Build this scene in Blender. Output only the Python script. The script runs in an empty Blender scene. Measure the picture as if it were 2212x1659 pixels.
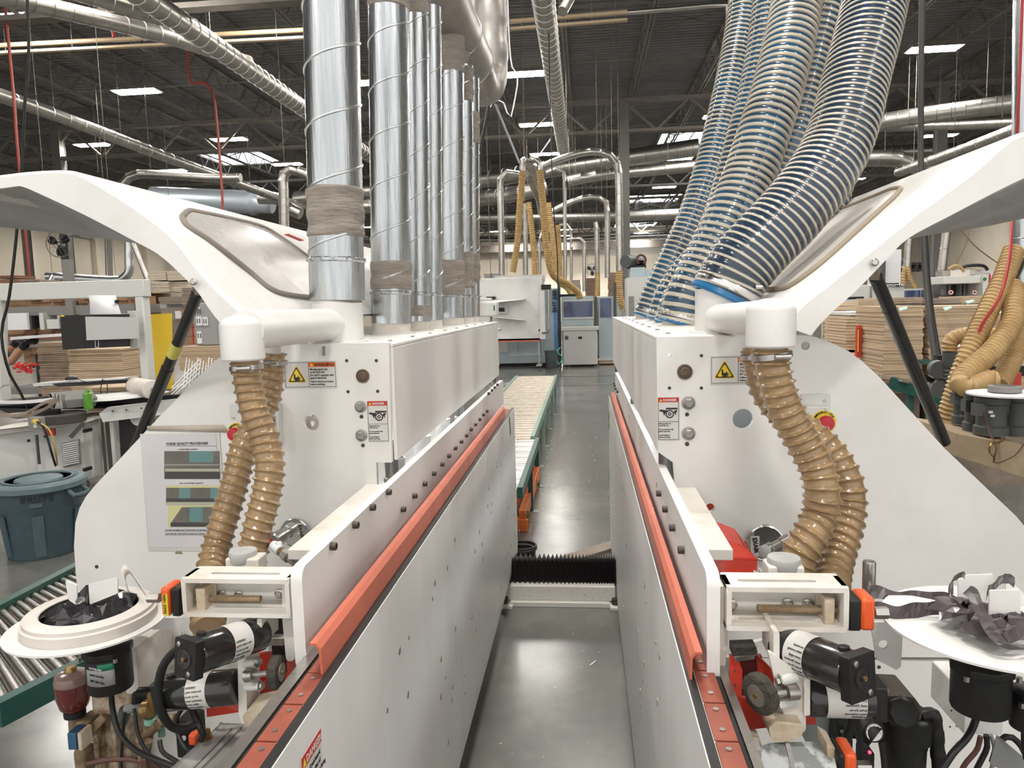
import bpy, math, random
from mathutils import Vector, Matrix
from mathutils.geometry import tessellate_polygon
random.seed(7)
SC = bpy.context.scene
COL = SC.collection
PI = math.pi
# ---------------------------------------------------------------- camera
F = 1600.0; CX = 1106.0; CY = 829.5
CAMLOC = Vector((0, 0, 1.75))
_d = Vector((156, 173, -F)).normalized()
_r = 0.0155
_u = Vector((-math.sin(_r), math.cos(_r), 0)); _u = (_u - _u.dot(_d) * _d).normalized()
_x = _d.cross(_u)
ROT = Matrix(((_x[0], _x[1], _x[2]), (_d[0], _d[1], _d[2]), (_u[0], _u[1], _u[2])))   # camera -> world
cam_data = bpy.data.cameras.new('camera'); cam = bpy.data.objects.new('camera', cam_data); COL.objects.link(cam)
cam_data.sensor_width = 36; cam_data.lens = 36 * F / 2212; cam_data.clip_end = 300; cam_data.clip_start = .05
cam.matrix_world = Matrix.Translation(CAMLOC) @ ROT.to_4x4()
SC.camera = cam
# ---------------------------------------------------------------- world, exposure
w = bpy.data.worlds.new('world'); SC.world = w; w.use_nodes = True
bg = w.node_tree.nodes['Background']; bg.inputs[0].default_value = (1.0, .985, .955, 1); bg.inputs[1].default_value = 1.0  # added fill light, enters through the hall's open end behind the camera
SC.view_settings.view_transform = 'Standard'; SC.view_settings.look = 'None'
SC.view_settings.gamma = 1; SC.view_settings.exposure = 0.38; SC.view_settings.use_curve_mapping = False
LAMP = 130.0       # radiance of the ceiling fixtures' diffusers
SC.cycles.max_bounces = 8; SC.cycles.diffuse_bounces = 4; SC.cycles.transparent_max_bounces = 8
SC.cycles.use_denoising = True
SC.cycles.sample_clamp_indirect = 6

def ray(px, py):
    return (ROT @ Vector(((px - CX) / F, (CY - py) / F, -1)))
def P(px, py, Y):
    d = ray(px, py); return CAMLOC + d * (Y / d.y)
def PX(px, py, X):
    d = ray(px, py); return CAMLOC + d * (X / d.x)
def PZ(px, py, Z):
    d = ray(px, py); return CAMLOC + d * ((Z - 1.75) / d.z)
def V(*a): return Vector(a)
def PP(t): return P(*t) if not isinstance(t, Vector) else t

# ---------------------------------------------------------------- materials
MATS = {}
def mat(name, c, rough=.5, metal=0., c2=None, scale=6., bump=0., bscale=40., spec=.5, coat=0., alpha=1., trans=0., emit=None, es=0., stretch=None, thr=(.35, .7), sub=0.):
    if name in MATS: return MATS[name]
    m = bpy.data.materials.new(name); m.use_nodes = True
    nt = m.node_tree; b = nt.nodes['Principled BSDF']
    b.inputs['Base Color'].default_value = (*c, 1); b.inputs['Roughness'].default_value = rough
    b.inputs['Metallic'].default_value = metal; b.inputs['Specular IOR Level'].default_value = spec
    b.inputs['Coat Weight'].default_value = coat; b.inputs['Transmission Weight'].default_value = trans
    b.inputs['Alpha'].default_value = alpha
    if emit: b.inputs['Emission Color'].default_value = (*emit, 1); b.inputs['Emission Strength'].default_value = es
    if c2 is not None or bump:
        tc = nt.nodes.new('ShaderNodeNewGeometry'); mp = nt.nodes.new('ShaderNodeMapping')
        nt.links.new(tc.outputs['Position'], mp.inputs['Vector'])
        if stretch: mp.inputs['Scale'].default_value = stretch
    if c2 is not None:
        n = nt.nodes.new('ShaderNodeTexNoise'); n.inputs['Scale'].default_value = scale; n.inputs['Detail'].default_value = 6; n.inputs['Roughness'].default_value = .62
        nt.links.new(mp.outputs[0], n.inputs['Vector'])
        r = nt.nodes.new('ShaderNodeValToRGB'); r.color_ramp.elements[0].position = thr[0]; r.color_ramp.elements[1].position = thr[1]
        r.color_ramp.elements[0].color = (*c, 1); r.color_ramp.elements[1].color = (*c2, 1)
        nt.links.new(n.outputs['Fac'], r.inputs[0]); nt.links.new(r.outputs[0], b.inputs['Base Color'])
        rr = nt.nodes.new('ShaderNodeMapRange'); rr.inputs['To Min'].default_value = max(0, rough - .08); rr.inputs['To Max'].default_value = min(1, rough + .12)
        nt.links.new(n.outputs['Fac'], rr.inputs['Value']); nt.links.new(rr.outputs[0], b.inputs['Roughness'])
    if bump:
        n2 = nt.nodes.new('ShaderNodeTexNoise'); n2.inputs['Scale'].default_value = bscale; n2.inputs['Detail'].default_value = 4
        nt.links.new(mp.outputs[0], n2.inputs['Vector'])
        bp = nt.nodes.new('ShaderNodeBump'); bp.inputs['Strength'].default_value = bump; bp.inputs['Distance'].default_value = .01
        nt.links.new(n2.outputs['Fac'], bp.inputs['Height']); nt.links.new(bp.outputs[0], b.inputs['Normal'])
    MATS[name] = m
    return m
white = mat('powder_white', (.76, .745, .72), .42, c2=(.67, .645, .605), scale=3.2, thr=(.42, .8), bump=.03, bscale=120)
whitep = mat('panel_white', (.76, .755, .74), .38, c2=(.68, .675, .655), scale=2.0, thr=(.35, .8), stretch=(1, 2.5, .5))
whited = mat('dusty_white', (.72, .685, .63), .55, c2=(.50, .42, .32), scale=7., thr=(.48, .85), bump=.1, bscale=80)
cream = mat('dusty_cream', (.62, .54, .42), .6, c2=(.36, .25, .15), scale=14., thr=(.4, .75), bump=.3, bscale=90)
fibre = mat('fibreglass_white', (.78, .765, .74), .3, c2=(.68, .65, .61), scale=3.5, thr=(.45, .75), bump=.05, bscale=25, coat=.25)
fibre_in = mat('fibreglass_inside', (.42, .41, .41), .7, c2=(.54, .53, .525), scale=4., bump=.15, bscale=20)
galv = mat('galvanised_steel', (.60, .62, .63), .24, 1., c2=(.42, .45, .47), scale=9., stretch=(9, 9, .45), bump=.14, bscale=13, thr=(.3, .7))
galvd = mat('galvanised_far', (.52, .50, .47), .33, 1., c2=(.40, .38, .34), scale=3.)
galvb = mat('galvanised_band', (.62, .64, .65), .3, 1.)
mastic = mat('duct_mastic', (.33, .29, .25), .85, c2=(.24, .21, .18), scale=12., bump=1., bscale=28, stretch=(1, 1, 5))
plate_m = mat('zinc_plate', (.5, .48, .45), .4, .8, c2=(.32, .29, .25), scale=20.)
steel = mat('brushed_steel', (.55, .54, .52), .28, 1., c2=(.40, .37, .34), scale=14.)
chrome = mat('chrome', (.72, .71, .70), .16, 1.)
bolt_m = mat('bolt_head_grey', (.36, .35, .33), .45, .6, c2=(.24, .22, .2), scale=60.)
black_bolt = mat('black_oxide', (.07, .055, .045), .5, .4)
red = mat('rail_red', (.56, .135, .075), .38, c2=(.48, .115, .065), scale=9., coat=.2)
pad_m = mat('pad_red', (.29, .065, .035), .5, c2=(.22, .05, .03), scale=24.)
redg = mat('guard_red', (.62, .045, .02), .35, c2=(.42, .03, .02), scale=8.)
black = mat('black_plastic', (.010, .010, .011), .42, c2=(.020, .019, .018), scale=22., spec=.35)
blackg = mat('black_gloss', (.012, .012, .013), .18, c2=(.03, .028, .024), scale=14., coat=.4)
hose_b = mat('tan_hose', (.34, .225, .115), .22, c2=(.25, .16, .08), scale=22., coat=.35)
hose_f = mat('tan_hose_far', (.46, .30, .11), .55, c2=(.34, .21, .08), scale=20.)
hose_y = mat('yellow_hose', (.50, .34, .15), .42, c2=(.36, .22, .09), scale=9.)
blue_t = mat('blue_hose_film', (.010, .085, .18), .2, c2=(.022, .045, .075), scale=5., thr=(.4, .6), coat=.6)
rib_t = mat('beige_hose_rib', (.52, .475, .39), .34, c2=(.38, .34, .27), scale=12., coat=.3)
tanpipe = mat('beige_heater', (.55, .42, .27), .4)
deck_m = mat('roof_deck', (.19, .187, .182), .75, c2=(.15, .147, .143), scale=2.)
joist_m = mat('joist_grey', (.17, .15, .125), .6, c2=(.13, .112, .092), scale=4.)
col_m = mat('column_grey', (.13, .125, .115), .55)
wall_m = mat('wall_cream', (.74, .67, .55), .8, c2=(.68, .605, .49), scale=.6)
card = mat('cardboard', (.34, .20, .115), .8, c2=(.27, .155, .085), scale=5.)
cardd = mat('cardboard_dark', (.21, .11, .06), .85)
mdf = mat('board_edge', (.58, .44, .30), .75, c2=(.50, .37, .24), scale=16., stretch=(1, 1, 14))
mdfg = mat('grey_board', (.32, .265, .215), .8, c2=(.24, .19, .15), scale=18., stretch=(1, 1, 10))
mdfw = mat('white_board', (.68, .62, .52), .75, c2=(.55, .44, .30), scale=10., stretch=(1, 1, 8))
yellow = mat('yellow_panel', (.78, .53, .03), .45)
sticker_w = mat('sticker_white', (.62, .60, .57), .4)
ink = mat('ink_black', (.02, .02, .02), .6)
ink_o = mat('ink_orange', (.78, .15, .02), .45)
ink_r = mat('ink_red', (.50, .03, .02), .45)
ink_y = mat('ink_yellow', (.80, .60, .03), .45)
ink_b = mat('ink_brown', (.10, .045, .015), .5)
seal = mat('grey_rubber', (.20, .175, .15), .6, c2=(.28, .24, .2), scale=8.)
acryl = mat('dusty_acrylic', (.62, .60, .575), .26, c2=(.54, .52, .495), scale=3., coat=.35)
green = mat('conveyor_green', (.012, .075, .06), .4)
greenl = mat('pale_green', (.20, .30, .24), .5)
roller_m = mat('roller_steel', (.55, .53, .50), .3, 1., c2=(.38, .35, .31), scale=24., stretch=(1, 5, 1))
roller_c = mat('roller_cream', (.56, .50, .41), .4, .35, c2=(.26, .19, .14), scale=14., thr=(.56, .78), stretch=(1, 3, 1))
orange = mat('orange_paint', (.66, .17, .04), .45, c2=(.5, .13, .04), scale=12.)
binm = mat('bin_slate', (.068, .105, .125), .5, c2=(.055, .088, .108), scale=12., bump=.1, bscale=200)
binm2 = mat('bin_lid_slate', (.12, .17, .185), .5, c2=(.095, .14, .155), scale=12.)
paleblue = mat('pale_blue_steel', (.42, .50, .53), .4)
blue_s = mat('mid_blue_stripe', (.10, .26, .52), .4)
offw = mat('cabinet_offwhite', (.60, .60, .57), .42)
glassb = mat('tinted_window', (.07, .09, .19), .08, coat=.5)
darkg = mat('dark_grey', (.07, .075, .075), .5)
midg = mat('mid_grey', (.26, .255, .245), .5, c2=(.2, .195, .185), scale=6.)
rackg = mat('rack_grey', (.21, .20, .185), .5)
skin = mat('skin', (.52, .27, .17), .5, sub=.1)
cloth = mat('blue_cloth', (.05, .07, .12), .85)
glove = mat('black_glove', (.02, .02, .02), .7)
redw = mat('red_webbing', (.55, .02, .02), .5)
paper = mat('paper', (.78, .77, .78), .7)
tape = mat('grey_film', (.075, .058, .062), .32, c2=(.05, .038, .041), scale=30., coat=.2)
tapeg = mat('green_tape', (.01, .17, .03), .5)
mint = mat('mint_tag', (.50, .72, .60), .6)
brass = mat('brass', (.42, .28, .11), .4, .9, c2=(.25, .16, .07), scale=30.)
clear_p = mat('maroon_bowl', (.13, .012, .01), .12, coat=.8)
smoke = mat('clear_cap', (.26, .17, .15), .2, coat=.5)
copper = mat('brown_hose', (.10, .04, .03), .5)
greyp = mat('grey_knob', (.42, .42, .41), .35, c2=(.52, .51, .5), scale=20.)
wood = mat('wood_plank', (.25, .20, .155), .7, c2=(.17, .13, .1), scale=8.)
bellow_m = mat('bellows_black', (.03, .028, .027), .38)
lamp_m = mat('lamp_diffuser', (.9, .9, .9), .5, emit=(1, .965, .91), es=LAMP)
sky_m = mat('skylight_pane', (.8, .9, 1), .5, emit=(.80, .90, 1.0), es=3.2)
strip_m = mat('led_strip', (.9, .9, .9), .5, emit=(.86, .93, 1.), es=22.)
floor_m = mat('concrete', (.16, .156, .142), .2, c2=(.082, .081, .074), scale=1.3, thr=(.36, .68), bump=.015, bscale=5., spec=.6)

# ---------------------------------------------------------------- mesh builder
class MB:
    def __init__(s): s.v = []; s.f = []
    def add(s, vs, fs):
        o = len(s.v); s.v += [Vector(p) for p in vs]; s.f += [tuple(i + o for i in f) for f in fs]; return s
    def box(s, x0, x1, y0, y1, z0, z1, M=None):
        vs = [V(x, y, z) for z in (z0, z1) for y in (y0, y1) for x in (x0, x1)]
        if M: vs = [M @ p for p in vs]
        return s.add(vs, [(0, 2, 3, 1), (4, 5, 7, 6), (0, 1, 5, 4), (2, 6, 7, 3), (0, 4, 6, 2), (1, 3, 7, 5)])
    def bpx(s, px0, py0, px1, py1, Y0, Y1):           # box: front face through two photo corners at depth Y0
        a = P(px0, py0, Y0); b = P(px1, py1, Y0)
        return s.box(min(a.x, b.x), max(a.x, b.x), Y0, Y1, min(a.z, b.z), max(a.z, b.z))
    def bar(s, a, b, w, h=None, up=V(0, 0, 1)):
        h = h or w; a = PP(a); b = PP(b); d = (b - a).normalized()
        if abs(d.dot(up)) > .98: up = V(0, 1, 0)
        r = d.cross(up).normalized(); u = r.cross(d)
        vs = [p + r * sx * w / 2 + u * sz * h / 2 for p in (a, b) for sx, sz in ((-1, -1), (1, -1), (1, 1), (-1, 1))]
        return s.add(vs, [(0, 3, 2, 1), (4, 5, 6, 7), (0, 1, 5, 4), (1, 2, 6, 5), (2, 3, 7, 6), (3, 0, 4, 7)])
    def cyl(s, a, b, r, r2=None, n=24, cap=True, ph=0):
        a = PP(a); b = PP(b)
        r2 = r if r2 is None else r2; d = (b - a).normalized(); up = V(0, 0, 1) if abs(d.z) < .95 else V(0, 1, 0)
        e = d.cross(up).normalized(); g = e.cross(d)
        vs = []
        for p, rr in ((a, r), (b, r2)):
            vs += [p + (e * math.cos(2 * PI * i / n + ph) + g * math.sin(2 * PI * i / n + ph)) * rr for i in range(n)]
        fs = [(i, i + n, (i + 1) % n + n, (i + 1) % n) for i in range(n)]
        if cap: fs += [tuple(range(n)), tuple(range(2 * n - 1, n - 1, -1))]
        return s.add(vs, fs)
    def lathe(s, c, axis, prof, n=32, cap=True):       # prof: list of (radius, distance along axis)
        c = PP(c); d = Vector(axis).normalized(); up = V(0, 0, 1) if abs(d.z) < .95 else V(0, 1, 0)
        e = d.cross(up).normalized(); g = e.cross(d); vs = []
        for r, t in prof:
            vs += [c + d * t + (e * math.cos(2 * PI * i / n) + g * math.sin(2 * PI * i / n)) * r for i in range(n)]
        k = len(prof)
        fs = [(j * n + i, (j + 1) * n + i, (j + 1) * n + (i + 1) % n, j * n + (i + 1) % n) for j in range(k - 1) for i in range(n)]
        if cap: fs += [tuple(range(n)), tuple(range(k * n - 1, (k - 1) * n - 1, -1))]
        return s.add(vs, fs)
    def sweep(s, pts, rad, n=14, step=None, cap=True, twist=False):
        # rad: number or function(arc length, angle) -> radius
        pts = [PP(p) for p in pts]
        C = catmull(pts) if len(pts) > 2 else pts
        C = resample(C, step) if step else C
        fn = rad if callable(rad) else (lambda q, a: rad)
        t = (C[1] - C[0]).normalized(); up = V(0, 0, 1) if abs(t.z) < .9 else V(0, 1, 0)
        e = t.cross(up).normalized(); vs = []; q = 0
        for i, p in enumerate(C):
            t = (C[min(i + 1, len(C) - 1)] - C[max(i - 1, 0)]).normalized()
            e = (e - e.dot(t) * t).normalized(); g = t.cross(e)
            if i: q += (C[i] - C[i - 1]).length
            for k in range(n):
                a = 2 * PI * k / n; r = fn(q, a)
                vs.append(p + (e * math.cos(a) + g * math.sin(a)) * r)
        m = len(C)
        fs = [(j * n + i, j * n + (i + 1) % n, (j + 1) * n + (i + 1) % n, (j + 1) * n + i) for j in range(m - 1) for i in range(n)]
        if cap: fs += [tuple(range(n - 1, -1, -1)), tuple(range((m - 1) * n, m * n))]
        return s.add(vs, fs)
    def helix(s, pts, R, pitch, w, h, n=20, flat=True):      # a rib wound round a hose
        pts = [PP(p) for p in pts]; C = resample(catmull(pts), pitch / n)
        t = (C[1] - C[0]).normalized(); up = V(0, 0, 1) if abs(t.z) < .9 else V(0, 1, 0)
        e = t.cross(up).normalized(); vs = []; m = len(C)
        for i, p in enumerate(C):
            t = (C[min(i + 1, m - 1)] - C[max(i - 1, 0)]).normalized()
            e = (e - e.dot(t) * t).normalized(); g = t.cross(e); a = 2 * PI * i / n
            o = e * math.cos(a) + g * math.sin(a)
            for (dt, dr) in ((-w / 2, 0), (-w / 3, h), (w / 3, h), (w / 2, 0)):
                vs.append(p + t * dt + o * (R + dr))
        fs = [(i * 4 + k, i * 4 + k + 1, i * 4 + k + 5, i * 4 + k + 4) for i in range(m - 1) for k in range(3)]
        return s.add(vs, fs)
    def prism(s, pts, ext, holes=()):                  # flat polygon (3D points) with holes, extruded by a vector
        ext = Vector(ext); loops = [[Vector(p) for p in pts]] + [[Vector(p) for p in h] for h in holes]
        flat = [p for l in loops for p in l]; n = len(flat)
        tris = tessellate_polygon(loops)
        fs = [tuple(t) for t in tris] + [tuple(i + n for i in reversed(t)) for t in tris]
        o = 0
        for l in loops:
            k = len(l)
            fs += [(o + i, o + (i + 1) % k, o + (i + 1) % k + n, o + i + n) for i in range(k)]; o += k
        return s.add(flat + [p + ext for p in flat], fs)
    def ext_y(s, prof, y0, y1, closed=True):           # XZ profile run along Y
        k = len(prof); vs = [V(x, y0, z) for x, z in prof] + [V(x, y1, z) for x, z in prof]
        fs = [(i, (i + 1) % k, (i + 1) % k + k, i + k) for i in range(k if closed else k - 1)]
        if closed: fs += [tuple(range(k)), tuple(range(2 * k - 1, k - 1, -1))]
        return s.add(vs, fs)
    def torus(s, c, axis, R, r, n=32, m=8, a0=0, a1=2 * PI):
        c = PP(c); d = Vector(axis).normalized(); up = V(0, 0, 1) if abs(d.z) < .95 else V(0, 1, 0)
        e = d.cross(up).normalized(); g = e.cross(d); full = abs(a1 - a0 - 2 * PI) < 1e-6; vs = []
        cnt = n if full else n + 1
        for i in range(cnt):
            a = a0 + (a1 - a0) * i / n; o = e * math.cos(a) + g * math.sin(a)
            for k in range(m):
                b = 2 * PI * k / m; vs.append(c + o * (R + r * math.cos(b)) + d * r * math.sin(b))
        fs = [(i * m + k, i * m + (k + 1) % m, ((i + 1) % cnt) * m + (k + 1) % m, ((i + 1) % cnt) * m + k) for i in range(n) for k in range(m)]
        return s.add(vs, fs)
    def obj(s, name, m, parent=None, smooth=True, bev=0, bseg=2, kind=None, label=None, solid=0):
        org = V(0, 0, 0); r = parent
        while r is not None: org = org + r.location; r = r.parent
        me = bpy.data.meshes.new(name); me.from_pydata([tuple(p - org) for p in s.v], [], s.f); me.update()
        me.materials.append(m)
        if smooth: me.shade_smooth(); me.set_sharp_from_angle(angle=math.radians(38))
        o = bpy.data.objects.new(name, me); COL.objects.link(o)
        if parent is not None: o.parent = parent
        if bev:
            b = o.modifiers.new('bevel', 'BEVEL'); b.width = bev; b.segments = bseg; b.limit_method = 'ANGLE'; b.harden_normals = False
        if solid:
            b = o.modifiers.new('solid', 'SOLIDIFY'); b.thickness = solid; b.offset = 0
        if kind: o['kind'] = kind
        if label: o['label'] = label
        return o

def stations(C, L):
    out = []; k = 0; acc = 0
    for q in L:
        while k < len(C) - 2 and acc + (C[k + 1] - C[k]).length < q: acc += (C[k + 1] - C[k]).length; k += 1
        out.append(C[k].lerp(C[k + 1], min(1, (q - acc) / max(1e-9, (C[k + 1] - C[k]).length))))
    return out
def catmull(p, sub=10):
    out = []; n = len(p)
    for i in range(n - 1):
        p0 = p[i - 1] if i else p[0] * 2 - p[1]; p1 = p[i]; p2 = p[i + 1]; p3 = p[i + 2] if i + 2 < n else p[-1] * 2 - p[-2]
        for k in range(sub):
            t = k / sub
            out.append(.5 * ((2 * p1) + (-p0 + p2) * t + (2 * p0 - 5 * p1 + 4 * p2 - p3) * t * t + (-p0 + 3 * p1 - 3 * p2 + p3) * t ** 3))
    out.append(p[-1].copy()); return out
def resample(C, step):
    out = [C[0].copy()]; acc = 0; i = 0; need = step
    L = sum((C[k + 1] - C[k]).length for k in range(len(C) - 1)); n = max(2, int(L / step)); step = L / n; need = step
    for k in range(len(C) - 1):
        a, b = C[k], C[k + 1]; d = (b - a).length; pos = 0
        while d > 0 and d - pos >= need - 1e-9 and len(out) < n:
            pos += need; out.append(a.lerp(b, pos / d)); need = step
        need -= (d - pos)
    out.append(C[-1].copy()); return out

def tag(o, label, cat, group=None, kind=None):
    o['label'] = label; o['category'] = cat
    if group: o['group'] = group
    if kind: o['kind'] = kind
    return o
def thing(name, label, cat, loc, group=None):
    o = bpy.data.objects.new(name, None); COL.objects.link(o); o.empty_display_size = .05
    o.location = PP(loc) if not isinstance(loc, Vector) else loc
    return tag(o, label, cat, group)
def struct(o): o['kind'] = 'structure'; return o
def kids(o): return [c for c in o.children]
def dup(o, loc=None, parent=None, label=None, group=None):
    c = o.copy(); COL.objects.link(c); c.parent = parent
    if loc is not None: c.location = loc
    if label: c['label'] = label
    if group: c['group'] = group
    for k in kids(o): dup(k, parent=c)
    return c
def text(s, org, right, up, size, m, parent, align='LEFT', bold=0., depth=.0004, name='lettering', spacing=1., xs=1.):
    cu = bpy.data.curves.new(name, 'FONT'); cu.body = s; cu.size = size; cu.extrude = depth; cu.align_x = align; cu.offset = bold
    cu.space_character = spacing; cu.resolution_u = 2; cu.materials.append(m)
    o = bpy.data.objects.new(name, cu); COL.objects.link(o)
    r = Vector(right).normalized(); u = Vector(up); u = (u - u.dot(r) * r).normalized(); n = r.cross(u)
    base = V(0, 0, 0); q = parent
    while q is not None: base = base + q.location; q = q.parent
    M = Matrix(((r.x * xs, u.x, n.x, org[0] - base.x), (r.y * xs, u.y, n.y, org[1] - base.y), (r.z * xs, u.z, n.z, org[2] - base.z), (0, 0, 0, 1)))
    me = bpy.data.meshes.new_from_object(o); me.name = name; bpy.data.objects.remove(o); o = bpy.data.objects.new(name, me); COL.objects.link(o)
    if parent is not None: o.parent = parent
    o.matrix_local = M
    return o
class Board:       # flat frame for stickers: (u, v) in metres from the lower left corner, pushed out along the normal
    def __init__(s, org, right, up, off=.0015):
        s.r = Vector(right).normalized(); u = Vector(up); s.u = (u - u.dot(s.r) * s.r).normalized(); s.n = s.r.cross(s.u); s.o = Vector(org) + s.n * off
    def p(s, a, b, h=0): return s.o + s.r * a + s.u * b + s.n * h
    def poly(s, pts, m, parent, name='patch', h=0., t=.0006, holes=(), kind=None):
        return MB().prism([s.p(a, b, h) for a, b in pts], s.n * t, [[s.p(a, b, h) for a, b in q] for q in holes]).obj(name, m, parent, smooth=False, kind=kind)
    def rect(s, a0, b0, a1, b1, m, parent, name='patch', h=0., t=.0006):
        return s.poly([(a0, b0), (a1, b0), (a1, b1), (a0, b1)], m, parent, name, h, t)
    def txt(s, st, a, b, size, m, parent, h=.001, **k):
        return text(st, s.p(a, b, h), s.r, s.u, size, m, parent, **k)
def circ(c, e, g, r, n=24): return [c + e * math.cos(2 * PI * i / n) * r + g * math.sin(2 * PI * i / n) * r for i in range(n)]
XA, YA, ZA = V(1, 0, 0), V(0, 1, 0), V(0, 0, 1)
# ================================================================ the hall
WL, WR, WB, ZC = -36.0, 30.0, 76.0, 9.25
Y0H = -5.0
o = MB().box(WL, WR, Y0H, WB, -.2, 0).obj('floor', floor_m, smooth=False); struct(o)
for i, (py) in enumerate((813.5, 833)):
    y = P(1220, py, 10).y; q = PZ(1220, py, 0)
    o = MB().box(-12, 12, q.y - .022, q.y + .022, .0, .003).obj('floor_joint', ink, smooth=False); struct(o); o.name = 'trim_%d' % (i + 1)
o = MB().box(WL - .3, WL, Y0H, WB, 0, ZC).obj('wall_left', wall_m, smooth=False); struct(o)
wl = o
for k in range(9):                                     # pilasters along the left wall
    y = 20 + k * 6.4
    MB().box(WL, WL + .35, y, y + .45, 0, ZC - .4).obj('pilaster', wall_m, wl, smooth=False)
o = MB().box(WR, WR + .3, Y0H, WB, 0, ZC).obj('wall_right', wall_m, smooth=False); struct(o)
o = MB().box(WL, WR, WB, WB + .3, 0, ZC).obj('wall_back', wall_m, smooth=False); struct(o)
# corrugated deck with rooflights let into it
def rooflight_xy(px, py): q = PZ(px, py, ZC - .05); return q.x, q.y
SKY = [(rooflight_xy(522, 341), 3.2, 3.0), (rooflight_xy(1492, 298), 3.0, 3.0), (rooflight_xy(1408, 428), 4.0, 4.2), (rooflight_xy(1372, 485), 4, 4.2)]
b = MB(); per = .22; n = int((WB - Y0H) / per)
prof = []
for i in range(n):
    y = Y0H + i * per; prof += [(y, 0), (y + per * .5, 0), (y + per * .58, .045), (y + per * .92, .045)]
vs = [V(x, y, ZC + z) for x in (WL, WR) for y, z in prof]; k = len(prof)
b.add(vs, [(i, i + 1, i + 1 + k, i + k) for i in range(k - 1)])
ceil = b.obj('ceiling', deck_m, smooth=False); struct(ceil)
for (x, y), sx, sy in SKY:
    f = MB()
    for a in (-1, 1):
        f.box(x + a * sx / 2 - .06, x + a * sx / 2 + .06, y - sy / 2, y + sy / 2, ZC - .12, ZC + .0)
        f.box(x - sx / 2, x + sx / 2, y + a * sy / 2 - .06, y + a * sy / 2 + .06, ZC - .12, ZC + .0)
    fr = f.obj('rooflight_frame', joist_m, ceil, smooth=False)
    for a in range(2):
        for c in range(2):
            MB().box(x - sx / 2 + a * sx / 2 + .05, x + a * sx / 2 - .05, y - sy / 2 + c * sy / 2 + .05, y + c * sy / 2 - .05, ZC - .05, ZC - .03).obj('rooflight_pane', sky_m, fr, smooth=False)
# open-web joists running down the hall, carried by truss girders running across
GY = [14.0 + 12 * i for i in range(6)]
def joist_mesh(L, dep, step, cw):
    m = MB(); m.bar(V(0, 0, 0), V(0, L, 0), cw, .05)
    for s in (-1, 1): m.bar(V(s * cw * .42, 0, -dep), V(s * cw * .42, L, -dep), .05, .05)
    y = 0; up = True
    while y < L - .01:
        a, c = (0, -dep) if up else (-dep, 0)
        m.bar(V(0, y, a), V(0, y + step, c), .028); y += step; up = not up
    return m
ref = None
xs = [WL + 1.2 + 2.15 * i for i in range(31)]
for x in xs:
    if x > WR: break
    if ref is None:
        ref = joist_mesh(WB - Y0H, .62, .55, .11).obj('joist', joist_m, ceil, smooth=False); ref.location = (x, Y0H, ZC - .05)
    else:
        c = ref.copy(); COL.objects.link(c); c.location.x = x
ref = None
for y in GY:
    if ref is None:
        m = MB(); L = WR - WL
        m.bar(V(0, 0, 0), V(L, 0, 0), .24, .12); m.bar(V(0, 0, -1.0), V(L, 0, -1.0), .26, .10)
        x = 0; up = True
        while x < L - 1:
            a, c = (0, -1.0) if up else (-1.0, 0); m.bar(V(x, 0, a), V(x + 1.1, 0, c), .07); x += 1.1; up = not up
        ref = m.obj('girder', joist_m, ceil, smooth=False); ref.location = (WL, y, ZC - .75)
        ref['kind'] = 'structure'
    else:
        c = ref.copy(); COL.objects.link(c); c.location.y = y
# cross bridging between joists (thin rods at the bottom chords)
m = MB()
for y in range(2, 74, 4): m.bar(V(WL, y, ZC - .68), V(WR, y, ZC - .68), .025); m.bar(V(WL, y + .1, ZC - .1), V(WR, y + .1, ZC - .1), .025)
m.obj('bridging', joist_m, ceil, smooth=False, kind='stuff')
m = MB()
for y in (20, 32, 44, 56):
    for i in range(0, 30):
        x = WL + 1.2 + 2.15 * i; m.bar(V(x, y, ZC - .68), V(x + 2.15, y, ZC - .1), .03); m.bar(V(x, y, ZC - .1), V(x + 2.15, y, ZC - .68), .03)
m.obj('cross_bracing', joist_m, ceil, smooth=False, kind='stuff')
# columns
for i, (x, y) in enumerate([(P(1350, 500, 26).x, 26.), (P(147, 560, 26).x, 26.), (P(2023, 540, 26).x, 26.), (P(1336, 500, 62).x, 50.), (P(2260, 500, 38).x, 38.), (-18.5, 50.), (-30., 38.)]):
    m = MB(); m.box(x - .16, x + .16, y - .16, y - .14, 0, ZC - .8); m.box(x - .16, x + .16, y + .14, y + .16, 0, ZC - .8); m.box(x - .012, x + .012, y - .15, y + .15, 0, ZC - .8)
    m.box(x - .14, x + .14, y - .13, y + .13, 0, ZC - .8)
    o = m.obj('column', col_m, smooth=False); struct(o)
    MB().box(x - .25, x + .25, y - .25, y + .25, 0, .03).obj('base_plate', col_m, o, smooth=False)
# conduits and strips under the deck
o = MB().bar(P(640, 372, 40), P(1500, 350, 40), .16, .5).obj('trim_3', joist_m, smooth=False); struct(o)
o = MB().bar(V(WL, 74, 7.4), V(WR, 74, 7.4), .5, .7).obj('trim_4', joist_m, smooth=False); struct(o)

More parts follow.
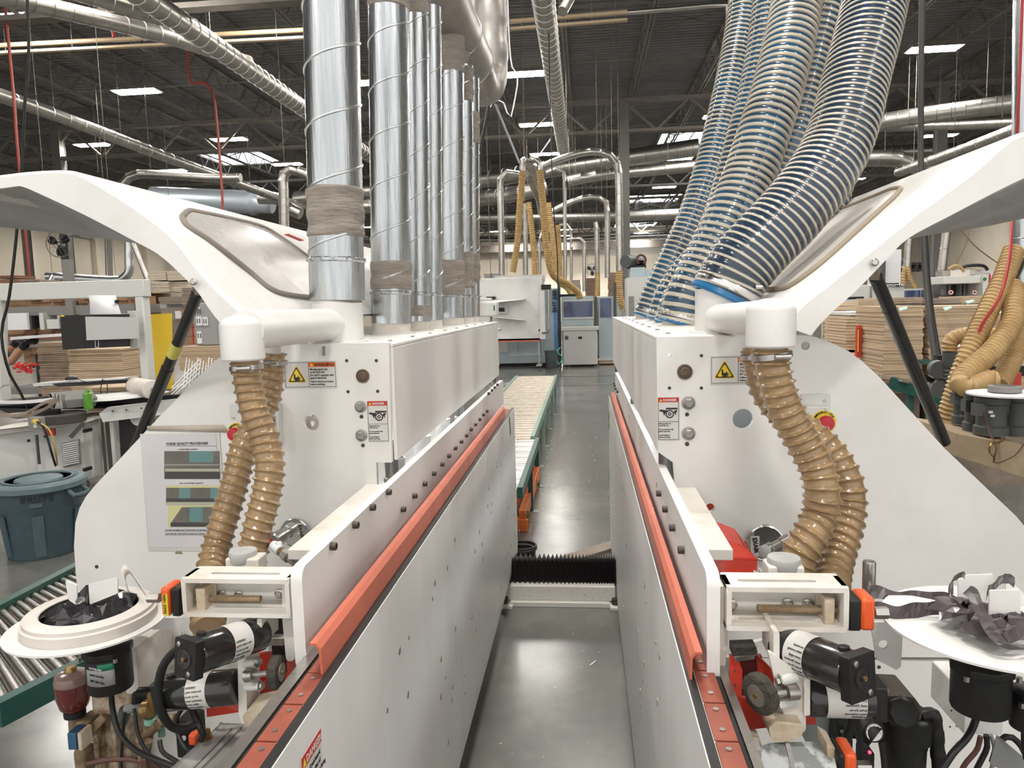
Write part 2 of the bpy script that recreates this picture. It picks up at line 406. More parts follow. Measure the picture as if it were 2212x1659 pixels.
# ---------------------------------------------------------------- ceiling lights
def make_light():
    t = thing('ceiling_light', '', 'ceiling light', V(0, 0, 0), 'white troffer lights hanging in rows below the roof joists')
    m = MB(); m.box(-.60, .60, -.2, .2, .02, .05)
    m.add([V(-.64, -.24, -.03), V(.64, -.24, -.03), V(.64, .24, -.03), V(-.64, .24, -.03), V(-.5, -.14, .09), V(.5, -.14, .09), V(.5, .14, .09), V(-.5, .14, .09)],
          [(4, 5, 6, 7), (0, 1, 5, 4), (1, 2, 6, 5), (2, 3, 7, 6), (3, 0, 4, 7)])
    m.obj('housing', joist_m, t, smooth=False)
    MB().box(-.60, .60, -.20, .20, -.055, -.032).obj('diffuser', lamp_m, t, smooth=False)
    for s in (-1, 1):
        MB().cyl(V(s * .5, 0, .08), V(s * .5, 0, 1.1), .006, n=5).obj('hanging_wire', joist_m, t)
    return t
L0 = make_light(); ZL = 8.02
spots = [(548, 0), (12, 36), (295, 195), (200, 311), (495, 299), (370, 367), (620, 353), (1137, 157), (1161, 267), (1178, 331), (775, 177), (2018, 103), (1560, 249),
         (2030, 291), (1435, 403), (1640, 120), (1405, 430), (1842, 385), (1075, 499), (1106, 515), (1395, 485), (1385, 502), (1128, 531), (1218, 508), (1220, 495), (1100, 523), (1380, 512), (1372, 520), (1218, 520)]
fl = True
LBL = ['glowing troffer light cut by the top photo edge, left of the silver ducts', 'glowing troffer light cut off at the top left corner', 'largest whole troffer light at upper left, over the left hood', 'troffer light left of the thin hanging wire, above the left hood apex',
 'troffer light crossed by the dark red hanging hose', 'small troffer light just above the left hood elbow duct', 'troffer light beside the elbow duct left of the nearest silver riser', 'troffer light just right of the fat manifold elbow', 'troffer light above the left tan hose elbow', 'troffer light with a white brace rod crossing it, above the tan hoses',
 'troffer light peeping between the first two silver ducts', 'large troffer light at upper right behind the thick hanging cable', 'small lit end of a troffer light left of the blue hoses', 'troffer light behind the grey column at the right', 'small troffer light below the crossing duct left of the blue hoses', 'lit sliver of a troffer light between the blue hoses',
 'small troffer light under the far right rooflight', 'small troffer light just above the right hood ridge', 'far troffer light left of the first vertical pipe', 'far troffer light between the vertical pipe and first tan hose', 'far troffer light right of the grey column, upper of its pair', 'far troffer light right of the grey column, lower of its pair',
 'far troffer light seen through the gap of the tan hoses', 'far troffer light right of the thin pipe, lower', 'far troffer light right of the thin pipe, upper', 'far troffer light low behind the first tan hose', 'tiny far troffer light right of the column, third down', 'tiny far troffer light right of the column, lowest', 'tiny far troffer light lowest beside the thin pipe']
for (px, py) in spots:
    q = PZ(px, py, ZL)
    if q.y > 73: q.y = 73
    if q.y > 45: q.y = min(q.y, 73)
    o = L0 if fl else dup(L0); fl = False; o.location = q
    o['label'] = LBL[spots.index((px, py))]
o = dup(L0, label='troffer ceiling light added to brighten the hall, out of view or hidden by ducts'); o.location = (-.2, 1.6, ZL)  # extra lamp added over the aisle to brighten the skirts
for y in (-3.5, 6.0, 12.3):  # unseen lamp rows added to light the foreground and aisle
    for x in (-8, -.2, 6.5):
        o = dup(L0, label='troffer ceiling light added to brighten the hall, out of view or hidden by ducts'); o.location = (x, y, ZL)
for x, y in [(-31, 30), (-31, 38), (-31, 46), (-31, 54), (-31, 62), (-24, 50), (-24, 62), (-16, 56), (-8.2, 30), (25.5, 34), (25.5, 42), (25.5, 50), (25.5, 58), (18, 50), (18, 60), (4.2, 34), (6.2, 22), (12, 66), (4, 70), (-6, 70), (-14, 70), (-24, 70)]:  # lamps added mostly out of sight to lift the far hall
    o = dup(L0, label='troffer ceiling light added to brighten the hall, out of view or hidden by ducts'); o.location = (x, y, ZL)

# ---------------------------------------------------------------- ducts, heaters, hanging hoses under the roof
def duct(label, pts, r, ring=.32, n=14, m=None, name='spiral_duct', group=None, cat='duct', ridge=.07):
    W = [PP(p) for p in pts]; C = catmull(W) if len(W) > 2 else W
    L = sum((b - a).length for a, b in zip(C, C[1:])); st = []; rr = []; q = 0; wr = max(.012, ring * .05)
    while q < L - wr * 3:
        for dq, f_ in ((0, 1), (wr * .3, 1 + ridge), (wr * .7, 1 + ridge), (wr, 1)): st.append(q + dq); rr.append(f_ * r)
        q += ring
    st.append(L); rr.append(r); T = stations(C, st); b = MB(); vs = []; e = None
    for i, p in enumerate(T):
        t = (T[min(i + 1, len(T) - 1)] - T[max(i - 1, 0)]).normalized()
        if e is None: e = t.cross(ZA if abs(t.z) < .9 else YA).normalized()
        e = (e - e.dot(t) * t).normalized(); g = t.cross(e)
        vs += [p + (e * math.cos(2 * PI * k / n) + g * math.sin(2 * PI * k / n)) * rr[i] for k in range(n)]
    k_ = len(T); b.add(vs, [(j * n + i, j * n + (i + 1) % n, (j + 1) * n + (i + 1) % n, (j + 1) * n + i) for j in range(k_ - 1) for i in range(n)] + [tuple(range(n))[::-1], tuple(range((k_ - 1) * n, k_ * n))])
    o = b.obj(name, m or galvd); tag(o, label, cat, group)
    W = [PP(p) for p in pts]; L = sum((b - a).length for a, b in zip(W, W[1:]))
    if L > 1.2:
        k = 1 if L < 4 else 3
        C = catmull(W) if len(W) > 2 else [W[0].lerp(W[1], i / 20) for i in range(21)]
        for i in range(k):
            q = C[int(len(C) * (i + .6) / (k + .2))]
            MB().cyl(q, V(q.x, q.y, ZC + .02), .008, n=5).obj('hanger', joist_m, o)
    return o
def dpts(*a): return [P(*t) for t in a]
# two ducts meeting high on the left, running down the hall
duct('thick spiral duct running diagonally from the top to behind the nearest silver riser', [V(-6.85, 7, 6.75), V(-6.85, 15.5, 6.75), V(-6.85, 24, 6.7), V(-6.85, 34, 6.6)], .19)
q = PZ(540, 140, 6.72)
duct('spiral duct slanting in from the upper left to join the thick diagonal duct', [P(-160, -45, 10.2), P(90, 12, 11.9), P(360, 78, 13.9), P(538, 136, 15.9)], .145)
duct('short dusty spiral duct at the top merging behind the diagonal duct', [P(150, -25, 11), P(260, 8, 11.8), P(390, 48, 13)], .15)
for t in ((190, 39, 12.6), (330, 22, 12.2)):
    pass
duct('long thin spiral duct running deep down the left bay above the white hood', [P(-60, 185, 15.0), P(130, 252, 17.3), P(400, 355, 22.2), P(655, 448, 30.5)], .15, ring=.5)
duct('spiral duct running straight away above the aisle toward the tan hoses', [V(-.60, 7, 6.8), V(-.60, 12, 6.8), V(-.60, 18, 6.8), V(-.60, 25, 6.8)], .19)
o = MB(); o.cyl(P(1240, -20, 13.4), P(1215, 25, 13), .09, n=12)
tag(o.obj('branch_duct', galvd), 'short branch duct joining the aisle duct near the top of the photo', 'duct')
# radiant heater bars
def heater(a, c, label):
    t = thing('radiant_heater', label, 'heater', (a[0], a[1], a[2]), 'beige radiant heater bars under the joists')
    d = V(0, 0, -.16)
    MB().cyl(P(*a), P(*c), .05, n=10).obj('burner_tube', tanpipe, t)
    MB().bar(P(*a) + d, P(*c) + d, .11, .05).obj('reflector', tanpipe, t)
    a_, c_ = P(*a), P(*c)
    for k in range(5):
        p = a_.lerp(c_, (k + .5) / 5); MB().bar(p + d * 1.2, p + V(0, 0, 2.0), .015).obj('hanger', joist_m, t)
heater((-60, 101, 16), (672, 64, 16.3), 'beige radiant heater bar crossing below the roof at the upper left')
heater((1102, 46, 16.3), (1355, 26, 16.4), 'beige radiant heater bar ending right of the aisle duct')
tag(MB().sweep([P(1355, 27, 16.4), P(1465, 18, 16.4), P(1572, 11, 16.4), P(1572, 40, 16.4)], .05, n=10, step=.3).obj('gas_pipe', galvd), 'grey gas pipe running on from the end of the beige heater', 'pipe')
# ducts crossing in the middle and right
duct('upper crossing spiral duct from behind the silver risers to behind the blue hoses', dpts((640, 430, 34), (900, 402, 33), (1060, 386, 32), (1250, 356, 31), (1510, 318, 30)), .33, ring=.6)
duct('crossing spiral duct bending down left of the grey column', dpts((1226, 392, 27.5), (1300, 378, 27.5), (1510, 358, 28)), .20, ring=.5)
duct('dusty crossing duct below the upper one behind the silver risers', dpts((760, 448, 31), (900, 440, 30), (1040, 428, 29), (1120, 418, 28), (1180, 405, 28)), .28, ring=.5)
duct('low horizontal spiral duct crossing behind the tan hoses and arched pipes', dpts((980, 470, 36), (1100, 470, 36), (1250, 468, 36), (1470, 462, 36)), .26, ring=.6)
duct('thin far spiral duct crossing in front of the end wall', dpts((1030, 518, 60), (1200, 518, 60), (1400, 510, 60), (1480, 508, 60)), .2, ring=.9)
duct('fat spiral duct crossing at the right above the white hood', dpts((1840, 282, 22), (1900, 264, 22), (2040, 243, 21), (2230, 218, 20)), .22)
duct('lower slimmer spiral duct beside the fat one at the right', dpts((1850, 276, 24), (1960, 272, 24), (2100, 268, 23), (2230, 262, 22)), .15)
duct('spiral duct with offset bends crossing low behind the blue hoses', dpts((1800, 345, 24), (1920, 342, 24), (1960, 350, 24), (1990, 362, 24), (2060, 356, 24), (2130, 350, 24)), .24)
duct('horizontal spiral duct between two lights at the right', dpts((1860, 333, 28), (2000, 326, 28), (2100, 325, 28)), .25)
duct('galvanised duct leaning down behind the right hood top edge', dpts((1940, 372, 22), (2060, 330, 20), (2212, 272, 18)), .13)
# big blue-grey air handler on the left
t = thing('air_handler', 'large pale blue-grey round air duct behind the left white hood', 'duct', (430, 440, 30))
paleair = mat('air_duct', (.42, .47, .52), .4, .5)
MB().cyl(P(330, 428, 30), P(545, 437, 30), .47, n=24).obj('drum', paleair, t)
MB().lathe(P(545, 437, 30), P(590, 445, 30) - P(545, 437, 30), [(.52, 0), (.52, .1), (.4, .25), (.3, .9)], n=24).obj('reducer', paleair, t)
MB().sweep(dpts((560, 428, 29), (600, 430, 29), (625, 450, 29), (650, 462, 29)), .24, n=14, step=.12).obj('elbow', galvd, t)
duct('galvanised elbow duct curving up over the left white hood', dpts((262, 402, 20), (276, 385, 20), (300, 376, 20), (360, 378, 20), (450, 384, 20), (520, 384, 20)), .12)
duct('vertical galvanised duct with elbow beside the nearest silver riser', dpts((614, 500, 18), (613, 420, 18), (612, 385, 18), (622, 367, 18), (650, 372, 18), (690, 390, 18)), .12, ring=.2)
# galvanised pipe with outlets on the left
t = thing('dust_manifold', 'horizontal galvanised extraction pipe with small outlets over the white gantry', 'duct', (190, 600, 14))
MB().sweep(dpts((279, 500, 14), (279, 560, 14), (279, 585, 14), (268, 600, 14), (250, 605, 14), (180, 602, 14), (120, 597, 14), (102, 597, 14)), lambda q, a: .083 + (.004 if int(q / .12) % 2 else 0), n=16, step=.04).obj('pipe', galvb, t)
for k in range(8):
    x = 122 + k * 14.5; MB().cyl(P(x + 4, 606, 14), P(x - 5, 617, 13.8), .028, n=10).obj('outlet', galvb, t)
MB().cyl(P(116, 597, 14), P(104, 618, 13.7), .07, n=14).obj('branch', galvb, t)
MB().cyl(P(113, 595, 14), V(P(113, 595, 14).x, 14, ZC), .006, n=6).obj('hanging_wire', joist_m, t); MB().cyl(P(250, 600, 14), V(P(250, 600, 14).x, 14, ZC), .006, n=6).obj('hanging_wire', joist_m, t)
tag(MB().cyl(P(280, 508, 13.5), P(322, 612, 13.5), .045, n=12).obj('slanting_pipe', galvd), 'straight grey pipe slanting down over the yellow panel', 'pipe')
tag(MB().sweep(dpts((321, 610, 13.4), (336, 640, 13.2), (352, 678, 13), (358, 700, 13)), lambda q, a: .055 + .006 * math.sin(q * 120), n=12, step=.013).obj('flexible_hose', hose_f), 'tan flexible hose hanging to the yellow panel', 'hose')

# arched pipes and tan hoses over the far machines
def arch(label, r, *pts): return duct(label, dpts(*pts), r, ring=.28, n=12, m=galvd)
arch('galvanised pipe arching high over the aisle, beside the grey column', .105, (1150, 372, 21), (1200, 348, 21), (1250, 332, 21), (1290, 328, 21), (1322, 338, 21), (1335, 362, 21), (1337, 400, 21), (1338, 500, 21), (1339, 585, 21))
arch('galvanised pipe turning down left of the tan hoses', .085, (1140, 382, 20), (1110, 374, 20), (1090, 374, 20), (1081, 386, 20), (1081, 420, 20), (1083, 520, 20), (1084, 605, 20))
arch('second smaller galvanised arch right of the tan hoses', .09, (1190, 458, 25), (1235, 436, 25), (1270, 426, 25), (1300, 429, 25), (1311, 445, 25), (1312, 500, 25), (1312, 600, 25))
arch('thin galvanised pipe standing right of the tan hoses', .055, (1180, 374, 22), (1200, 366, 22), (1214, 366, 22), (1219, 380, 22), (1220, 450, 22), (1221, 610, 22))
arch('thin galvanised pipe with a far bend', .05, (1208, 486, 27), (1224, 485, 27), (1232, 492, 27), (1234, 520, 27), (1234, 618, 27))
arch('small far galvanised pipe bending down', .08, (1225, 518, 34), (1250, 515, 34), (1260, 522, 34), (1262, 545, 34), (1262, 630, 34))
arch('upright galvanised pipe between the two arches', .10, (1286, 480, 30), (1289, 500, 30), (1290, 560, 30), (1291, 640, 30))
arch('upright galvanised pipe hanging behind the tan hoses', .075, (1135, 440, 24), (1135, 500, 24), (1136, 600, 24))
arch('thin upright galvanised pipe behind the white enclosure', .055, (1172, 500, 28), (1166, 520, 28), (1166, 600, 28))
def hose_far(label, r, *pts):
    o = MB().sweep(dpts(*pts), lambda q, a: r + r * .09 * math.sin(q * 2 * PI / .06 + a), n=12, step=.02).obj('extraction_hose', hose_f)
    return tag(o, label, 'hose')
hose_far('tan hose hanging from the left elbow above the white enclosure', .085, (1129, 370, 19.5), (1124, 430, 19.5), (1118, 520, 19.5), (1108, 588, 19.5))
hose_far('tan hose hanging from the right elbow down to the blue machine', .09, (1166, 368, 19.7), (1172, 430, 19.7), (1180, 530, 19.7), (1194, 592, 19.9), (1225, 612, 20.3), (1248, 632, 20.6), (1253, 645, 20.6))
hose_far('tan hose hanging between the first two, ending behind the white enclosure', .085, (1142, 437, 22), (1149, 500, 22), (1155, 560, 22), (1156, 603, 22))
hose_far('tan hose just right of the longest hanging hose', .085, (1184, 438, 22), (1192, 500, 22), (1200, 570, 22), (1205, 605, 22), (1225, 622, 22), (1240, 645, 22))
hose_far('deep yellow-tan hose furthest right of the hanging hoses', .09, (1205, 486, 26), (1208, 540, 26), (1210, 590, 26), (1216, 615, 26))
hose_far('tan hose dropping from the arched pipe to the right-hand cabinet', .095, (1338, 585, 20.9), (1337, 620, 20.9), (1341, 650, 20.9), (1348, 668, 20.9))
hose_far('small tan hose below the upright pipe between the arches', .08, (1291, 590, 29), (1290, 620, 29), (1289, 640, 29))
for a, c, l in (((1129, 372, 19.5), (1131, 345, 19.5), 'small galvanised elbow on top of the left tan hose'), ((1166, 370, 19.7), (1158, 345, 19.7), 'galvanised elbow on top of the right tan hose')):
    s = 1 if a[0] > 1140 else 0
    tag(MB().sweep(dpts(a, (a[0], a[1] - 15, a[2]), c, (c[0] - 12 + 20 * (1 - s), c[1] + 8 - 6 * s, c[2] + .3), (1150, 372, 20.5)), .08, n=12, step=.05).obj('elbow', galvd), l, 'elbow')
tag(MB().sweep(dpts((1150, 368, 20.5), (1156, 400, 21.5), (1168, 432, 23), (1172, 458, 25)), .16, n=12, step=.1).obj('collector_duct', galvd), 'fat sloping duct collecting the tan hoses', 'duct')
# hanging hoses, wires
def inv3(p):
    v = ROT.transposed() @ (p - CAMLOC); return (CX + F * v.x / -v.z, CY - F * v.y / -v.z, p.y)
def drop(label, r, m, *pts, name='hanging_hose', cat='hose', group=None):
    W = dpts(*pts); p0 = W[0]
    if p0.z < ZC - .6: W = [V(p0.x, p0.y, ZC), V(p0.x, p0.y, p0.z * .4 + ZC * .6)] + W
    return tag(MB().sweep(W, r, n=8, step=.12).obj(name, m), label, cat, group)
redh = mat('red_air_hose', (.26, .04, .025), .5)
drop('dark red air hose hanging at the far left over the white hood', .028, redh, (30, 215, 14), (36, 300, 14), (50, 450, 14), (60, 560, 14), (66, 616, 14))
drop('dark red air hose hanging in front of the rooflight', .035, redh, (410, 176, 19), (440, 178, 19), (460, 205, 19), (468, 260, 19), (476, 360, 19), (483, 470, 19))
drop('bright red air hose dangling from the beige heater', .03, redw, (250, 10, 15.5), (247, 40, 15.5), (243, 72, 15.5), (246, 80, 15.5))
drop('black cable hanging at the left edge and swinging behind the gantry', .012, black, (58, -20, 6), (52, 250, 6), (38, 480, 6), (20, 640, 6), (3, 720, 6), (18, 800, 6), (45, 850, 6.2), (70, 905, 6.4), name='hanging_cable', cat='cable')
drop('black cable running down past the silver risers', .02, black, (1068, -20, 9), (1062, 130, 9), (1056, 230, 9), (1040, 310, 9), (1030, 400, 9), name='hanging_cable', cat='cable')
drop('thin pale cord looping beside the manifold elbow', .009, paper, (1100, 90, 9), (1118, 160, 9), (1112, 215, 9), (1101, 258, 9), (1090, 225, 9), (1072, 212, 9), (1064, 224, 9), (1058, 232, 9), name='hanging_rope', cat='cord')
drop('dark cord hanging straight down the middle of the hall', .011, black, (1190, 290, 14), (1196, 450, 14), (1204, 560, 14), (1206, 700, 14), name='hanging_rope', cat='cord')
for (px, a, c, yy), wl_ in zip(((117, 215, 240, 18), (212, 308, 372, 22), (365, 370, 430, 24), (1134, 262, 345, 20), (1290, 130, 330, 20), (1100, 60, 130, 18), (690, 60, 200, 18), (222, 330, 385, 20), (1210, 330, 365, 24), (1130, 470, 600, 30), (1060, 400, 600, 18), (1096, 520, 600, 34), (1270, 560, 630, 40)), ('dropping to the left thin duct', 'ending at the left hood top', 'dropping toward the small light over the elbow duct', 'above the left tan hose elbow', 'beside the right tan hose elbow', 'at the top beside the white cord', 'hidden behind the nearest silver riser', 'left of the elbow duct on the left', 'between the aisle duct and the arched pipe', 'over the white enclosure, right', 'over the white enclosure, left', 'far left of the first tan hose', 'far right by the wall fan')):
    drop('thin suspension wire ' + wl_, .008, joist_m, inv3(V(P(px, c, yy).x, yy, ZC - .7)), (px, c, yy), name='suspension_wire', cat='wire', group='suspension wires under the roof')
for a, c, l in (((1190, 300, 20), (1158, 345, 19.7), 'white brace rod slanting down to the right tan hose elbow'), ((1070, 225, 18), (1122, 352, 20), 'pale brace rod slanting down to the left tan hose elbow')):
    tag(MB().bar(P(*a), P(*c), .05, .02).obj('brace_rod', paper), l, 'rod')
# ================================================================ the two edge machines facing each other across the aisle
def poly_px(pts, Y): return [P(x, y, Y) for x, y in pts]
def rounded(pts, r=.01, n=5):
    out = []; k = len(pts)
    for i in range(k):
        p, a, b = pts[i], pts[i - 1], pts[(i + 1) % k]
        ra = min(r, (a - p).length * .45); rb = min(r, (b - p).length * .45)
        s = p + (a - p).normalized() * ra; e = p + (b - p).normalized() * rb
        for j in range(n + 1):
            t = j / n; out.append(s * (1 - t) ** 2 + p * 2 * t * (1 - t) + e * t * t)
    return out

def warn_sticker(par, px0, py0, px1, py1, Y, wfull):
    """Orange WARNING plate: lower-left / upper-left pixels give its height, wfull its width in metres."""
    a = P(px0, py1, Y); h = (P(px0, py0, Y) - a).length; B = Board(a, XA, ZA, .001)
    root = B.rect(0, 0, wfull, h, sticker_w, par, 'warning_sticker', t=.0008); root['label'] = 'white plate with black triangle sign and orange WARNING bar'
    k = h; g = wfull - .006; x1 = k * .94
    for (q0, q1, q2, q3) in ((.003, .0035, g + .003, .0045), (.003, h - .0045, g + .003, h - .0035), (.003, .004, .004, h - .004), (g + .002, .004, g + .003, h - .004), (x1, .004, x1 + .001, h - .004)):
        B.rect(q0, q1, q2, q3, ink, root, 'border_line', .0009)
    c = x1 / 2 + .001; r = k * .43
    tri = lambda s, dy=0: [(c + r * s * math.cos(t), h * .43 + dy + r * s * math.sin(t)) for t in (PI / 2, PI / 2 + 2 * PI / 3, PI / 2 + 4 * PI / 3)]
    def rt(s): return [(p.x, p.z) for p in rounded([V(x, 0, z) for x, z in tri(s)], .006)]
    B.poly(rt(1.0), ink_y, root, 'triangle', .0009); B.poly(rt(.90), ink_b, root, 'triangle', .0014); B.poly(rt(.68), ink_y, root, 'triangle', .0019)
    s = h / .09
    hand = [(-.010, .014), (-.005, .015), (-.004, .003), (.004, .004), (.006, .010), (.008, .004), (.016, .001), (.008, -.001), (.016, -.005), (.007, -.005), (.012, -.010), (.004, -.008), (-.001, -.012), (-.010, -.012), (-.005, -.005), (-.010, -.004)]
    B.poly([(c + x * s * .95, h * .37 + y * s * .95) for x, y in hand], ink, root, 'crushed_hand', .0024)
    B.rect(x1 + .001, h * .78, g + .002, h - .0045, ink_o, root, 'header_bar', .0009)
    t0 = x1 + .001
    B.poly([(t0 + .005 * s, h * .81), (t0 + .017 * s, h * .81), (t0 + .011 * s, h * .93)], ink_y, root, 'alert_triangle', .0014)
    B.txt('WARNING', t0 + .019 * s, h * .805, h * .165, ink, root, .0016, bold=.0004, xs=.95)
    ls = ['Moving parts can', 'crush and cut.', 'Do NOT operate with', 'guard removed.', 'Follow lockout procedure', 'before servicing.']
    ys = [.66, .56, .44, .34, .21, .11]
    for i, (l, y) in enumerate(zip(ls, ys)): B.txt(l, t0 + .004 * s, h * y, h * (.105 if i < 4 else .09), ink, root, .001, bold=.0002, xs=.92)
    return root
def danger_sticker(par, px0, py0, px1, py1, Y):
    a = P(px0, py1, Y); h = (P(px0, py0, Y) - a).length; wd = (P(px1, py1, Y) - a).length; B = Board(a, XA, ZA, .001); s = h / .125
    root = B.rect(0, 0, wd, h, sticker_w, par, 'danger_sticker', t=.0008); root['label'] = 'white DANGER label with red bar and roller pictogram'
    for q in ((.001, .002, wd - .001, .003), (.001, .002, .002, h - .002), (wd - .002, .002, wd - .001, h - .002), (.001, h * .43, wd - .001, h * .43 + .001)):
        B.rect(*q, ink, root, 'border_line', .0009)
    B.rect(.001, h * .885, wd - .001, h - .001, ink_r, root, 'header_bar', .0009)
    B.poly([(wd * .07, h * .905), (wd * .21, h * .905), (wd * .14, h * .96)], ink_y, root, 'alert_triangle', .0014)
    B.txt('DANGER', wd * .25, h * .91, h * .074, sticker_w, root, .0016, bold=.0003)
    cx, cz = wd * .56, h * .61; R = wd * .20
    for r1, r2 in ((R, R * .72), (R * .42, R * .2)):
        c1 = [(cx + r1 * math.cos(2 * PI * i / 20), cz + r1 * math.sin(2 * PI * i / 20)) for i in range(20)]
        c2 = [(cx + r2 * math.cos(2 * PI * i / 20), cz + r2 * math.sin(2 * PI * i / 20)) for i in range(20)]
        B.poly(c1, ink, root, 'roller_sign', .001, holes=(c2,))
    B.rect(wd * .38, h * .715, wd * .93, h * .755, ink, root, 'roller_sign', .001)
    B.poly([(wd * .08, h * .72), (wd * .42, h * .70), (wd * .50, h * .67), (wd * .36, h * .64), (wd * .30, h * .57), (wd * .24, h * .66), (wd * .08, h * .68)], ink, root, 'roller_sign', .0016)
    B.poly([(wd * .80, h * .70), (wd * .93, h * .69), (wd * .84, h * .64), (wd * .86, h * .58), (wd * .74, h * .65)], ink, root, 'roller_sign', .0016)
    for l, y in (('Moving parts can', .375), ('crush and cut.', .33), ('Do not operate with', .24), ('guard removed.', .195), ('Lockout/tagout', .105), ('before servicing.', .06)):
        B.txt(l, wd * .05, h * y, h * .046, ink, root, .001, bold=.00015, xs=.86)
    return root

def machine(side, D, px, label):
    """side -1 left / +1 right. D: X positions and depths measured for this machine."""
    s = side; YP = D['YP']; YE = D['YE']; YN = D['YN']
    t = thing('edge_banding_machine', label, 'machine', (D['hood'] * 1.0 + s * .35, 3.2, 0)) if 0 else thing('edge_banding_machine', label, 'machine', V(D['hood'] + s * .35, 3.2, 0))
    XP = D['panel']
    X = lambda u: XP + s * u
    # aisle-side skirt of sheet panels, kinked in at its foot
    ztop = D['ptop']
    YS = D['YS']; pb = D['pb']; ys = [.62, 1.5, 2.4, 3.3, 4.0, YS]
    for i in range(5):
        a, b = ys[i] + (.0015 if i else 0), ys[i + 1] - .0015
        pr = [(X(0), .16), (X(0), ztop), (X(.006), ztop), (X(.006), .16), (X(.012), .11), (X(.006), .11)]
        prof = [(X(0), pb + .06), (X(0), ztop), (X(.02), ztop), (X(.02), pb), (X(.003), pb)]
        MB().ext_y(prof, a, b).obj('skirt_panel', whitep, t, smooth=False)
    MB().box(*sorted((X(.10), X(.9))), YP + .1, YE - .02, .02, .92).obj('base_frame', white, t, smooth=False)
    # black and steel rails along the skirt's top, red pads and bars
    m = MB(); m.ext_y([(X(.002), ztop - .02), (X(.002), ztop + .004), (X(.016), ztop + .004), (X(.016), ztop - .02)], .62, YS); m.obj('black_guide_rail', black, t, smooth=False)
    y = .70 if s < 0 else .62; first = True
    while y < YS - .1:                                 # the feed chain's red pads
        L = .105
        MB().box(*sorted((X(.018), X(.052))), y, y + L - .004, ztop - .03, ztop + .002).obj('chain_pad', pad_m, t, smooth=False, bev=.001)
        if y < 1.5:
            for q in (.25, .78): MB().cyl(V(X(.034), y + L * q, ztop + .001), V(X(.034), y + L * q, ztop + .004), .0045, n=12).obj('pad_screw', steel, t)
        y += L
    MB().box(*sorted((X(.054), X(.060))), .62, YS, ztop - .03, ztop - .004).obj('dark_gap', black, t, smooth=False)
    MB().box(*sorted((X(.061), X(.083 if s < 0 else .075))), .62, YS - .05, ztop - .02, ztop + .0).obj('steel_rail', steel, t, smooth=False)
    # red channel cover
    rz = D['railz']; rx = D['railx']
    pr = [(rx, rz - .105), (rx, rz - .008), (rx + s * .012, rz), (rx + s * .030, rz), (rx + s * .030, rz - .006), (rx + s * .014, rz - .006), (rx + s * .003, rz - .014), (rx + s * .003, rz - .105)]
    rh = D['rh']; pr = [(rx - s * .004, rz - rh), (rx - s * .002, rz - .010), (rx + s * .006, rz), (rx + s * .018, rz), (rx + s * .018, rz - .004), (rx + s * .008, rz - .004), (rx + s * .002, rz - .012), (rx + s * .000, rz - rh)]
    c = MB().ext_y(pr, D['ry'], 4.25 if s < 0 else 4.9).obj('red_rail_cover', red, t, smooth=False)
    for q in range(3): MB().cyl(V(rx, YN + .35 + q * .9, rz - .045), V(rx - s * .003, YN + .35 + q * .9, rz - .045), .004, n=10).obj('screw', steel, c)
    # long pressure beam with its rounded end plate and cap screws
    bx = D['beam']; zt = D['bt']; zb = D['bb']
    a = YN; R = .035
    pf = [V(bx, a, zt - R), V(bx, a, zb + .02), V(bx, a + .015, zb), V(bx, a + .20, zb), V(bx, a + .20, ztop + .01), V(bx, YE - .02, ztop + .01), V(bx, YE - .02, zt), V(bx, a + R, zt)]
    pf = [V(bx, a, zt - .04), V(bx, a, zb)] + pf[3:6] + [V(bx, YE - .02, zt), V(bx, a, zt)]
    pf = rounded([V(bx, a, zt), V(bx, a, zb), V(bx, a + .07, zb), V(bx, a + .13, ztop + .015), V(bx, YE - .24, ztop + .015), V(bx, YE - .24, zt)], .028)
    beam = MB().prism(pf, V(s * .022, 0, 0)).obj('pressure_beam', white, t, bev=.002)
    for (bpx, bpy) in D['bolts']:
        q = PX(bpx, bpy, bx)
        if not (YN < q.y < YE): continue
        MB().lathe(V(bx - s * .0005, q.y, q.z), V(-s, 0, 0), [(.0085, 0), (.0085, .011), (.0075, .0125), (.005, .0125), (.005, .007)], n=14).obj('cap_screw', black_bolt, beam)
    # top flange plate lying on the beam in front of the hood
    MB().box(*sorted((bx + s * .02, bx + s * D['fl'])), YN + .29, YP - .001, zt - D['cz'] - .024, zt - D['cz']).obj('beam_cap', whited, t, smooth=False, bev=.002)
    # upper hood
    hx = D['hood']; ht = D['ht']; hb = D['hb']
    hood = MB()
    hood.box(*sorted((hx, hx + s * .36)), YP + .02, YE, ht - .012, ht)
    hood.box(*sorted((hx, hx + s * .012)), YP + .02, YE, hb, ht - .012)
    hood.box(*sorted((hx + s * .012, hx + s * .36)), YE - .01, YE, hb, ht - .012)
    ho = hood.obj('upper_hood', whited if 0 else white, t, smooth=False, bev=.003)
    for k in range(9):
        for q in (.05, .30):
            MB().cyl(V(hx + s * q, YP + .18 + k * .32, ht), V(hx + s * q, YP + .18 + k * .32, ht + .004), .007, n=8).obj('hood_screw', bolt_m, ho)
    # inner works seen through the gap: LED strip, red guards, blue-white plates, white cup
    MB().box(*sorted((hx + s * .16, hx + s * .18)), YP + .3, YE - .25, hb + .10, hb + .12).obj('light_strip', strip_m, t, smooth=False)
    inner = MB(); inner.box(*sorted((hx + s * .30, hx + s * .32)), YP + .05, YE - .1, ztop, ht - .03); inner.obj('inner_wall', offw, t, smooth=False)
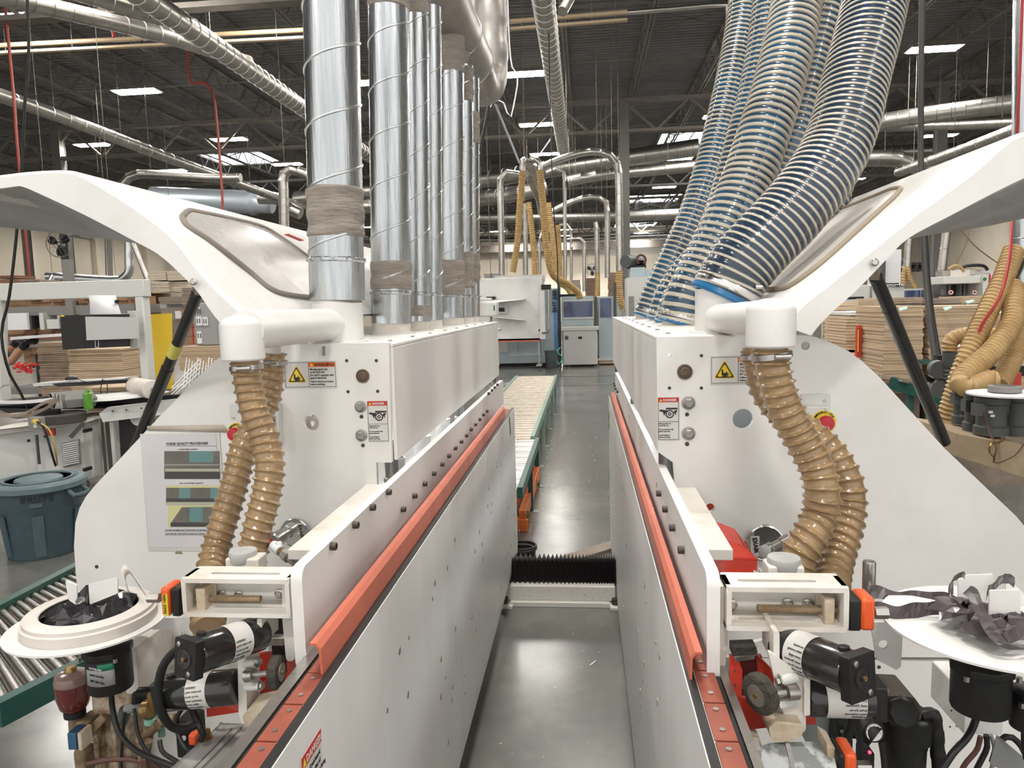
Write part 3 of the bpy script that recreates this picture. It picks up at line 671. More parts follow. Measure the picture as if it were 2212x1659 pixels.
    for k in range(3):
        yy = YP + .25 + k * .42
        MB().prism(rounded([V(hx + s * .03, yy, ztop + .16), V(hx + s * .05, yy, hb + .00), V(hx + s * .16, yy, hb + .02), V(hx + s * .17, yy, ztop + .16)], .02), V(0, .14 + .05 * k, 0)).obj('inner_guard', redg if k < 2 else offw, t, bev=.004)
        MB().lathe(V(hx + s * .05, yy - .08, ztop + .05), ZA, [(.03, 0), (.035, .1), (.036, .105), (.032, .105), (.028, .02)], n=20).obj('glue_cup', offw, t)
    for yy in (YP + .06, YP + 1.35, YE - .12):
        MB().cyl(V(hx + s * .03, yy, zt - .07), V(hx + s * .03, yy, hb + .06), .021, n=20).obj('lifting_spindle', mat('spindle_dark', (.22, .22, .22), .25, .9), t)
        MB().lathe(V(hx + s * .03, yy, zt - .07), ZA, [(.028, 0), (.028, .014), (.02, .02)], n=6).obj('spindle_nut', plate_m, t)
    # end plate standing across the machine
    Y = YP
    holes = [circ(P(x, y, Y), XA, ZA, r) for x, y, r in D['holes']]
    pl = rounded(poly_px(D['plate'], Y), .03, 4) if 0 else poly_px(D['plate'], Y)
    ep = MB().prism(pl, V(0, .018, 0), holes).obj('end_plate', white, t, smooth=False, bev=.0015)
    for x, y, r in D['tapped']:
        c = P(x, y, Y); MB().lathe(c, V(0, -1, 0), [(r, -.002), (r, .0015), (r * .5, .0018)], n=12).obj('tapped_hole', black_bolt, ep)
    for x, y in D['hexes']:
        c = P(x, y, Y); MB().lathe(c, V(0, -1, 0), [(.0185, 0), (.0185, .003), (.017, .004)], n=24).obj('washer', bolt_m, ep)
        MB().lathe(c, V(0, -1, 0), [(.013, .003), (.013, .012), (.010, .015)], n=6).obj('hex_bolt', bolt_m, ep)
    x, y = D['bore']; c = P(x, y, Y)
    MB().lathe(c, V(0, -1, 0), [(.021, .001), (.021, .004), (.0175, .0045), (.0175, -.002), (.013, -.002), (.013, .006), (.009, .007), (.009, .004)], n=24).obj('round_socket', mat('socket_brown', (.16, .12, .085), .5, .5), ep)
    return t, ep

bl = [(714, 1180), (763, 1134), (800, 1096), (835, 1063), (867, 1100), (892, 1071), (914, 1045), (934, 1023), (952, 1003), (967, 985), (981, 968), (994, 954), (1005, 941), (1015, 928), (1025, 917), (1034, 906), (1042, 896), (1050, 888),
      (1053, 850), (1060, 843), (1066, 837), (1072, 831)]
br = [(1478, 1188), (1458, 1140), (1442, 1100), (1428, 1066), (1415, 1102), (1404, 1072), (1395, 1045), (1387, 1022), (1380, 1002), (1372, 984), (1367, 968), (1362, 953), (1357, 939), (1353, 926), (1348, 915), (1345, 905), (1341, 896), (1338, 887),
      (1336, 846), (1332, 840), (1330, 833), (1328, 828)]
DL = dict(YP=2.20, YE=5.0, YS=4.64, pb=.165, YN=1.29, panel=-.452, ptop=1.104, railx=-.472, railz=1.169, rh=.056, ry=1.205, cz=.062, beam=-.532, bt=1.273, bb=1.07, fl=.15, hood=-.585, ht=1.645, hb=1.282, bolts=bl,
          plate=[(612, 744), (840, 741), (846, 999), (813, 999), (815, 1066), (850, 1066), (850, 1420), (176, 1420), (170, 1300), (163, 1225), (160, 1180), (163, 1130), (172, 1098), (186, 1072), (204, 1050), (330, 915), (420, 822), (452, 791), (470, 776), (490, 764)],
          holes=[(672, 913, .026)], tapped=[(749, 779, .005), (813, 779, .005), (752, 846, .005), (816, 845, .005), (781, 900, .006), (784, 962, .006), (209, 1224, .006)],
          hexes=[(779, 878), (781, 940)], bore=(784, 812))
DR = dict(YP=2.06, YE=5.25, YS=5.2, pb=.02, YN=1.24, panel=.161, ptop=1.112, railx=.170, railz=1.165, rh=.080, ry=1.21, cz=.055, beam=.200, bt=1.29, bb=1.08, fl=.10, hood=.196, ht=1.655, hb=1.335, bolts=br,
          plate=[(1418, 728), (1730, 724), (1762, 728), (1795, 740), (1832, 758), (1862, 780), (1900, 815), (2040, 968), (2195, 1115), (2216, 1140), (2226, 1165), (2228, 1200), (2230, 1420), (1510, 1420), (1468, 1070), (1458, 1060), (1454, 999), (1421, 976)],
          holes=[(1605, 905, .028), (1534, 1097, .0125), (1740, 747, .0115), (1447, 768, .004), (1652, 1170, .05)], tapped=[(1515, 768, .0045), (1446, 838, .0045), (1515, 838, .0045), (1484, 895, .0055), (1484, 959, .006), (2173, 1245, .008)],
          hexes=[(1487, 870), (1487, 936)], bore=(1479, 803))
ML, EPL = machine(-1, DL, None, 'white edge machine on the left of the aisle, silver ducts rising from its hood')
MR, EPR = machine(1, DR, None, 'white edge machine on the right of the aisle, blue ribbed hoses rising from its hood')
warn_sticker(EPL, 616, 781, 0, 839, 2.20, .1665)
danger_sticker(EPL, 797, 866, 841, 954, 2.20)
warn_sticker(EPR, 1534, 769, 0, 831, 2.06, .1665)
danger_sticker(EPR, 1421, 858, 1467, 951, 2.06)
# sparse screws on the skirts
for T, X0, s, rng in ((ML, DL['panel'], -1, 70), (MR, DR['panel'], 1, 44)):
    rnd = random.Random(5)
    for i in range(rng):
        y = .95 + rnd.random() * 3.9; z = .25 + rnd.random() * .72
        MB().cyl(V(X0, y, z), V(X0 - s * .0015, y, z), .0095 if i % 3 else .006, n=10).obj('skirt_screw', bolt_m, T)
MB().bar(PX(1100, 900, DL['panel'] + .002), PX(1103, 938, DL['panel'] + .002), .003, .02, up=YA).obj('green_tape', tapeg, ML, smooth=False)
for a, b in (((1316, 893), (1315, 905)), ((1314, 908), (1316, 922)), ((1315, 1022), (1315, 1034)), ((1314, 1063), (1315, 1076))):
    MB().bar(PX(*a, DR['panel'] - .002), PX(*b, DR['panel'] - .002), .003, .03, up=YA).obj('green_tape', tapeg, MR, smooth=False)
# danger plate low on the left skirt
q0 = PX(640, 1659, DL['panel']); q1 = PX(686, 1574, DL['panel'])
B = Board(V(DL['panel'], .93, .56), YA, ZA, .0008)
yA = PX(655, 1600, DL['panel']).y; 
B = Board(V(DL['panel'], PX(648, 1625, DL['panel']).y, .955), YA, ZA, .0008)
rt = B.rect(0, 0, .085, .10, sticker_w, ML, 'danger_sticker'); rt['label'] = 'white crush hazard label low on the skirt, red DANGER bar'
B.rect(0, .078, .085, .10, ink_r, rt, 'header_bar', .0008)
B.txt('DANGER', .018, .082, .0165, sticker_w, rt, .0014, bold=.0003); B.poly([(.004, .081), (.016, .081), (.010, .094)], ink_y, rt, 'alert_triangle', .0013)
for i, l in enumerate(('Crush hazard.', 'Keep clear of', 'moving parts during', 'operation.')): B.txt(l, .030, .062 - i * .014, .0105, ink, rt, .0012, xs=.8)
B.poly([(.004, .03), (.012, .066), (.018, .066), (.014, .04), (.026, .03), (.026, .02), (.004, .01)], ink, rt, 'crush_sign', .001)

# ---------------------------------------------------------------- hinged sound hoods (fibreglass shells standing open)
def hit_profile(px, py, prof, y0, y1, lift=0.):
    """where the photo ray first meets the shell made by running the XZ profile along Y"""
    d = ray(px, py); o = CAMLOC; best = None
    for (x0, z0), (x1, z1) in zip(prof, prof[1:]):
        nx, nz = (z1 - z0), -(x1 - x0); L = math.hypot(nx, nz); nx /= L; nz /= L
        if nz < 0: nx, nz = -nx, -nz
        dn = d.x * nx + d.z * nz
        if abs(dn) < 1e-9: continue
        t = ((x0 - o.x) * nx + (z0 - o.z) * nz) / dn
        if t <= 0: continue
        p = o + d * t; u = ((p.x - x0) * (x1 - x0) + (p.z - z0) * (z1 - z0)) / L ** 2
        if -.02 <= u <= 1.02 and y0 - .3 <= p.y <= y1 and (best is None or t < best[0]): best = (t, p + V(nx, 0, nz) * lift)
    return best[1] if best else None
def shell(side, outer, inner, y0, y1, label, under_px):
    t = thing('sound_hood', label, 'machine hood', P(*outer[0], y0), 'hinged white sound hoods standing open')
    op = catmull([P(x, y, y0) for x, y in outer], 5)
    prof = [(p.x, p.z) for p in op]
    ip = catmull([P(x, y, y0) for x, y in inner], 5)
    n = len(op)
    # outer skin with thickness
    nrm = []
    for i in range(n):
        a = op[max(i - 1, 0)]; b = op[min(i + 1, n - 1)]; dd = (b - a).normalized(); q = V(dd.z, 0, -dd.x)
        if q.z < 0: q = -q
        nrm.append(q)
    inn = [op[i] - nrm[i] * .012 for i in range(n)]
    # rolled edge: the skin starts a little behind the front and bends down into the end wall
    vs = []; fs = []
    ring = [(0.0, .014), (.004, .005), (.013, 0.0), (y1 - y0, 0.0), (y1 - y0, .012), (.02, .012)]
    for (dy, dn) in ring: vs += [op[i] - nrm[i] * dn + V(0, dy, 0) for i in range(n)]
    k = len(ring)
    fs = [(j * n + i, j * n + i + 1, (j + 1) * n + i + 1, (j + 1) * n + i) for j in range(k - 1) for i in range(n - 1)]
    fs += [((k - 1) * n + i, (k - 1) * n + i + 1, i + 1, i) for i in range(n - 1)]
    MB().add(vs, fs).obj('shell', fibre, t)
    # end wall between skin and lower outline
    m = MB(); N = 40
    def rs(C, N):
        L = [0]
        for i in range(1, len(C)): L.append(L[-1] + (C[i] - C[i - 1]).length)
        out = []
        for j in range(N):
            q = L[-1] * j / (N - 1); i = max(k for k in range(len(L)) if L[k] <= q + 1e-9); i = min(i, len(C) - 2)
            out.append(C[i].lerp(C[i + 1], (q - L[i]) / max(1e-9, L[i + 1] - L[i])))
        return out
    A = rs([op[i] - nrm[i] * .010 for i in range(n)], N); Bq = rs(ip, N)
    vs = A + Bq + [p + V(0, .012, 0) for p in A] + [p + V(0, .012, 0) for p in Bq]
    fs = []
    for i in range(N - 1):
        fs += [(i, i + 1, N + i + 1, N + i), (2 * N + i, 3 * N + i, 3 * N + i + 1, 2 * N + i + 1), (N + i, N + i + 1, 3 * N + i + 1, 3 * N + i), (i, 2 * N + i, 2 * N + i + 1, i + 1)]
    m.add(vs, fs).obj('end_wall', fibre, t)
    # grey foam-lined underside
    g = MB(); C = rs(ip, N); up = [p + V(0, .012, .0) for p in C]
    lo = [V(p.x, y1, p.z) for p in C]
    return t, prof, ip
outerL = [(545, 690), (505, 655), (440, 590), (385, 520), (330, 472), (262, 425), (200, 388), (165, 371), (130, 366), (60, 369), (0, 376), (-160, 396)]
innerL = [(490, 715), (455, 672), (425, 628), (380, 582), (340, 548), (300, 526), (180, 463), (55, 405), (40, 402), (0, 407), (-160, 425)]
HL, profL, ipL = shell(-1, outerL, innerL, 1.92, 4.9, 'open white sound hood of the left machine with a grey-sealed window', None)
outerR = [(1690, 700), (1730, 655), (1790, 608), (1850, 560), (1915, 508), (1976, 458), (2042, 410), (2100, 368), (2155, 318), (2190, 292), (2225, 282), (2300, 276), (2420, 280)]
innerR = [(1752, 725), (1772, 700), (1800, 672), (1845, 632), (1885, 592), (1925, 550), (1966, 512), (2060, 462), (2140, 420), (2212, 385), (2300, 350), (2420, 330)]
HR, profR, ipR = shell(1, outerR, innerR, 1.85, 5.0, 'open white sound hood of the right machine with a dusty window', None)
# underside liners, bent panels running back below the lip
def liner(t, pts0, pts1, name='underside_liner'):
    n = len(pts0); vs = pts0 + pts1 + [p + V(0, 0, .01) for p in pts0] + [p + V(0, 0, .01) for p in pts1]
    fs = []
    for i in range(n - 1): fs += [(i, i + 1, n + i + 1, n + i), (2 * n + i, 3 * n + i, 3 * n + i + 1, 2 * n + i + 1)]
    fs += [(0, n, 3 * n, 2 * n), (n - 1, 3 * n - 1, 4 * n - 1, 2 * n - 1)]
    fs += [(i, 2 * n + i, 2 * n + i + 1, i + 1) for i in range(n - 1)] + [(n + i, n + i + 1, 3 * n + i + 1, 3 * n + i) for i in range(n - 1)]
    MB().add(vs, fs).obj(name, fibre_in, t, smooth=False)
y0, y2 = 1.935, 3.0
liner(HL, [P(-160, 420, y0), P(0, 404, y0), P(54, 402, y0), P(180, 462, y0), P(300, 524, y0), P(322, 538, y0)],
          [P(-160, 436, 2.5), P(0, 448, 2.5), P(60, 455, 2.5), P(180, 478, 2.5), P(298, 523, 2.0), P(322, 538, 1.96)])
liner(HL, [P(-160, 436, 2.5), P(0, 448, 2.5), P(60, 455, 2.5), P(180, 478, 2.5), P(299, 524, 2.0)],
          [P(-160, 462, 2.9), P(0, 490, 2.9), P(60, 497, 2.9), P(200, 512, 2.9), P(302, 527, 2.02)])
liner(HR, [P(1962, 514, 1.87), P(2000, 496, 1.87), P(2060, 464, 1.87), P(2140, 424, 1.87), P(2212, 389, 1.87), P(2420, 330, 1.87)],
          [P(1964, 515, 1.9), P(2004, 505, 2.1), P(2060, 490, 2.3), P(2140, 468, 2.4), P(2212, 448, 2.4), P(2420, 400, 2.4)])
liner(HR, [P(1964, 515, 1.9), P(2004, 505, 2.1), P(2060, 490, 2.3), P(2140, 468, 2.4), P(2212, 448, 2.4), P(2420, 400, 2.4)],
          [P(1964, 516, 1.9), P(2004, 508, 2.15), P(2060, 500, 2.7), P(2140, 487, 2.8), P(2212, 472, 2.8), P(2420, 440, 2.8)])
def window(t, prof, top, bot, yr, dusty):
    N, M = 26, 12
    def rsp(C, N):
        C = [V(x, y, 0) for x, y in C]; C = catmull(C, 8); L = [0]
        for i in range(1, len(C)): L.append(L[-1] + (C[i] - C[i - 1]).length)
        out = []
        for j in range(N):
            q = L[-1] * j / (N - 1); i = min(max(k for k in range(len(L)) if L[k] <= q + 1e-9), len(C) - 2)
            out.append(C[i].lerp(C[i + 1], (q - L[i]) / max(1e-9, L[i + 1] - L[i])))
        return out
    A = rsp(top, N); Bt = rsp(bot, N); vs = []
    for i in range(N):
        for j in range(M + 1):
            p = A[i].lerp(Bt[i], j / M); h = hit_profile(p.x, p.y, prof, *yr, lift=.004)
            vs.append(h if h else V(*vs[-1]))
    fs = [(i * (M + 1) + j, (i + 1) * (M + 1) + j, (i + 1) * (M + 1) + j + 1, i * (M + 1) + j + 1) for i in range(N - 1) for j in range(M)]
    pane = MB().add(vs, fs).obj('window_pane', mat('dusty_acrylic_right', (.66, .63, .59), .42, c2=(.58, .54, .49), scale=4.) if dusty else acryl, t, solid=.004)
    edge = [hit_profile(p.x, p.y, prof, *yr, lift=.006) for p in A] + [hit_profile(p.x, p.y, prof, *yr, lift=.006) for p in reversed(Bt)][1:-1]
    edge = [p for p in edge if p]
    m = MB(); n = len(edge)
    loop = edge + [edge[0], edge[1]]
    m.sweep(loop, .0085 if not dusty else .007, n=8, cap=False).obj('window_seal', seal if not dusty else mat('tan_rubber', (.33, .27, .20), .6), t)
window(HL, profL, [(392, 470), (405, 459), (440, 464), (500, 476), (560, 491), (600, 512), (660, 555), (720, 602), (776, 655)],
       [(392, 470), (402, 490), (450, 522), (500, 560), (540, 592), (585, 628), (640, 642), (720, 646), (776, 655)], (1.92, 4.9), False)
window(HR, profR, [(1640, 628), (1650, 595), (1700, 545), (1748, 492), (1775, 468), (1830, 450), (1890, 427), (1930, 411), (1948, 410)],
       [(1640, 628), (1680, 627), (1705, 622), (1745, 596), (1790, 560), (1850, 506), (1900, 460), (1935, 428), (1948, 410)], (1.85, 5.0), True)
# hinge pins and gas struts
MB().lathe(P(420, 609, 1.91), V(0, -1, 0), [(.009, 0), (.009, .006), (.006, .009)], n=16).obj('hinge_pin', steel, HL)
MB().lathe(P(1888, 567, 1.845), V(0, -1, 0), [(.009, 0), (.009, .006), (.006, .009)], n=16).obj('hinge_pin', steel, HR)
MB().bar(P(652, 520, 2.75), P(618, 506, 2.7), .03, .002).obj('red_tape', ink_r, HL)
def strut(label, a, knee, b, Ya, Yb, r0, r1, lab=None):
    t = thing('gas_strut', label, 'gas strut', P(*a, Ya), 'black gas struts holding the sound hoods open')
    A = P(*a, Ya); Bq = P(*b, Yb); K = A.lerp(Bq, knee)
    MB().cyl(A, A.lerp(Bq, .02), r0 * .75, n=16).obj('clevis', steel, t)
    MB().cyl(A.lerp(Bq, .02), K, r0, n=20).obj('sleeve', blackg, t)
    MB().cyl(K, Bq, r1, n=20).obj('cylinder', blackg, t)
    if lab:
        c = A.lerp(Bq, .28); e = A.lerp(Bq, .35); MB().cyl(c, e, r0 + .0006, n=20).obj('yellow_label', mat('label_yellow', (.62, .55, .12), .5), t)
strut('black gas strut with yellow label holding up the left hood', (430, 625), .42, (286, 985), 1.98, 2.35, .0165, .0185, True)
strut('plain black gas strut holding up the right hood', (1888, 590), .18, (2040, 955), 1.93, 2.3, .0165, .0175)
MB().bar(P(430, 608, 1.96), P(427, 632, 1.97), .022).obj('strut_lug', steel, HL)
MB().bar(P(1886, 568, 1.9), P(1889, 600, 1.92), .022).obj('strut_lug', steel, HR)
# ================================================================ silver ducts and blue hoses over the machines
def riser(label, bot, top, r, base_z_px, collar_px=None, mast=(), pitch=.11, lean=None, seamtilt=1.0, topb=None):
    """spiral duct standing between two photo points (x, y, Y)"""
    a = P(*bot); c = P(*top); t = thing('duct_riser', label, 'duct', a, 'galvanised spiral ducts rising from the left machine')
    L = (c - a).length
    MB().cyl(a, c, r, n=48).obj('tube', galv, t)
    d = (c - a).normalized(); pts = [a + d * (.14), c]
    # raised spiral lock seam
    m = MB(); n = 40; vs = []; Ls = L - .14; steps = int(Ls / pitch * n); e = d.cross(YA).normalized(); g = e.cross(d)
    for i in range(steps + 1):
        an = -2 * PI * i / n; q = .14 + Ls * i / steps; o = e * math.cos(an) + g * math.sin(an)
        for dt, dr in ((-.005, 0), (-.003, .0038), (.003, .0038), (.005, 0)): vs.append(a + d * (q + dt) + o * (r + dr))
    m.add(vs, [(i * 4 + k, i * 4 + k + 4, i * 4 + k + 5, i * 4 + k + 1) for i in range(steps) for k in range(3)]).obj('spiral_seam', galvb, t)
    MB().lathe(a, d, [(r + .002, 0), (r + .002, .12), (r + .007, .124), (r + .007, .132), (r + .001, .136)], n=48).obj('sleeve', galv, t)
    for k in range(8):
        an = PI + k * PI / 7; MB().lathe(a + d * .128 + (XA * math.cos(an) + YA * math.sin(an)) * (r + .006), XA * math.cos(an) + YA * math.sin(an), [(.004, 0), (.004, .003)], n=6).obj('rivet', bolt_m, t)
    for q0, q1 in mast:
        rnd = random.Random(int(q0 * 1000)); ph = [rnd.random() * 6 for _ in range(6)]; k = 26
        def fn(q, an): return r + .0035 + .002 * math.sin(q * 95 + ph[0] + math.sin(an * 2)) + .0015 * math.sin(an * 5 + ph[1] + q * 40) - (.004 if q < .004 or q > q1 - q0 - .004 else 0)
        MB().sweep([a + d * q0, a + d * q1], fn, n=40, step=.005).obj('mastic_wrap', mastic, t)
    return t, a, d
def y_on(Y): return 1.632
def base(py_x, Y): 
    p = P(py_x, 700, Y); return p.x
Z_H = 1.645
def pt_on_hood(px, Y, z):     # point at depth Y, height z, on the column seen at photo x
    py = CY
    for _ in range(30):
        p = P(px, py, Y); py += (p.z - z) * F / Y * .98
    return P(px, py, Y)
# nearest: a white cast collar, then the duct
t, a, d = riser('widest silver duct, nearest the camera, grey mastic above its white collar', (729, 648, 2.36), (712, -140, 2.36), .0865, 0, mast=((.20, .355),), pitch=.187)
MB().lathe(pt_on_hood(731, 2.36, Z_H), ZA, [(.098, 0), (.098, .006), (.083, .007), (.083, .128)], n=40).obj('cast_collar', white, ML)
R_ = [('second silver duct with mastic at its foot and top', 846, 838, 3.10, .083, ((.14, .26), (1.27, 1.6)), .196),
      ('slim silver duct just behind the second one', 905, 899, 3.42, .052, ((.02, .08), (1.36, 1.6)), .19),
      ('slim silver duct third along, capped by a mastic cone', 935, 931, 3.72, .05, ((1.44, 1.7),), .2),
      ('silver duct with a mastic boot below the big manifold', 977, 975, 4.38, .072, ((.12, .34), (1.40, 1.6)), .2),
      ('thin silver duct half hidden behind its wider neighbour', 1003, 1001, 4.62, .058, ((.18, .40), (1.3, 1.5)), .2),
      ('last silver duct at the end of the left machine', 1018, 1016, 4.86, .056, ((.22, .4), (1.1, 1.3)), .2)]
mz = 3.38
for lab, xb, xt, Y, r, ms, pt in R_:
    bpt = pt_on_hood(xb, Y, Z_H + .045); tp = pt_on_hood(xt, Y, 3.20)
    t, a, d = riser(lab, (0, 0, 1), (0, 0, 1), r, 0) if 0 else (None, None, None)
    u = ray(0, 0)
    def inv(p):       # world point back to (x, y, Y)
        v = ROT.transposed() @ (p - CAMLOC); return (CX + F * v.x / -v.z, CY - F * v.y / -v.z, p.y)
    riser(lab, inv(bpt), inv(tp), r, 0, mast=[m_ for m_ in ms if m_[1] < 1.62], pitch=pt)
    MB().lathe(pt_on_hood(xb, Y, Z_H), ZA, [(r + .018, 0), (r + .018, .005), (r - .001, .006), (r - .001, .05)], n=36).obj('duct_collar', whited, ML)
# manifold with saddle boots and the elbow that lifts it
man_m = mat('manifold_galv', (.42, .40, .38), .42, .9, c2=(.33, .30, .27), scale=3.)
t = thing('duct_manifold', 'fat galvanised manifold running away over the silver ducts', 'duct', V(-.66, 4, 3.4))
MB().sweep([V(-.80, 2.5, 3.58), V(-.78, 3.4, 3.50), V(-.76, 4.3, 3.43), V(-.735, 5.12, 3.38)], .155, n=36, step=.08).obj('drum', man_m, t)
for yy in (3.0, 3.85, 4.65, 5.1): MB().torus(V(-.80 + (yy - 2.5) * .024, yy, 3.58 - (yy - 2.5) * .078), V(.02, 1, -.08), .155, .006, n=36, m=6).obj('joint_ring', galvb, t)
MB().sweep([V(-.735, 5.1, 3.385), V(-.71, 5.32, 3.29), V(-.67, 5.47, 3.36), V(-.655, 5.52, 3.62), V(-.655, 5.52, 4.8)], lambda q, an: .135 + (.006 if int(q / .12) % 2 else 0), n=28, step=.03).obj('elbow', man_m, t)
for (yy, r, x0) in ((3.72, .05, -.79), (4.38, .072, -.79), (4.62, .058, -.76), (4.86, .056, -.76)):
    MB().sweep([V(x0 + .005, yy, 3.12), V(x0 + .005, yy, 3.20), V(x0 + .02, yy, 3.33)], lambda q, an: r * (1.02 + q * 2.2), n=24, step=.04).obj('boot', mastic, t)

# blue ribbed hoses
def blue_hose(label, pts, r, pitch, wide=.55, clamp=True, rh=.006, fm=None):
    t = thing('ribbed_hose', label, 'hose', P(*pts[0]), 'blue ribbed extraction hoses rising from the right machine')
    W = [P(*p) for p in pts]
    MB().sweep(W, lambda q, an: r - .0015 * math.sin(2 * PI * q / pitch), n=32, step=pitch / 4).obj('film', fm or blue_t, t)
    MB().helix(pts, r - .001, pitch, pitch * wide, rh, n=28).obj('spiral_rib', rib_t, t, kind='stuff') if 0 else MB().helix(pts, r - .001, pitch, pitch * wide, rh, n=28).obj('spiral_rib', rib_t, t)
    d = (W[1] - W[0]).normalized()
    if clamp:
        c = MB().lathe(W[0] + d * .015, d, [(r + .004, 0), (r + .0055, .003), (r + .0055, .018), (r + .004, .021)], n=40).obj('hose_clamp', chrome, t)
        MB().cyl(W[0] + d * .026 + V(r * .6, -r * .85, 0), W[0] + d * .026 + V(r * .6 + .02, -r * .85 + .005, 0), .007, n=8).obj('clamp_screw', steel, c)
        MB().lathe(W[0] - d * .012, d, [(r + .003, 0), (r + .006, .006), (r + .003, .02)], n=40).obj('blue_cuff', mat('cuff_blue', (.01, .12, .27), .3), c)
    return t
blue_hose('thickest blue ribbed hose, nearest the camera', [(1564, 640, 2.28), (1590, 590, 2.28), (1636, 535, 2.29), (1700, 470, 2.31), (1757, 400, 2.34), (1800, 330, 2.38), (1826, 260, 2.42), (1848, 170, 2.48), (1872, 80, 2.54), (1890, 0, 2.6), (1905, -90, 2.66)], .0985, .0215, .46, rh=.004, fm=mat('navy_hose_film', (.010, .035, .075), .2, c2=(.024, .033, .048), scale=4., coat=.5))
blue_hose('second blue ribbed hose with broad beige coils, left of the thickest', [(1478, 698, 2.95), (1495, 640, 2.95), (1535, 560, 2.97), (1580, 470, 3.0), (1618, 380, 3.05), (1652, 280, 3.1), (1680, 190, 3.16), (1703, 100, 3.22), (1722, 0, 3.3), (1738, -90, 3.36)], .098, .0285, .62)
blue_hose('leftmost long blue ribbed hose', [(1402, 683, 4.2), (1418, 640, 4.2), (1442, 590, 4.2), (1480, 510, 4.22), (1512, 430, 4.25), (1540, 340, 4.3), (1562, 250, 4.36), (1582, 160, 4.42), (1600, 60, 4.5), (1612, -40, 4.56)], .083, .0275, .5)
blue_hose('blue ribbed hose mostly hidden behind the second one', [(1430, 690, 3.7), (1445, 640, 3.7), (1478, 590, 3.72), (1520, 540, 3.75), (1560, 440, 3.8), (1600, 300, 3.85), (1632, 180, 3.9), (1652, 60, 3.95), (1662, -40, 4.0)], .07, .027, .5)
blue_hose('narrow blue ribbed hose showing between the two thick ones', [(1452, 700, 3.3), (1468, 650, 3.3), (1510, 600, 3.35), (1580, 520, 3.4), (1650, 420, 3.4), (1700, 320, 3.4), (1730, 220, 3.42), (1755, 120, 3.46), (1785, 0, 3.5), (1800, -90, 3.54)], .075, .027, .55)
blue_hose('dark blue ribbed hose low behind the thickest, over the hood window', [(1655, 600, 2.75), (1690, 555, 2.78), (1740, 495, 2.82), (1783, 440, 2.86), (1800, 380, 2.9), (1790, 300, 2.9)], .07, .026, .5, clamp=False)
# their white sockets on the hood
for (px, Y, r) in ((1564, 2.28, .085), (1478, 2.95, .085), (1402, 4.2, .075), (1430, 3.7, .062), (1452, 3.3, .066)):
    q = pt_on_hood(px, Y, 1.655); MB().lathe(q, ZA, [(r + .02, 0), (r + .02, .005), (r, .006), (r, .03 if Y > 2.5 else .13)], n=32).obj('hose_socket', white if Y < 2.5 else whited, MR)

# white suction elbows on the plates
def suction(par, stub_px, Y, pipe, r, rs):
    x0, y0, x1, y1 = stub_px; cx = (x0 + x1) / 2
    top = P(cx, y0, Y); bot = P(cx, y1, Y); R = rs
    c = MB(); h_ = (top - bot).length; c.lathe(bot, ZA, [(R * .93, 0), (R, .004), (R, h_ - R * .5)] + [(R * math.cos(a_), h_ - R * .5 + R * .5 * math.sin(a_)) for a_ in (.25, .5, .75, 1.0, 1.25, 1.45)] + [(.001, h_)], n=40)
    o = c.obj('suction_elbow', white, par)
    MB().cyl(P(*pipe[0]), P(*pipe[1]), r, n=36).obj('suction_pipe', white, par)
    return o
suction(ML, (480, 680, 572, 778), 1.78, ((530, 714, 1.78), (725, 700, 2.34)), .050, .053)
MB().cyl(P(589, 700, 1.98), P(589, 770, 1.98), .022, n=20).obj('small_stub', white, ML)
MB().bar(P(700, 768, 2.195), P(700, 748, 2.195), .02, .004, up=XA).obj('bracket_tip', bolt_m, ML)
suction(MR, (1614, 644, 1715, 750), 1.62, ((1668, 688, 1.62), (1552, 688, 2.22)), .041, .051)
# ================================================================ between the machines and down the aisle
def inv(p):
    v = ROT.transposed() @ (p - CAMLOC); return (CX + F * v.x / -v.z, CY - F * v.y / -v.z, p.y)
# bellows on its white base, linking the machines
t = thing('slide_bellows', 'black pleated bellows across the aisle floor between the machines', 'bellows', V(-.14, 4.5, 0))
Yb = PZ(1210, 1308, 0).y
x0, x1 = P(1092, 1250, Yb + .1).x, P(1332, 1250, Yb + .1).x
zb, zt = .105, P(1210, 1205, Yb + .06).z
n = 30; y0b, y1b = Yb + .04, Yb + .14; k = 0
xs = [x0]
for i in range(n): xs.append(xs[-1] + (1.55 - .95 * i / n))
sc = (x1 - x0) / (xs[-1] - x0); xs = [x0 + (x - x0) * sc for x in xs]
for i in range(n):
    a, c = xs[i], xs[i + 1]; m = (a + c) / 2; ins = .03
    def rg(x, d): return [V(x, y0b + d, zb), V(x, y0b + d, zt - d), V(x, y1b - d * .3, zt - d), V(x, y1b - d * .3, zb)]
    A, Bq, C = rg(a, 0), rg(m, ins), rg(c, 0); b = MB(); b.add(A + Bq + C, [(0, 4, 5, 1), (1, 5, 6, 2), (2, 6, 7, 3), (4, 8, 9, 5), (5, 9, 10, 6), (6, 10, 11, 7)])
    b.obj('pleat', bellow_m, t, smooth=False)
spk = mat('speckled_white', (.62, .59, .54), .5, c2=(.22, .19, .16), scale=55., thr=(.62, .72))
t = thing('slide_pedestal', 'white speckled steel base bolted to the floor under the bellows', 'base', V(-.14, 4.35, 0))
b = MB(); xa, xb = P(1084, 1300, Yb).x, P(1336, 1300, Yb).x
b.box(xa + .02, xb - .02, Yb, Yb + .2, .03, P(1210, 1267, Yb).z); b.obj('channel', spk, t, smooth=False, bev=.003)
MB().box(xa + .05, xb - .05, Yb - .03, Yb + .2, .0, .03).obj('foot_flange', spk, t, smooth=False, bev=.003)
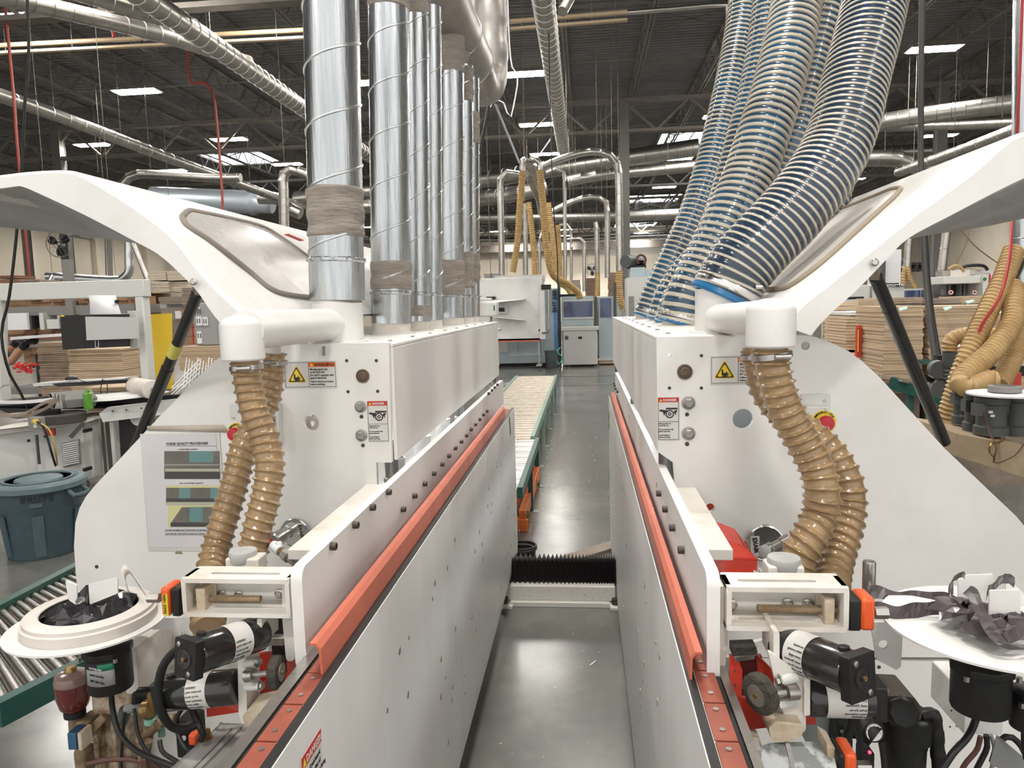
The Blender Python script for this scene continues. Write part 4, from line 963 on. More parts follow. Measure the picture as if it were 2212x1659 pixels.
for x in (xa, xb):
    b = MB(); b.box(x - .05, x + .07 if x == xa else x + .05, Yb - .07, Yb + .06, 0, .02); b.obj('foot_plate', spk, t, smooth=False, bev=.004)
    MB().cyl(V(x + (.02 if x == xa else -.02), Yb - .02, .02), V(x + (.02 if x == xa else -.02), Yb - .02, .055), .02, n=6).obj('floor_bolt', black_bolt, t)
# plank and cable coil behind it
a, c = PZ(1262, 1198, .0), PZ(1335, 1178, .0)
tag(MB().bar(PZ(1215, 1212, .012), PZ(1345, 1172, .012), .12, .022).obj('wood_plank', wood, smooth=False), 'grey wooden plank lying slantwise on the floor behind the bellows', 'plank')
b = MB()
cc_ = PZ(1124, 1200, .0)
for i in range(5): b.torus(V(cc_.x + .004 * i, cc_.y + .02 + .006 * (i % 3), .012 + i * .013), V(.04 * (i % 2), .05 * (i % 3 - 1), 1), .10 - .006 * (i % 3), .008, n=30, m=7)
tag(b.obj('cable_coil', black), 'coil of black cable on the floor by the left machine end', 'cable')
tag(MB().bar(V(.0, 3.45, .003), V(.03, 3.5, .003), .006, .004).obj('wood_sliver', paper), 'tiny pale sliver on the dark aisle floor in front of the bellows', 'debris')
rnd = random.Random(3); b = MB()
for i in range(60):
    y = 5.3 + rnd.random() * 5; x = -.46 + rnd.random() * (.18 if i % 2 else .6); s = .002 + rnd.random() * .005
    b.bar(V(x, y, .003), V(x + s * 2 * (rnd.random() - .3), y + s, .003), s * .6, .003)
for i in range(22):
    y = 2.6 + rnd.random() * 1.5; x = -.4 + rnd.random() * .5; s = .001 + rnd.random() * .003
    b.bar(V(x, y, .002), V(x + s * 2, y + s, .002), s * .6, .002)
tag(b.obj('sawdust', paper, smooth=False), 'pale chips and lint scattered on the aisle floor', 'debris', kind='stuff')

# roller conveyor running away down the aisle (two sections)
def conv(label, A, Bq, C, D, z, n, rm, fm, leg_ys, name='roller_conveyor', h=.09, tz=None):
    """A near-left, Bq near-right, C far-left, D far-right (x, y) at roller height z"""
    t = thing(name, label, 'conveyor', V((A[0] + Bq[0]) / 2, A[1], 0))
    for (p, q) in ((A, C), (Bq, D)):
        MB().bar(V(p[0], p[1], z - h / 2 + .012), V(q[0], q[1], z - h / 2 + .012), .04, h).obj('side_rail', fm, t, smooth=False)
    r = None; k = 0
    for i in range(n):
        u = (i + .5) / n; a = V(A[0] + (C[0] - A[0]) * u, A[1] + (C[1] - A[1]) * u, z - .02); b2 = V(Bq[0] + (D[0] - Bq[0]) * u, Bq[1] + (D[1] - Bq[1]) * u, z - .02)
        d = (b2 - a).normalized()
        rad = min(.024, (A[1] - C[1]) * -1 / n * .42) if abs(A[1] - C[1]) > .1 else .024
        m_ = rm if not isinstance(rm, tuple) else rm[(i * 7 + i // 3) % len(rm)]
        MB().cyl(a + d * .022 - ZA * (.003 * (i % 2)), b2 - d * .022 - ZA * (.003 * (i % 2)), rad, n=12).obj('roller', m_, t)
    for u in leg_ys:
        for (p, q) in ((A, C), (Bq, D)):
            x = p[0] + (q[0] - p[0]) * u; y = p[1] + (q[1] - p[1]) * u
            MB().box(x - .02, x + .02, y - .02, y + .02, 0.008, z - h + .012).obj('leg', fm, t, smooth=False)
            MB().box(x - .06, x + .06, y - .04, y + .04, 0, .008).obj('foot', midg, t, smooth=False)
    return t
zc = .46
f = lambda x, y, z=zc: (lambda q: (q.x, q.y))(PZ(x, y, z))
C1 = f(1137, 811); D1 = f(1201, 811); A1 = f(1060, 946); B1 = f(1152, 946)
A1 = (-.95, 6.3); B1 = (f(1150, 945)[0], f(1150, 945)[1])
yn = B1[1]; xl = lambda y: C1[0] + (f(1096, 872)[0] - C1[0]) * (C1[1] - y) / (C1[1] - f(1096, 872)[1])
conv('long roller conveyor with dusty cream rollers running away down the aisle', (B1[0] - .72, yn), B1, (D1[0] - .72, D1[1]), D1, zc, 120, (roller_c, mat('roller_dusty', (.42, .37, .30), .45, .35, c2=(.22, .17, .12), scale=14.), mat('roller_pale', (.66, .61, .53), .4, .35, c2=(.40, .32, .24), scale=14.), mat('roller_dark', (.24, .20, .16), .5, .3)), greenl, (.12, .3, .5, .72, .93))
e = f(1152, 948); g_ = f(1118, 1125)
e = (e[0] + .035, e[1])
conv('nearer green roller conveyor section with bright steel rollers beside the left machine', (e[0] - .72, 5.15), (e[0] + .0, 5.15), (e[0] - .72, yn - .02), (e[0] + .0, yn - .02), zc - .01, 24, (roller_m, mat('roller_steel_dark', (.30, .30, .28), .35, 1.)), green, (.5, .95), h=.08)
# orange transfer rail under it
t = thing('transfer_rail', 'orange steel rail with bolts lying along the green conveyor', 'rail', V(-.48, 6, 0))
q0, q1 = PZ(1128, 1130, .06), PZ(1166, 1000, .10)
MB().bar(V(q0.x, q0.y, .10), V(q0.x + .03, yn - .1, .14), .05, .12).obj('rail', orange, t, smooth=False, bev=.004)
MB().bar(V(q0.x - .07, q0.y, .16), V(q0.x - .05, yn - .1, .2), .02, .10).obj('flange', orange, t, smooth=False)
MB().box(q0.x - .09, q0.x + .05, q0.y - .04, q0.y + .05, .0, .10).obj('end_block', orange, t, smooth=False, bev=.006)
for y in (q0.y, (q0.y + yn) / 2 + .25):
    MB().cyl(V(q0.x + .045, y, .02), V(q0.x + .045, y, .16), .011, n=10).obj('levelling_bolt', brass, t)
    for z in (.07, .12): MB().cyl(V(q0.x + .045, y, z), V(q0.x + .045, y, z + .012), .02, n=6).obj('nut', brass, t)

# ---------------------------------------------------------------- machines at the end of the aisle
FY = 20.8
def bx(par, name, m, px0, py0, px1, py1, Y0, Y1, bev=0, **k): return MB().bpx(px0, py0, px1, py1, Y0, Y1).obj(name, m, par, smooth=False, bev=bev, **k)
t = thing('processing_centre', 'pale blue cabinet machine with a tall blue stripe at the end of the aisle', 'machine', P(1150, 790, 21.3))
bx(t, 'cabinet', paleblue, 1058, 735, 1168, 768, 21.3, 23.5)
bx(t, 'plinth', paleblue, 1050, 768, 1206, 783, 21.2, 23.5)
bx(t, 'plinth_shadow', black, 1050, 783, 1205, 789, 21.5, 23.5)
bx(t, 'tower', paleblue, 1166, 624, 1206, 768, 21.25, 23.5, bev=.01)
st = bx(t, 'blue_stripe', blue_s, 1195, 627, 1206, 756, 21.22, 21.25)
q = P(1202.5, 675, 21.2); text('BHT 500', q, ZA, -XA, .17, ink, st, bold=.004); q = P(1202.5, 648, 21.2); text('profiline', q, ZA, -XA, .10, ink, st)
for px in (1119,): bx(t, 'panel_gap', darkg, px, 738, px + 1, 768, 21.28, 21.31)
bx(t, 'vent', offw, 1078, 738, 1096, 760, 21.24, 21.3)
bx(t, 'black_header', black, 1208, 636, 1250, 640.5, 21.3, 21.6)
bx(t, 'dark_post', darkg, 1205, 600, 1213, 788, 21.4, 21.7)
t = thing('glazed_cabinet', 'pale grey cabinet with a wide blue-tinted window at the aisle end', 'cabinet', P(1245, 790, 21.2))
bx(t, 'body', paleblue, 1212, 641, 1284, 785, 21.25, 23, bev=.01); bx(t, 'window_pane', glassb, 1217, 649, 1280, 686, 21.23, 21.25)
b = MB(); b.bpx(1216, 648, 1282, 650, 21.2, 21.25); b.bpx(1216, 686, 1282, 688, 21.2, 21.25); b.bpx(1215, 648, 1217, 688, 21.2, 21.25); b.bpx(1281, 648, 1283, 688, 21.2, 21.25)
b.obj('window_frame', offw, t, smooth=False)
bx(t, 'dark_post', darkg, 1285, 641, 1291, 720, 21.25, 21.5)
t = thing('glazed_door_cabinet', 'narrow pale cabinet with a blue window behind the right machine end', 'cabinet', P(1308, 785, 21.25))
bx(t, 'body', paleblue, 1292, 641, 1342, 774, 21.3, 23, bev=.01); bx(t, 'window_pane', glassb, 1296, 645, 1320, 685, 21.27, 21.3); bx(t, 'foot', mdf, 1294, 777, 1342, 785, 21.3, 23)
bx(t, 'base_strip', offw, 1292, 774, 1342, 778, 21.25, 23)
t = thing('metal_cabinet', 'low off-white electrical cabinet standing at the end of the aisle', 'cabinet', P(1253, 788, 20.7))
bx(t, 'body', offw, 1216, 713, 1291, 787, 20.7, 21.15, bev=.01); bx(t, 'top', offw, 1212, 707, 1294, 713, 20.65, 21.2, bev=.01)
kb = bx(t, 'switch_plate', midg, 1220, 725, 1228, 734, 20.68, 20.7); MB().cyl(P(1224, 729.5, 20.68), P(1224, 729.5, 20.64), .03, n=14).obj('switch_knob', black, kb)
bx(t, 'latch', black, 1249, 727, 1257, 732, 20.68, 20.7)
for px in (1222, 1232, 1272, 1284): bx(t, 'foot', black, px, 787, px + 6, 790, 20.8, 21.0)
# raised white enclosure with awning flaps
t = thing('white_enclosure', 'large white enclosure with flaps and a round black catch beyond the left machine', 'machine', P(1105, 736, 19.8))
bx(t, 'body', fibre, 1024, 602, 1174, 733, 19.8, 21.0, bev=.02); bx(t, 'top_plate', offw, 1068, 596, 1173, 604, 19.9, 21.0)
bx(t, 'edge_return', fibre, 1164, 628, 1178, 733, 19.7, 19.8, bev=.02)
MB().prism([P(1040, 650, 19.8), P(1136, 645, 19.8), P(1136, 647, 19.8), P(1060, 655, 19.4)], V(0, -.35, 0)).obj('flap', fibre, t, smooth=False)
MB().prism([P(1070, 682, 19.8), P(1136, 689, 19.8), P(1136, 692, 19.8), P(1070, 685, 19.8)], V(0, -.35, 0)).obj('flap', fibre, t, smooth=False)
bx(t, 'hatch', offw, 1074, 659, 1098, 678, 19.7, 19.8); bx(t, 'hatch_hole', black, 1076, 665, 1090, 673, 19.68, 19.71)
bx(t, 'bracket', black, 1050, 641, 1070, 646, 19.7, 19.8); bx(t, 'bracket_stem', black, 1056, 646, 1064, 651, 19.7, 19.8)
bx(t, 'catch', black, 1169, 615, 1190, 625, 19.7, 19.9)
MB().lathe(P(1167, 713.5, 19.78), V(0, -1, 0), [(.045, 0), (.045, .03), (.02, .04)], n=18).obj('round_catch', black, t)
MB().sweep(dpts((1185, 626, 19.5), (1185.5, 680, 19.5), (1185, 714, 19.5), (1181, 719, 19.5), (1172, 719, 19.6)), .03, n=10, step=.1).obj('handrail', steel, t)
MB().lathe(P(1080, 711, 19.78), V(0, -1, 0), [(.035, 0), (.035, .05), (.02, .06)], n=16).obj('knob', chrome, t)
t = thing('red_edged_table', 'grey work table with a red edge below the white enclosure', 'table', P(1120, 790, 20.2))
bx(t, 'table_top', red, 1050, 734, 1167, 737.5, 19.8, 20.9)
bx(t, 'top_sheet', offw, 1050, 733, 1167, 734, 19.8, 20.9)
bx(t, 'leg', galvd, 1163, 737, 1166, 789, 20.0, 20.05); bx(t, 'leg', galvd, 1076, 737, 1079, 789, 20.0, 20.05); bx(t, 'foot', galvd, 1158, 789, 1170, 791, 19.8, 20.5)
# bin with green rope
t = thing('grey_bin', 'round dark grey bin beside the off-white cabinet', 'bin', P(1192, 790, 20.6))
c = P(1192, 792, 20.6); c.z = 0
MB().lathe(c, ZA, [(.155, 0), (.165, .02), (.19, .43), (.205, .44), (.205, .48), (.19, .48), (.17, .1)], n=28).obj('body', mat('bin_grey', (.09, .11, .115), .5), t)
tag(MB().sweep(dpts((1211, 750, 20.35), (1204, 758, 20.3), (1207, 764, 20.3), (1214, 771, 20.35), (1211, 783, 20.35), (1206, 786, 20.35), (1203, 780, 20.35)), .018, n=8, step=.03).obj('green_rope', mat('rope_green', (.10, .42, .30), .6)), 'mint green rope hanging over the round grey bin', 'rope')
t = thing('feed_motor_box', 'small white rounded gearbox at the far end of the left machine', 'gearbox', P(1052, 688, 5.3))
MB().bpx(1022, 652, 1073, 684, 5.15, 5.3).obj('box', white, t, bev=.012); MB().bpx(1030, 644, 1060, 654, 5.17, 5.28).obj('cap', white, t, bev=.008)
MB().cyl(P(1061, 684, 5.2), P(1061, 696, 5.2), .008).obj('stem', brass, t); bx(t, 'green_sticker', tapeg, 1066, 660, 1069, 671, 5.145, 5.15)
# fan unit on its cabinet beyond the right machine
t = thing('control_cabinet', 'pale blue-white cabinet behind the right machine end', 'cabinet', P(1385, 690, 18))
bx(t, 'body', offw, 1354, 600, 1420, 790, 18, 19, bev=.01); bx(t, 'top_box', paleblue, 1362, 578, 1394, 602, 18.1, 18.8, bev=.01); bx(t, 'top_box', paleblue, 1394, 583, 1410, 602, 18.1, 18.8)
bx(t, 'louvre', midg, 1358, 640, 1370, 690, 17.97, 18)
t = thing('blower', 'black round blower with a brown coiled hose on top of a pale cabinet', 'blower', P(1375, 578, 18.3))
MB().cyl(P(1351, 565, 18.2), P(1369, 565, 18.5), .155, n=24).obj('drum', darkg, t)
MB().cyl(P(1369, 565, 18.4), P(1389, 567, 18.6), .11, n=18).obj('motor', black, t)
MB().torus(P(1385, 561, 18.3), V(.2, -1, .1), .11, .03, n=24, m=8, a0=-1, a1=4.2).obj('hose_loop', copper, t)
bx(t, 'bracket', black, 1354, 574, 1396, 579, 18.3, 18.6)
# dark upright and hose tail right of the glazed door
t = thing('machine_upright', 'dark slim upright with grey levers beside the right cabinet', 'upright', P(1327, 690, 20))
bx(t, 'post', darkg, 1325, 610, 1332, 690, 20, 20.2)
for k in range(5): MB().bar(P(1334 + k * 3, 668, 20), P(1342 + k * 3, 700, 20), .03, .02).obj('lever', galvd, t)
# distant boxes in stacks
def boxes(label, group, x0, y0, x1, y1, Y, nx, nz, m, name='cardboard_box', gap=.04, cat='box', dep=None):
    a = P(x0, y1, Y); c = P(x1, y0, Y); w = (c.x - a.x) / nx; h = (c.z - a.z) / nz; out = []
    rnd = random.Random(int(x0 + y0)); ref = None
    for j in range(nz):
        for i in range(nx):
            q = V(a.x + w * (i + .5) + rnd.uniform(-.04, .04) * w, Y + (dep or w) / 2, a.z + h * j)
            if ref is None:
                b = MB(); b.box(-w * .48, w * .48, -(dep or w) / 2, (dep or w) / 2, 0, h * .96)
                ref = b.obj(name, m, smooth=False); ref.location = q; o = ref
                fl_ = MB().box(-w * .48, w * .48, -(dep or w) / 2 - .003, -(dep or w) / 2, h * .80, h * .82).obj('flap_seam', cardd, ref, smooth=False) if h > .05 and 0 else None
            else:
                o = ref.copy(); COL.objects.link(o); o.location = q
            o.rotation_euler.z = rnd.uniform(-.03, .03); tag(o, label + ', ' + (('left side ', 'right side ')[i] if nx == 2 else '') + ('lowest' if j == 0 else 'topmost' if j == nz - 1 else ('second', 'third', 'fourth', 'fifth')[j - 1] + ' from the bottom'), cat, group); out.append(o)
    if a.z > .3: tag(MB().box(a.x, c.x, Y, Y + (dep or w), 0, a.z - .002).obj('pallet_crate', cardd, smooth=False), 'dark crate on the floor below: ' + label[:60].rsplit(' ', 1)[0], 'crate')
    return out
cardf = mat('carton_far', (.30, .20, .14), .8, c2=(.24, .16, .11), scale=1.5)
boxes('brown carton on the far pallet beside the pipes', 'far cartons by the pipes', 1264, 600, 1287, 650, 46, 1, 6, cardf)
boxes('pale carton on the far stack left of brown ones', 'far pale cartons', 1234, 604, 1254, 650, 46, 1, 4, mat('carton_pale', (.5, .45, .38), .8))
boxes('brown carton on the stack nearest the grey column', 'far cartons by the column', 1314, 588, 1331, 642, 44, 1, 6, cardf)
boxes('flat crate behind the white enclosure', 'far low crates', 1046, 590, 1078, 604, 44, 2, 2, offw)
def fan(label, c, r, face=V(.3, -1, 0), col=midg):
    t = thing('wall_fan', label, 'fan', P(*c)); C = P(*c); d = face.normalized()
    e = d.cross(ZA).normalized(); g = e.cross(d)
    cage = MB(); cage.torus(C, d, r, r * .04, n=32, m=6); cage.torus(C + d * r * .25, d, r * .35, r * .02, n=20, m=4)
    for i in range(14):
        a = 2 * PI * i / 14; o = e * math.cos(a) + g * math.sin(a); cage.bar(C + o * r, C + o * r * .2 + d * r * .28, r * .015)
    cage.obj('cage', col, t, kind='stuff')
    for i in range(3):
        a = 2 * PI * i / 3 + .5; o = e * math.cos(a) + g * math.sin(a); q = d.cross(o)
        pts = [C + o * r * .12 + q * r * .08, C + o * r * .55 + q * r * .36, C + o * r * .9 + q * r * .25, C + o * r * .9 - q * r * .25, C + o * r * .5 - q * r * .3, C + o * r * .12 - q * r * .08]
        MB().prism(rounded(pts, r * .15), d * .01).obj('blade', black, t)
    MB().cyl(C - d * r * .45, C - d * r * .02, r * .22, n=18).obj('motor', col, t); MB().cyl(C, C + d * r * .08, r * .1, n=14).obj('hub', offw, t)
    return t
fan('small far wall fan above the pallet stacks by the aisle pipes', (1279, 583, 40), .32)

# ================================================================ left of the left machine
# slate bin with lid
t = thing('waste_bin', 'slate blue round waste bin with a lid and moulded name on its shoulder', 'bin', PZ(83, 1190, 0)); c = V(t.location.x, t.location.y, 0); t.location.z = 0
q = P(83, 1030, c.y); c.x = q.x
ht = P(83, 1040, c.y).z
R = .29
body = MB().lathe(c, ZA, [(R * .80, 0), (R * .83, .015), (R * .93, ht - .13), (R * .955, ht - .12), (R * .97, ht - .02), (R * 1.0, ht)], n=48).obj('body', binm, t)
# moulded channels
for an in (-2.0, -1.0, .1):
    d = V(math.cos(an), math.sin(an), 0); 
    MB().prism([c + d * R * (.815 + .0) + V(-d.y, d.x, 0) * sx * .035 + ZA * z + d * (z * .11) for sx, z in ((-1, .03), (1, .03), (1, ht - .2), (-1, ht - .2))], d * .008).obj('moulded_rib', binm, t, smooth=False, bev=.004)
MB().lathe(c + ZA * ht, ZA, [(R * 1.06, -.035), (R * 1.09, -.03), (R * 1.09, .006), (R * 1.04, .022), (R * .90, .026), (R * .86, .018), (R * .55, .020), (R * .52, .030), (R * .0001, .034)], n=56).obj('lid', binm2, t)
MB().lathe(c + ZA * (ht + .02), ZA, [(R * .80, 0), (R * .80, .012), (R * .74, .012), (R * .74, 0)], n=48).obj('lid_ring', binm2, t)
for s in (-1, 1):
    MB().sweep([c + V(s * R * .98, -.07, ht - .05), c + V(s * R * 1.14, -.07, ht - .09), c + V(s * R * 1.15, .07, ht - .09), c + V(s * R * .98, .07, ht - .05)], .017, n=8, step=.03).obj('handle', binm, t)
# lettering wraps the shoulder
wd = 'BRUTE'; lt = None
for i, ch in enumerate(wd):
    an = -1.28 + i * .155; d = V(math.cos(an), math.sin(an), 0)
    text(ch, c + d * (R * .985 + .002) + ZA * (ht - .095), V(-d.y, d.x, 0), ZA, .060, ink, t, align='CENTER', bold=.0016)
d = V(math.cos(-1.0), math.sin(-1.0), 0)
MB().prism(rounded([c + d * R * .975 + V(-d.y, d.x, 0) * a + ZA * (ht - b_) for a, b_ in ((-.04, .135), (.04, .135), (.04, .105), (-.04, .105))], .012), d * .004).obj('badge', binm, t)
# green outfeed conveyor at lower left
ZR = .62
fz = lambda x, y: PZ(x, y, ZR)
a, c2 = fz(-40, 1330), fz(175, 1218); e, g = fz(-30, 1525), fz(300, 1388)
conv('green-railed roller conveyor passing behind the left machine at lower left', (a.x, a.y - .1), (e.x + .03, e.y + .0), (c2.x, c2.y + .25), (g.x + .12, g.y + .62), ZR, 22, roller_m, green, (.96,), h=.075)

# white workstation gantry with monitor
GYw = 6.8
t = thing('workstation_gantry', 'white square gantry frame over the workstation on the left', 'frame', P(150, 860, GYw))
b = MB(); b.bpx(-80, 615, 312, 641, GYw, GYw + .12); b.obj('crossbar', offw, t, bev=.008)
MB().bpx(290, 641, 325, 860, GYw + .0, GYw + .12).obj('post', offw, t, bev=.012); MB().bpx(-30, 641, 8, 872, GYw, GYw + .12).obj('post', offw, t, bev=.012)
MB().prism(rounded([P(0, 640, GYw - .01), P(0, 780, GYw - .01), P(4, 835, GYw - .01), P(-30, 860, GYw - .01), P(-30, 640, GYw - .01)], .02), V(0, .1, 0)).obj('side_casting', offw, t)
for (x, y) in ((8, 790), (12, 815), (26, 815)): pass
MB().bpx(275, 672, 300, 752, GYw - .02, GYw).obj('monitor_bracket', offw, t, bev=.003)
t = thing('monitor', 'black flat monitor hanging from the white gantry', 'monitor', P(200, 750, 6.6))
MB().prism([P(130, 682, 6.62), P(274, 679, 6.62), P(276, 748, 6.62), P(136, 755, 6.62)], V(0, .035, 0)).obj('screen', black, t, smooth=False, bev=.003)
bx(t, 'yellow_corner_label', ink_y, 131, 681, 138, 684, 6.61, 6.62)
MB().bar(P(262, 720, 6.66), P(292, 720, 6.8), .06).obj('mount_arm', offw, t)
t = thing('grey_board', 'blank pale grey panel clipped in front of the black monitor', 'panel', P(240, 735, 6.55))
MB().prism([P(184, 684, 6.56), P(298, 685, 6.56), P(300, 731, 6.56), P(187, 735, 6.56)], V(0, .012, 0)).obj('panel', mat('blank_grey', (.52, .51, .50), .5), t, smooth=False)
for x in (206, 213): MB().bar(P(x, 736, 6.56), P(x + .5, 750, 6.56), .006).obj('clip_wire', steel, t)
MB().bar(P(206, 750, 6.56), P(213.5, 750, 6.56), .006).obj('clip_wire', steel, t)
MB().add([P(192, 636, 6.7), P(250, 636, 6.7), P(262, 679, 6.6), P(195, 679, 6.6), P(194, 655, 6.64), P(254, 655, 6.64)], [(0, 1, 5, 4), (4, 5, 2, 3)])
pp = MB().add([P(192, 638, 6.77), P(250, 638, 6.77), P(254, 655, 6.74), P(262, 679, 6.66), P(195, 679, 6.66), P(194, 655, 6.74)], [(0, 1, 2, 5), (5, 2, 3, 4)]).obj('paper_sheet', paper, None, solid=.004)
tag(pp, 'white sheets of paper clipped to the gantry above the monitor', 'paper')
MB().bpx(247, 648, 252, 655, 6.7, 6.74).obj('bulldog_clip', black, pp)
# yellow panel
t = thing('yellow_panel', 'tall plain yellow sheet standing behind the gantry post', 'panel', P(345, 870, 7.4))
MB().prism([P(318, 679, 7.4), P(368, 677, 7.4), P(372, 870, 7.4), P(322, 870, 7.4)], V(0, .03, 0)).obj('sheet', yellow, t, smooth=False)
MB().bpx(318, 870, 340, 1000, 7.5, 7.6).obj('foot_post', midg, t)
# bench tops, keyboard arm, rolls
t = thing('workstation_bench', 'white bench with black edge below the gantry, strewn with tape offcuts', 'bench', P(200, 960, 6.6))
MB().prism([P(110, 823, 6.9), P(300, 812, 7.1), P(300, 818, 7.1), P(112, 829, 6.9)], V(0, -.25, -.0)).obj('shelf_top', offw, t, smooth=False)
MB().prism([P(112, 829, 6.62), P(300, 818, 6.82), P(300, 826, 6.82), P(125, 836, 6.62)], V(0, .2, 0)).obj('shelf_edge', black, t, smooth=False)
MB().prism([P(-60, 880, 6.3), P(120, 868, 6.3), P(235, 862, 6.5), P(390, 852, 6.6), P(390, 868, 6.6), P(235, 882, 6.5), P(120, 884, 6.3), P(-60, 900, 6.3)], V(0, .5, .02)).obj('bench_top', black, t, smooth=False)
MB().prism([P(120, 866, 6.25), P(300, 852, 6.4), P(330, 856, 6.4), P(240, 866, 6.3), P(125, 874, 6.25)], V(0, .3, .01)).obj('white_strip_top', offw, t, smooth=False)
MB().prism([P(214, 893, 6.2), P(232, 880, 6.2), P(410, 858, 6.35), P(400, 890, 6.35), P(222, 912, 6.2)], V(0, .04, 0)).obj('apron_plate', offw, t, smooth=False)
for x in (243, 272, 305): MB().cyl(P(x, 888 - (x - 243) * .1, 6.25), P(x, 888 - (x - 243) * .1, 6.18), .008, n=8).obj('plate_hole', ink, t)
MB().prism([P(256, 908, 6.35), P(330, 898, 6.35), P(335, 1080, 6.35), P(268, 1100, 6.35)], V(0, .03, 0)).obj('black_panel', black, t, smooth=False)
MB().lathe(P(300, 900, 6.33), V(0, -1, 0), [(.085, 0), (.085, .01)], n=28).obj('white_disc', offw, t)
for x in (216, 226): MB().bpx(x, 905, x + 8, 1036, 6.3, 6.36).obj('leg', galvd, t, smooth=False)
MB().bpx(236, 912, 256, 1060, 6.32, 6.5).obj('white_leg', offw, t, smooth=False)
MB().prism([P(104, 880, 6.1), P(118, 884, 6.1), P(122, 866, 6.1), P(107, 848, 6.1)], V(.25, .2, 0)).obj('guide_block', midg, t, smooth=False)
for k in range(4): MB().prism([P(106 + k * 7, 850 + k, 6.1), P(110 + k * 7, 850 + k, 6.1), P(118 + k * 6, 882, 6.1), P(112 + k * 6, 884, 6.1)], V(0, .05, 0)).obj('guide_finger', galvd, t, smooth=False)
# mouse, wires
tag(MB().lathe(P(155, 820, 6.8), ZA, [(.06, 0), (.055, .02), (.03, .035), (.005, .04)], n=20).obj('computer_mouse', black), 'black mouse on the shelf below the monitor', 'mouse')
tag(MB().sweep(dpts((170, 820, 6.7), (200, 828, 6.6), (228, 822, 6.6), (231, 850, 6.6), (224, 860, 6.6), (217, 845, 6.6), (222, 818, 6.6)), .004, n=6, step=.02).obj('mouse_cable', black), 'thin black cable looping below the monitor shelf', 'cable')
tag(MB().lathe(P(190, 862, 6.2), ZA, [(.038, -.09), (.04, -.08), (.04, .05), (.034, .055), (.02, .06), (.02, .085), (.0, .09)], n=20).obj('water_bottle', mat('bottle_green', (.10, .30, .03), .25, coat=.5)), 'bright green drinking bottle on the bench', 'bottle')
# row of paper rolls on a spindle
t = thing('tape_rolls', 'row of white tape rolls on a steel spindle at the bench end', 'roll', P(310, 840, 6.5))
a, c2 = P(292, 834, 6.75), P(330, 842, 6.25)
for k in range(7):
    u0, u1 = k / 7, (k + .9) / 7; MB().lathe(a.lerp(c2, u0), c2 - a, [(.080, 0), (.086, .006), (.086, (c2 - a).length / 7 * .85), (.08, (c2 - a).length / 7 * .9)], n=30).obj('roll', cream if k == 9 else mat('roll_white', (.68, .62, .56), .6), t)
MB().lathe(c2, (c2 - a), [(.022, 0), (.022, .02), (.012, .02), (.012, .0)], n=16).obj('core', steel, t); MB().bar(c2 + V(0, -.02, 0), c2 + V(.03, -.02, -.16), .025, .01).obj('spindle_arm', steel, t)
# zig-zag strips on the right of the roll
t = thing('strip_bundle', 'fan of thin white edging strips hanging beside the strut', 'strips', P(420, 800, 6.8))
for k in range(11):
    MB().bar(P(392 + k * 6.5, 862 - k * 3, 6.7), P(404 + k * 6, 772 + (k % 4) * 4, 6.9), .009).obj('strip', offw, t, smooth=False)
for k in range(4): MB().bar(P(370, 838 + k * 7, 6.6), P(432, 776 + k * 9, 6.8), .008).obj('strip', paper, t, smooth=False)
# coil of dark edging lying on the cabinet
t = thing('edging_coil', 'big coil of dark edging tape lying on the white cabinet', 'coil', P(120, 905, 6.0))
c = P(126, 902, 6.1)
MB().lathe(c, ZA, [(.215, -.04), (.22, -.035), (.22, .035), (.21, .04), (.05, .035), (.045, .02)], n=44).obj('coil', mat('edging_dark', (.075, .058, .05), .55, c2=(.05, .04, .035), scale=40.), t)
MB().lathe(c + V(-.08, -.02, .04), ZA, [(.10, 0), (.10, .035), (.085, .035), (.08, .005)], n=30).obj('inner_hub', black, t)
MB().bar(P(182, 912, 5.9), P(152, 945, 5.85), .012, .035).obj('loose_tail', mat('edging_dark', (.075, .058, .05)), t)
for k, (l, pts) in enumerate((('white edging strip sweeping over the bench to the left edge', [(-20, 872, 5.9), (50, 872, 5.9), (115, 866, 6.0)]), ('brown edging strip bowing low over the left bench', [(-20, 886, 5.7), (40, 905, 5.7), (90, 890, 5.8), (125, 868, 6.0)]),
                           ('grey edging strip curving to the guide block', [(-20, 898, 5.6), (45, 900, 5.7), (95, 874, 5.9), (125, 866, 6.0)]))):
    C = resample(catmull([P(*p) for p in pts]), .03); b = MB(); vs = []
    for p in C: vs += [p, p + V(0, 0, .028), p + V(0, .004, .028), p + V(0, .004, 0)]
    n = len(C); b.add(vs, [(i * 4 + j, i * 4 + (j + 1) % 4, i * 4 + 4 + (j + 1) % 4, i * 4 + 4 + j) for i in range(n - 1) for j in range(4)])
    tag(b.obj('edging_strip', (paper, wood, mdfg)[k]), l, 'strip')
# outlet box with yellow plugs
t = thing('power_outlet', 'grey outlet box with a yellow plug above the white cabinet', 'outlet', P(75, 915, 5.7))
bx(t, 'box', midg, 59, 902, 90, 926, 5.7, 5.75, bev=.004)
MB().cyl(P(74, 911, 5.7), P(78, 910, 5.62), .022, n=14).obj('plug', mat('plug_yellow', (.66, .48, .10), .4), t); bx(t, 'receptacle', paper, 72, 916, 79, 924, 5.69, 5.7)
tag(MB().sweep(dpts((80, 911, 5.6), (92, 920, 5.6), (102, 945, 5.6), (112, 980, 5.6), (120, 1006, 5.7)), .009, n=8, step=.03).obj('power_cable', black), 'black power cord from the grey outlet box', 'cable')
tag(MB().sweep(dpts((84, 914, 5.6), (98, 920, 5.6), (110, 935, 5.6), (119, 970, 5.62), (124, 1004, 5.7)), .007, n=8, step=.03).obj('power_cable', mat('cord_yellow', (.5, .33, .09), .5)), 'yellow power cord from the grey outlet box', 'cable')
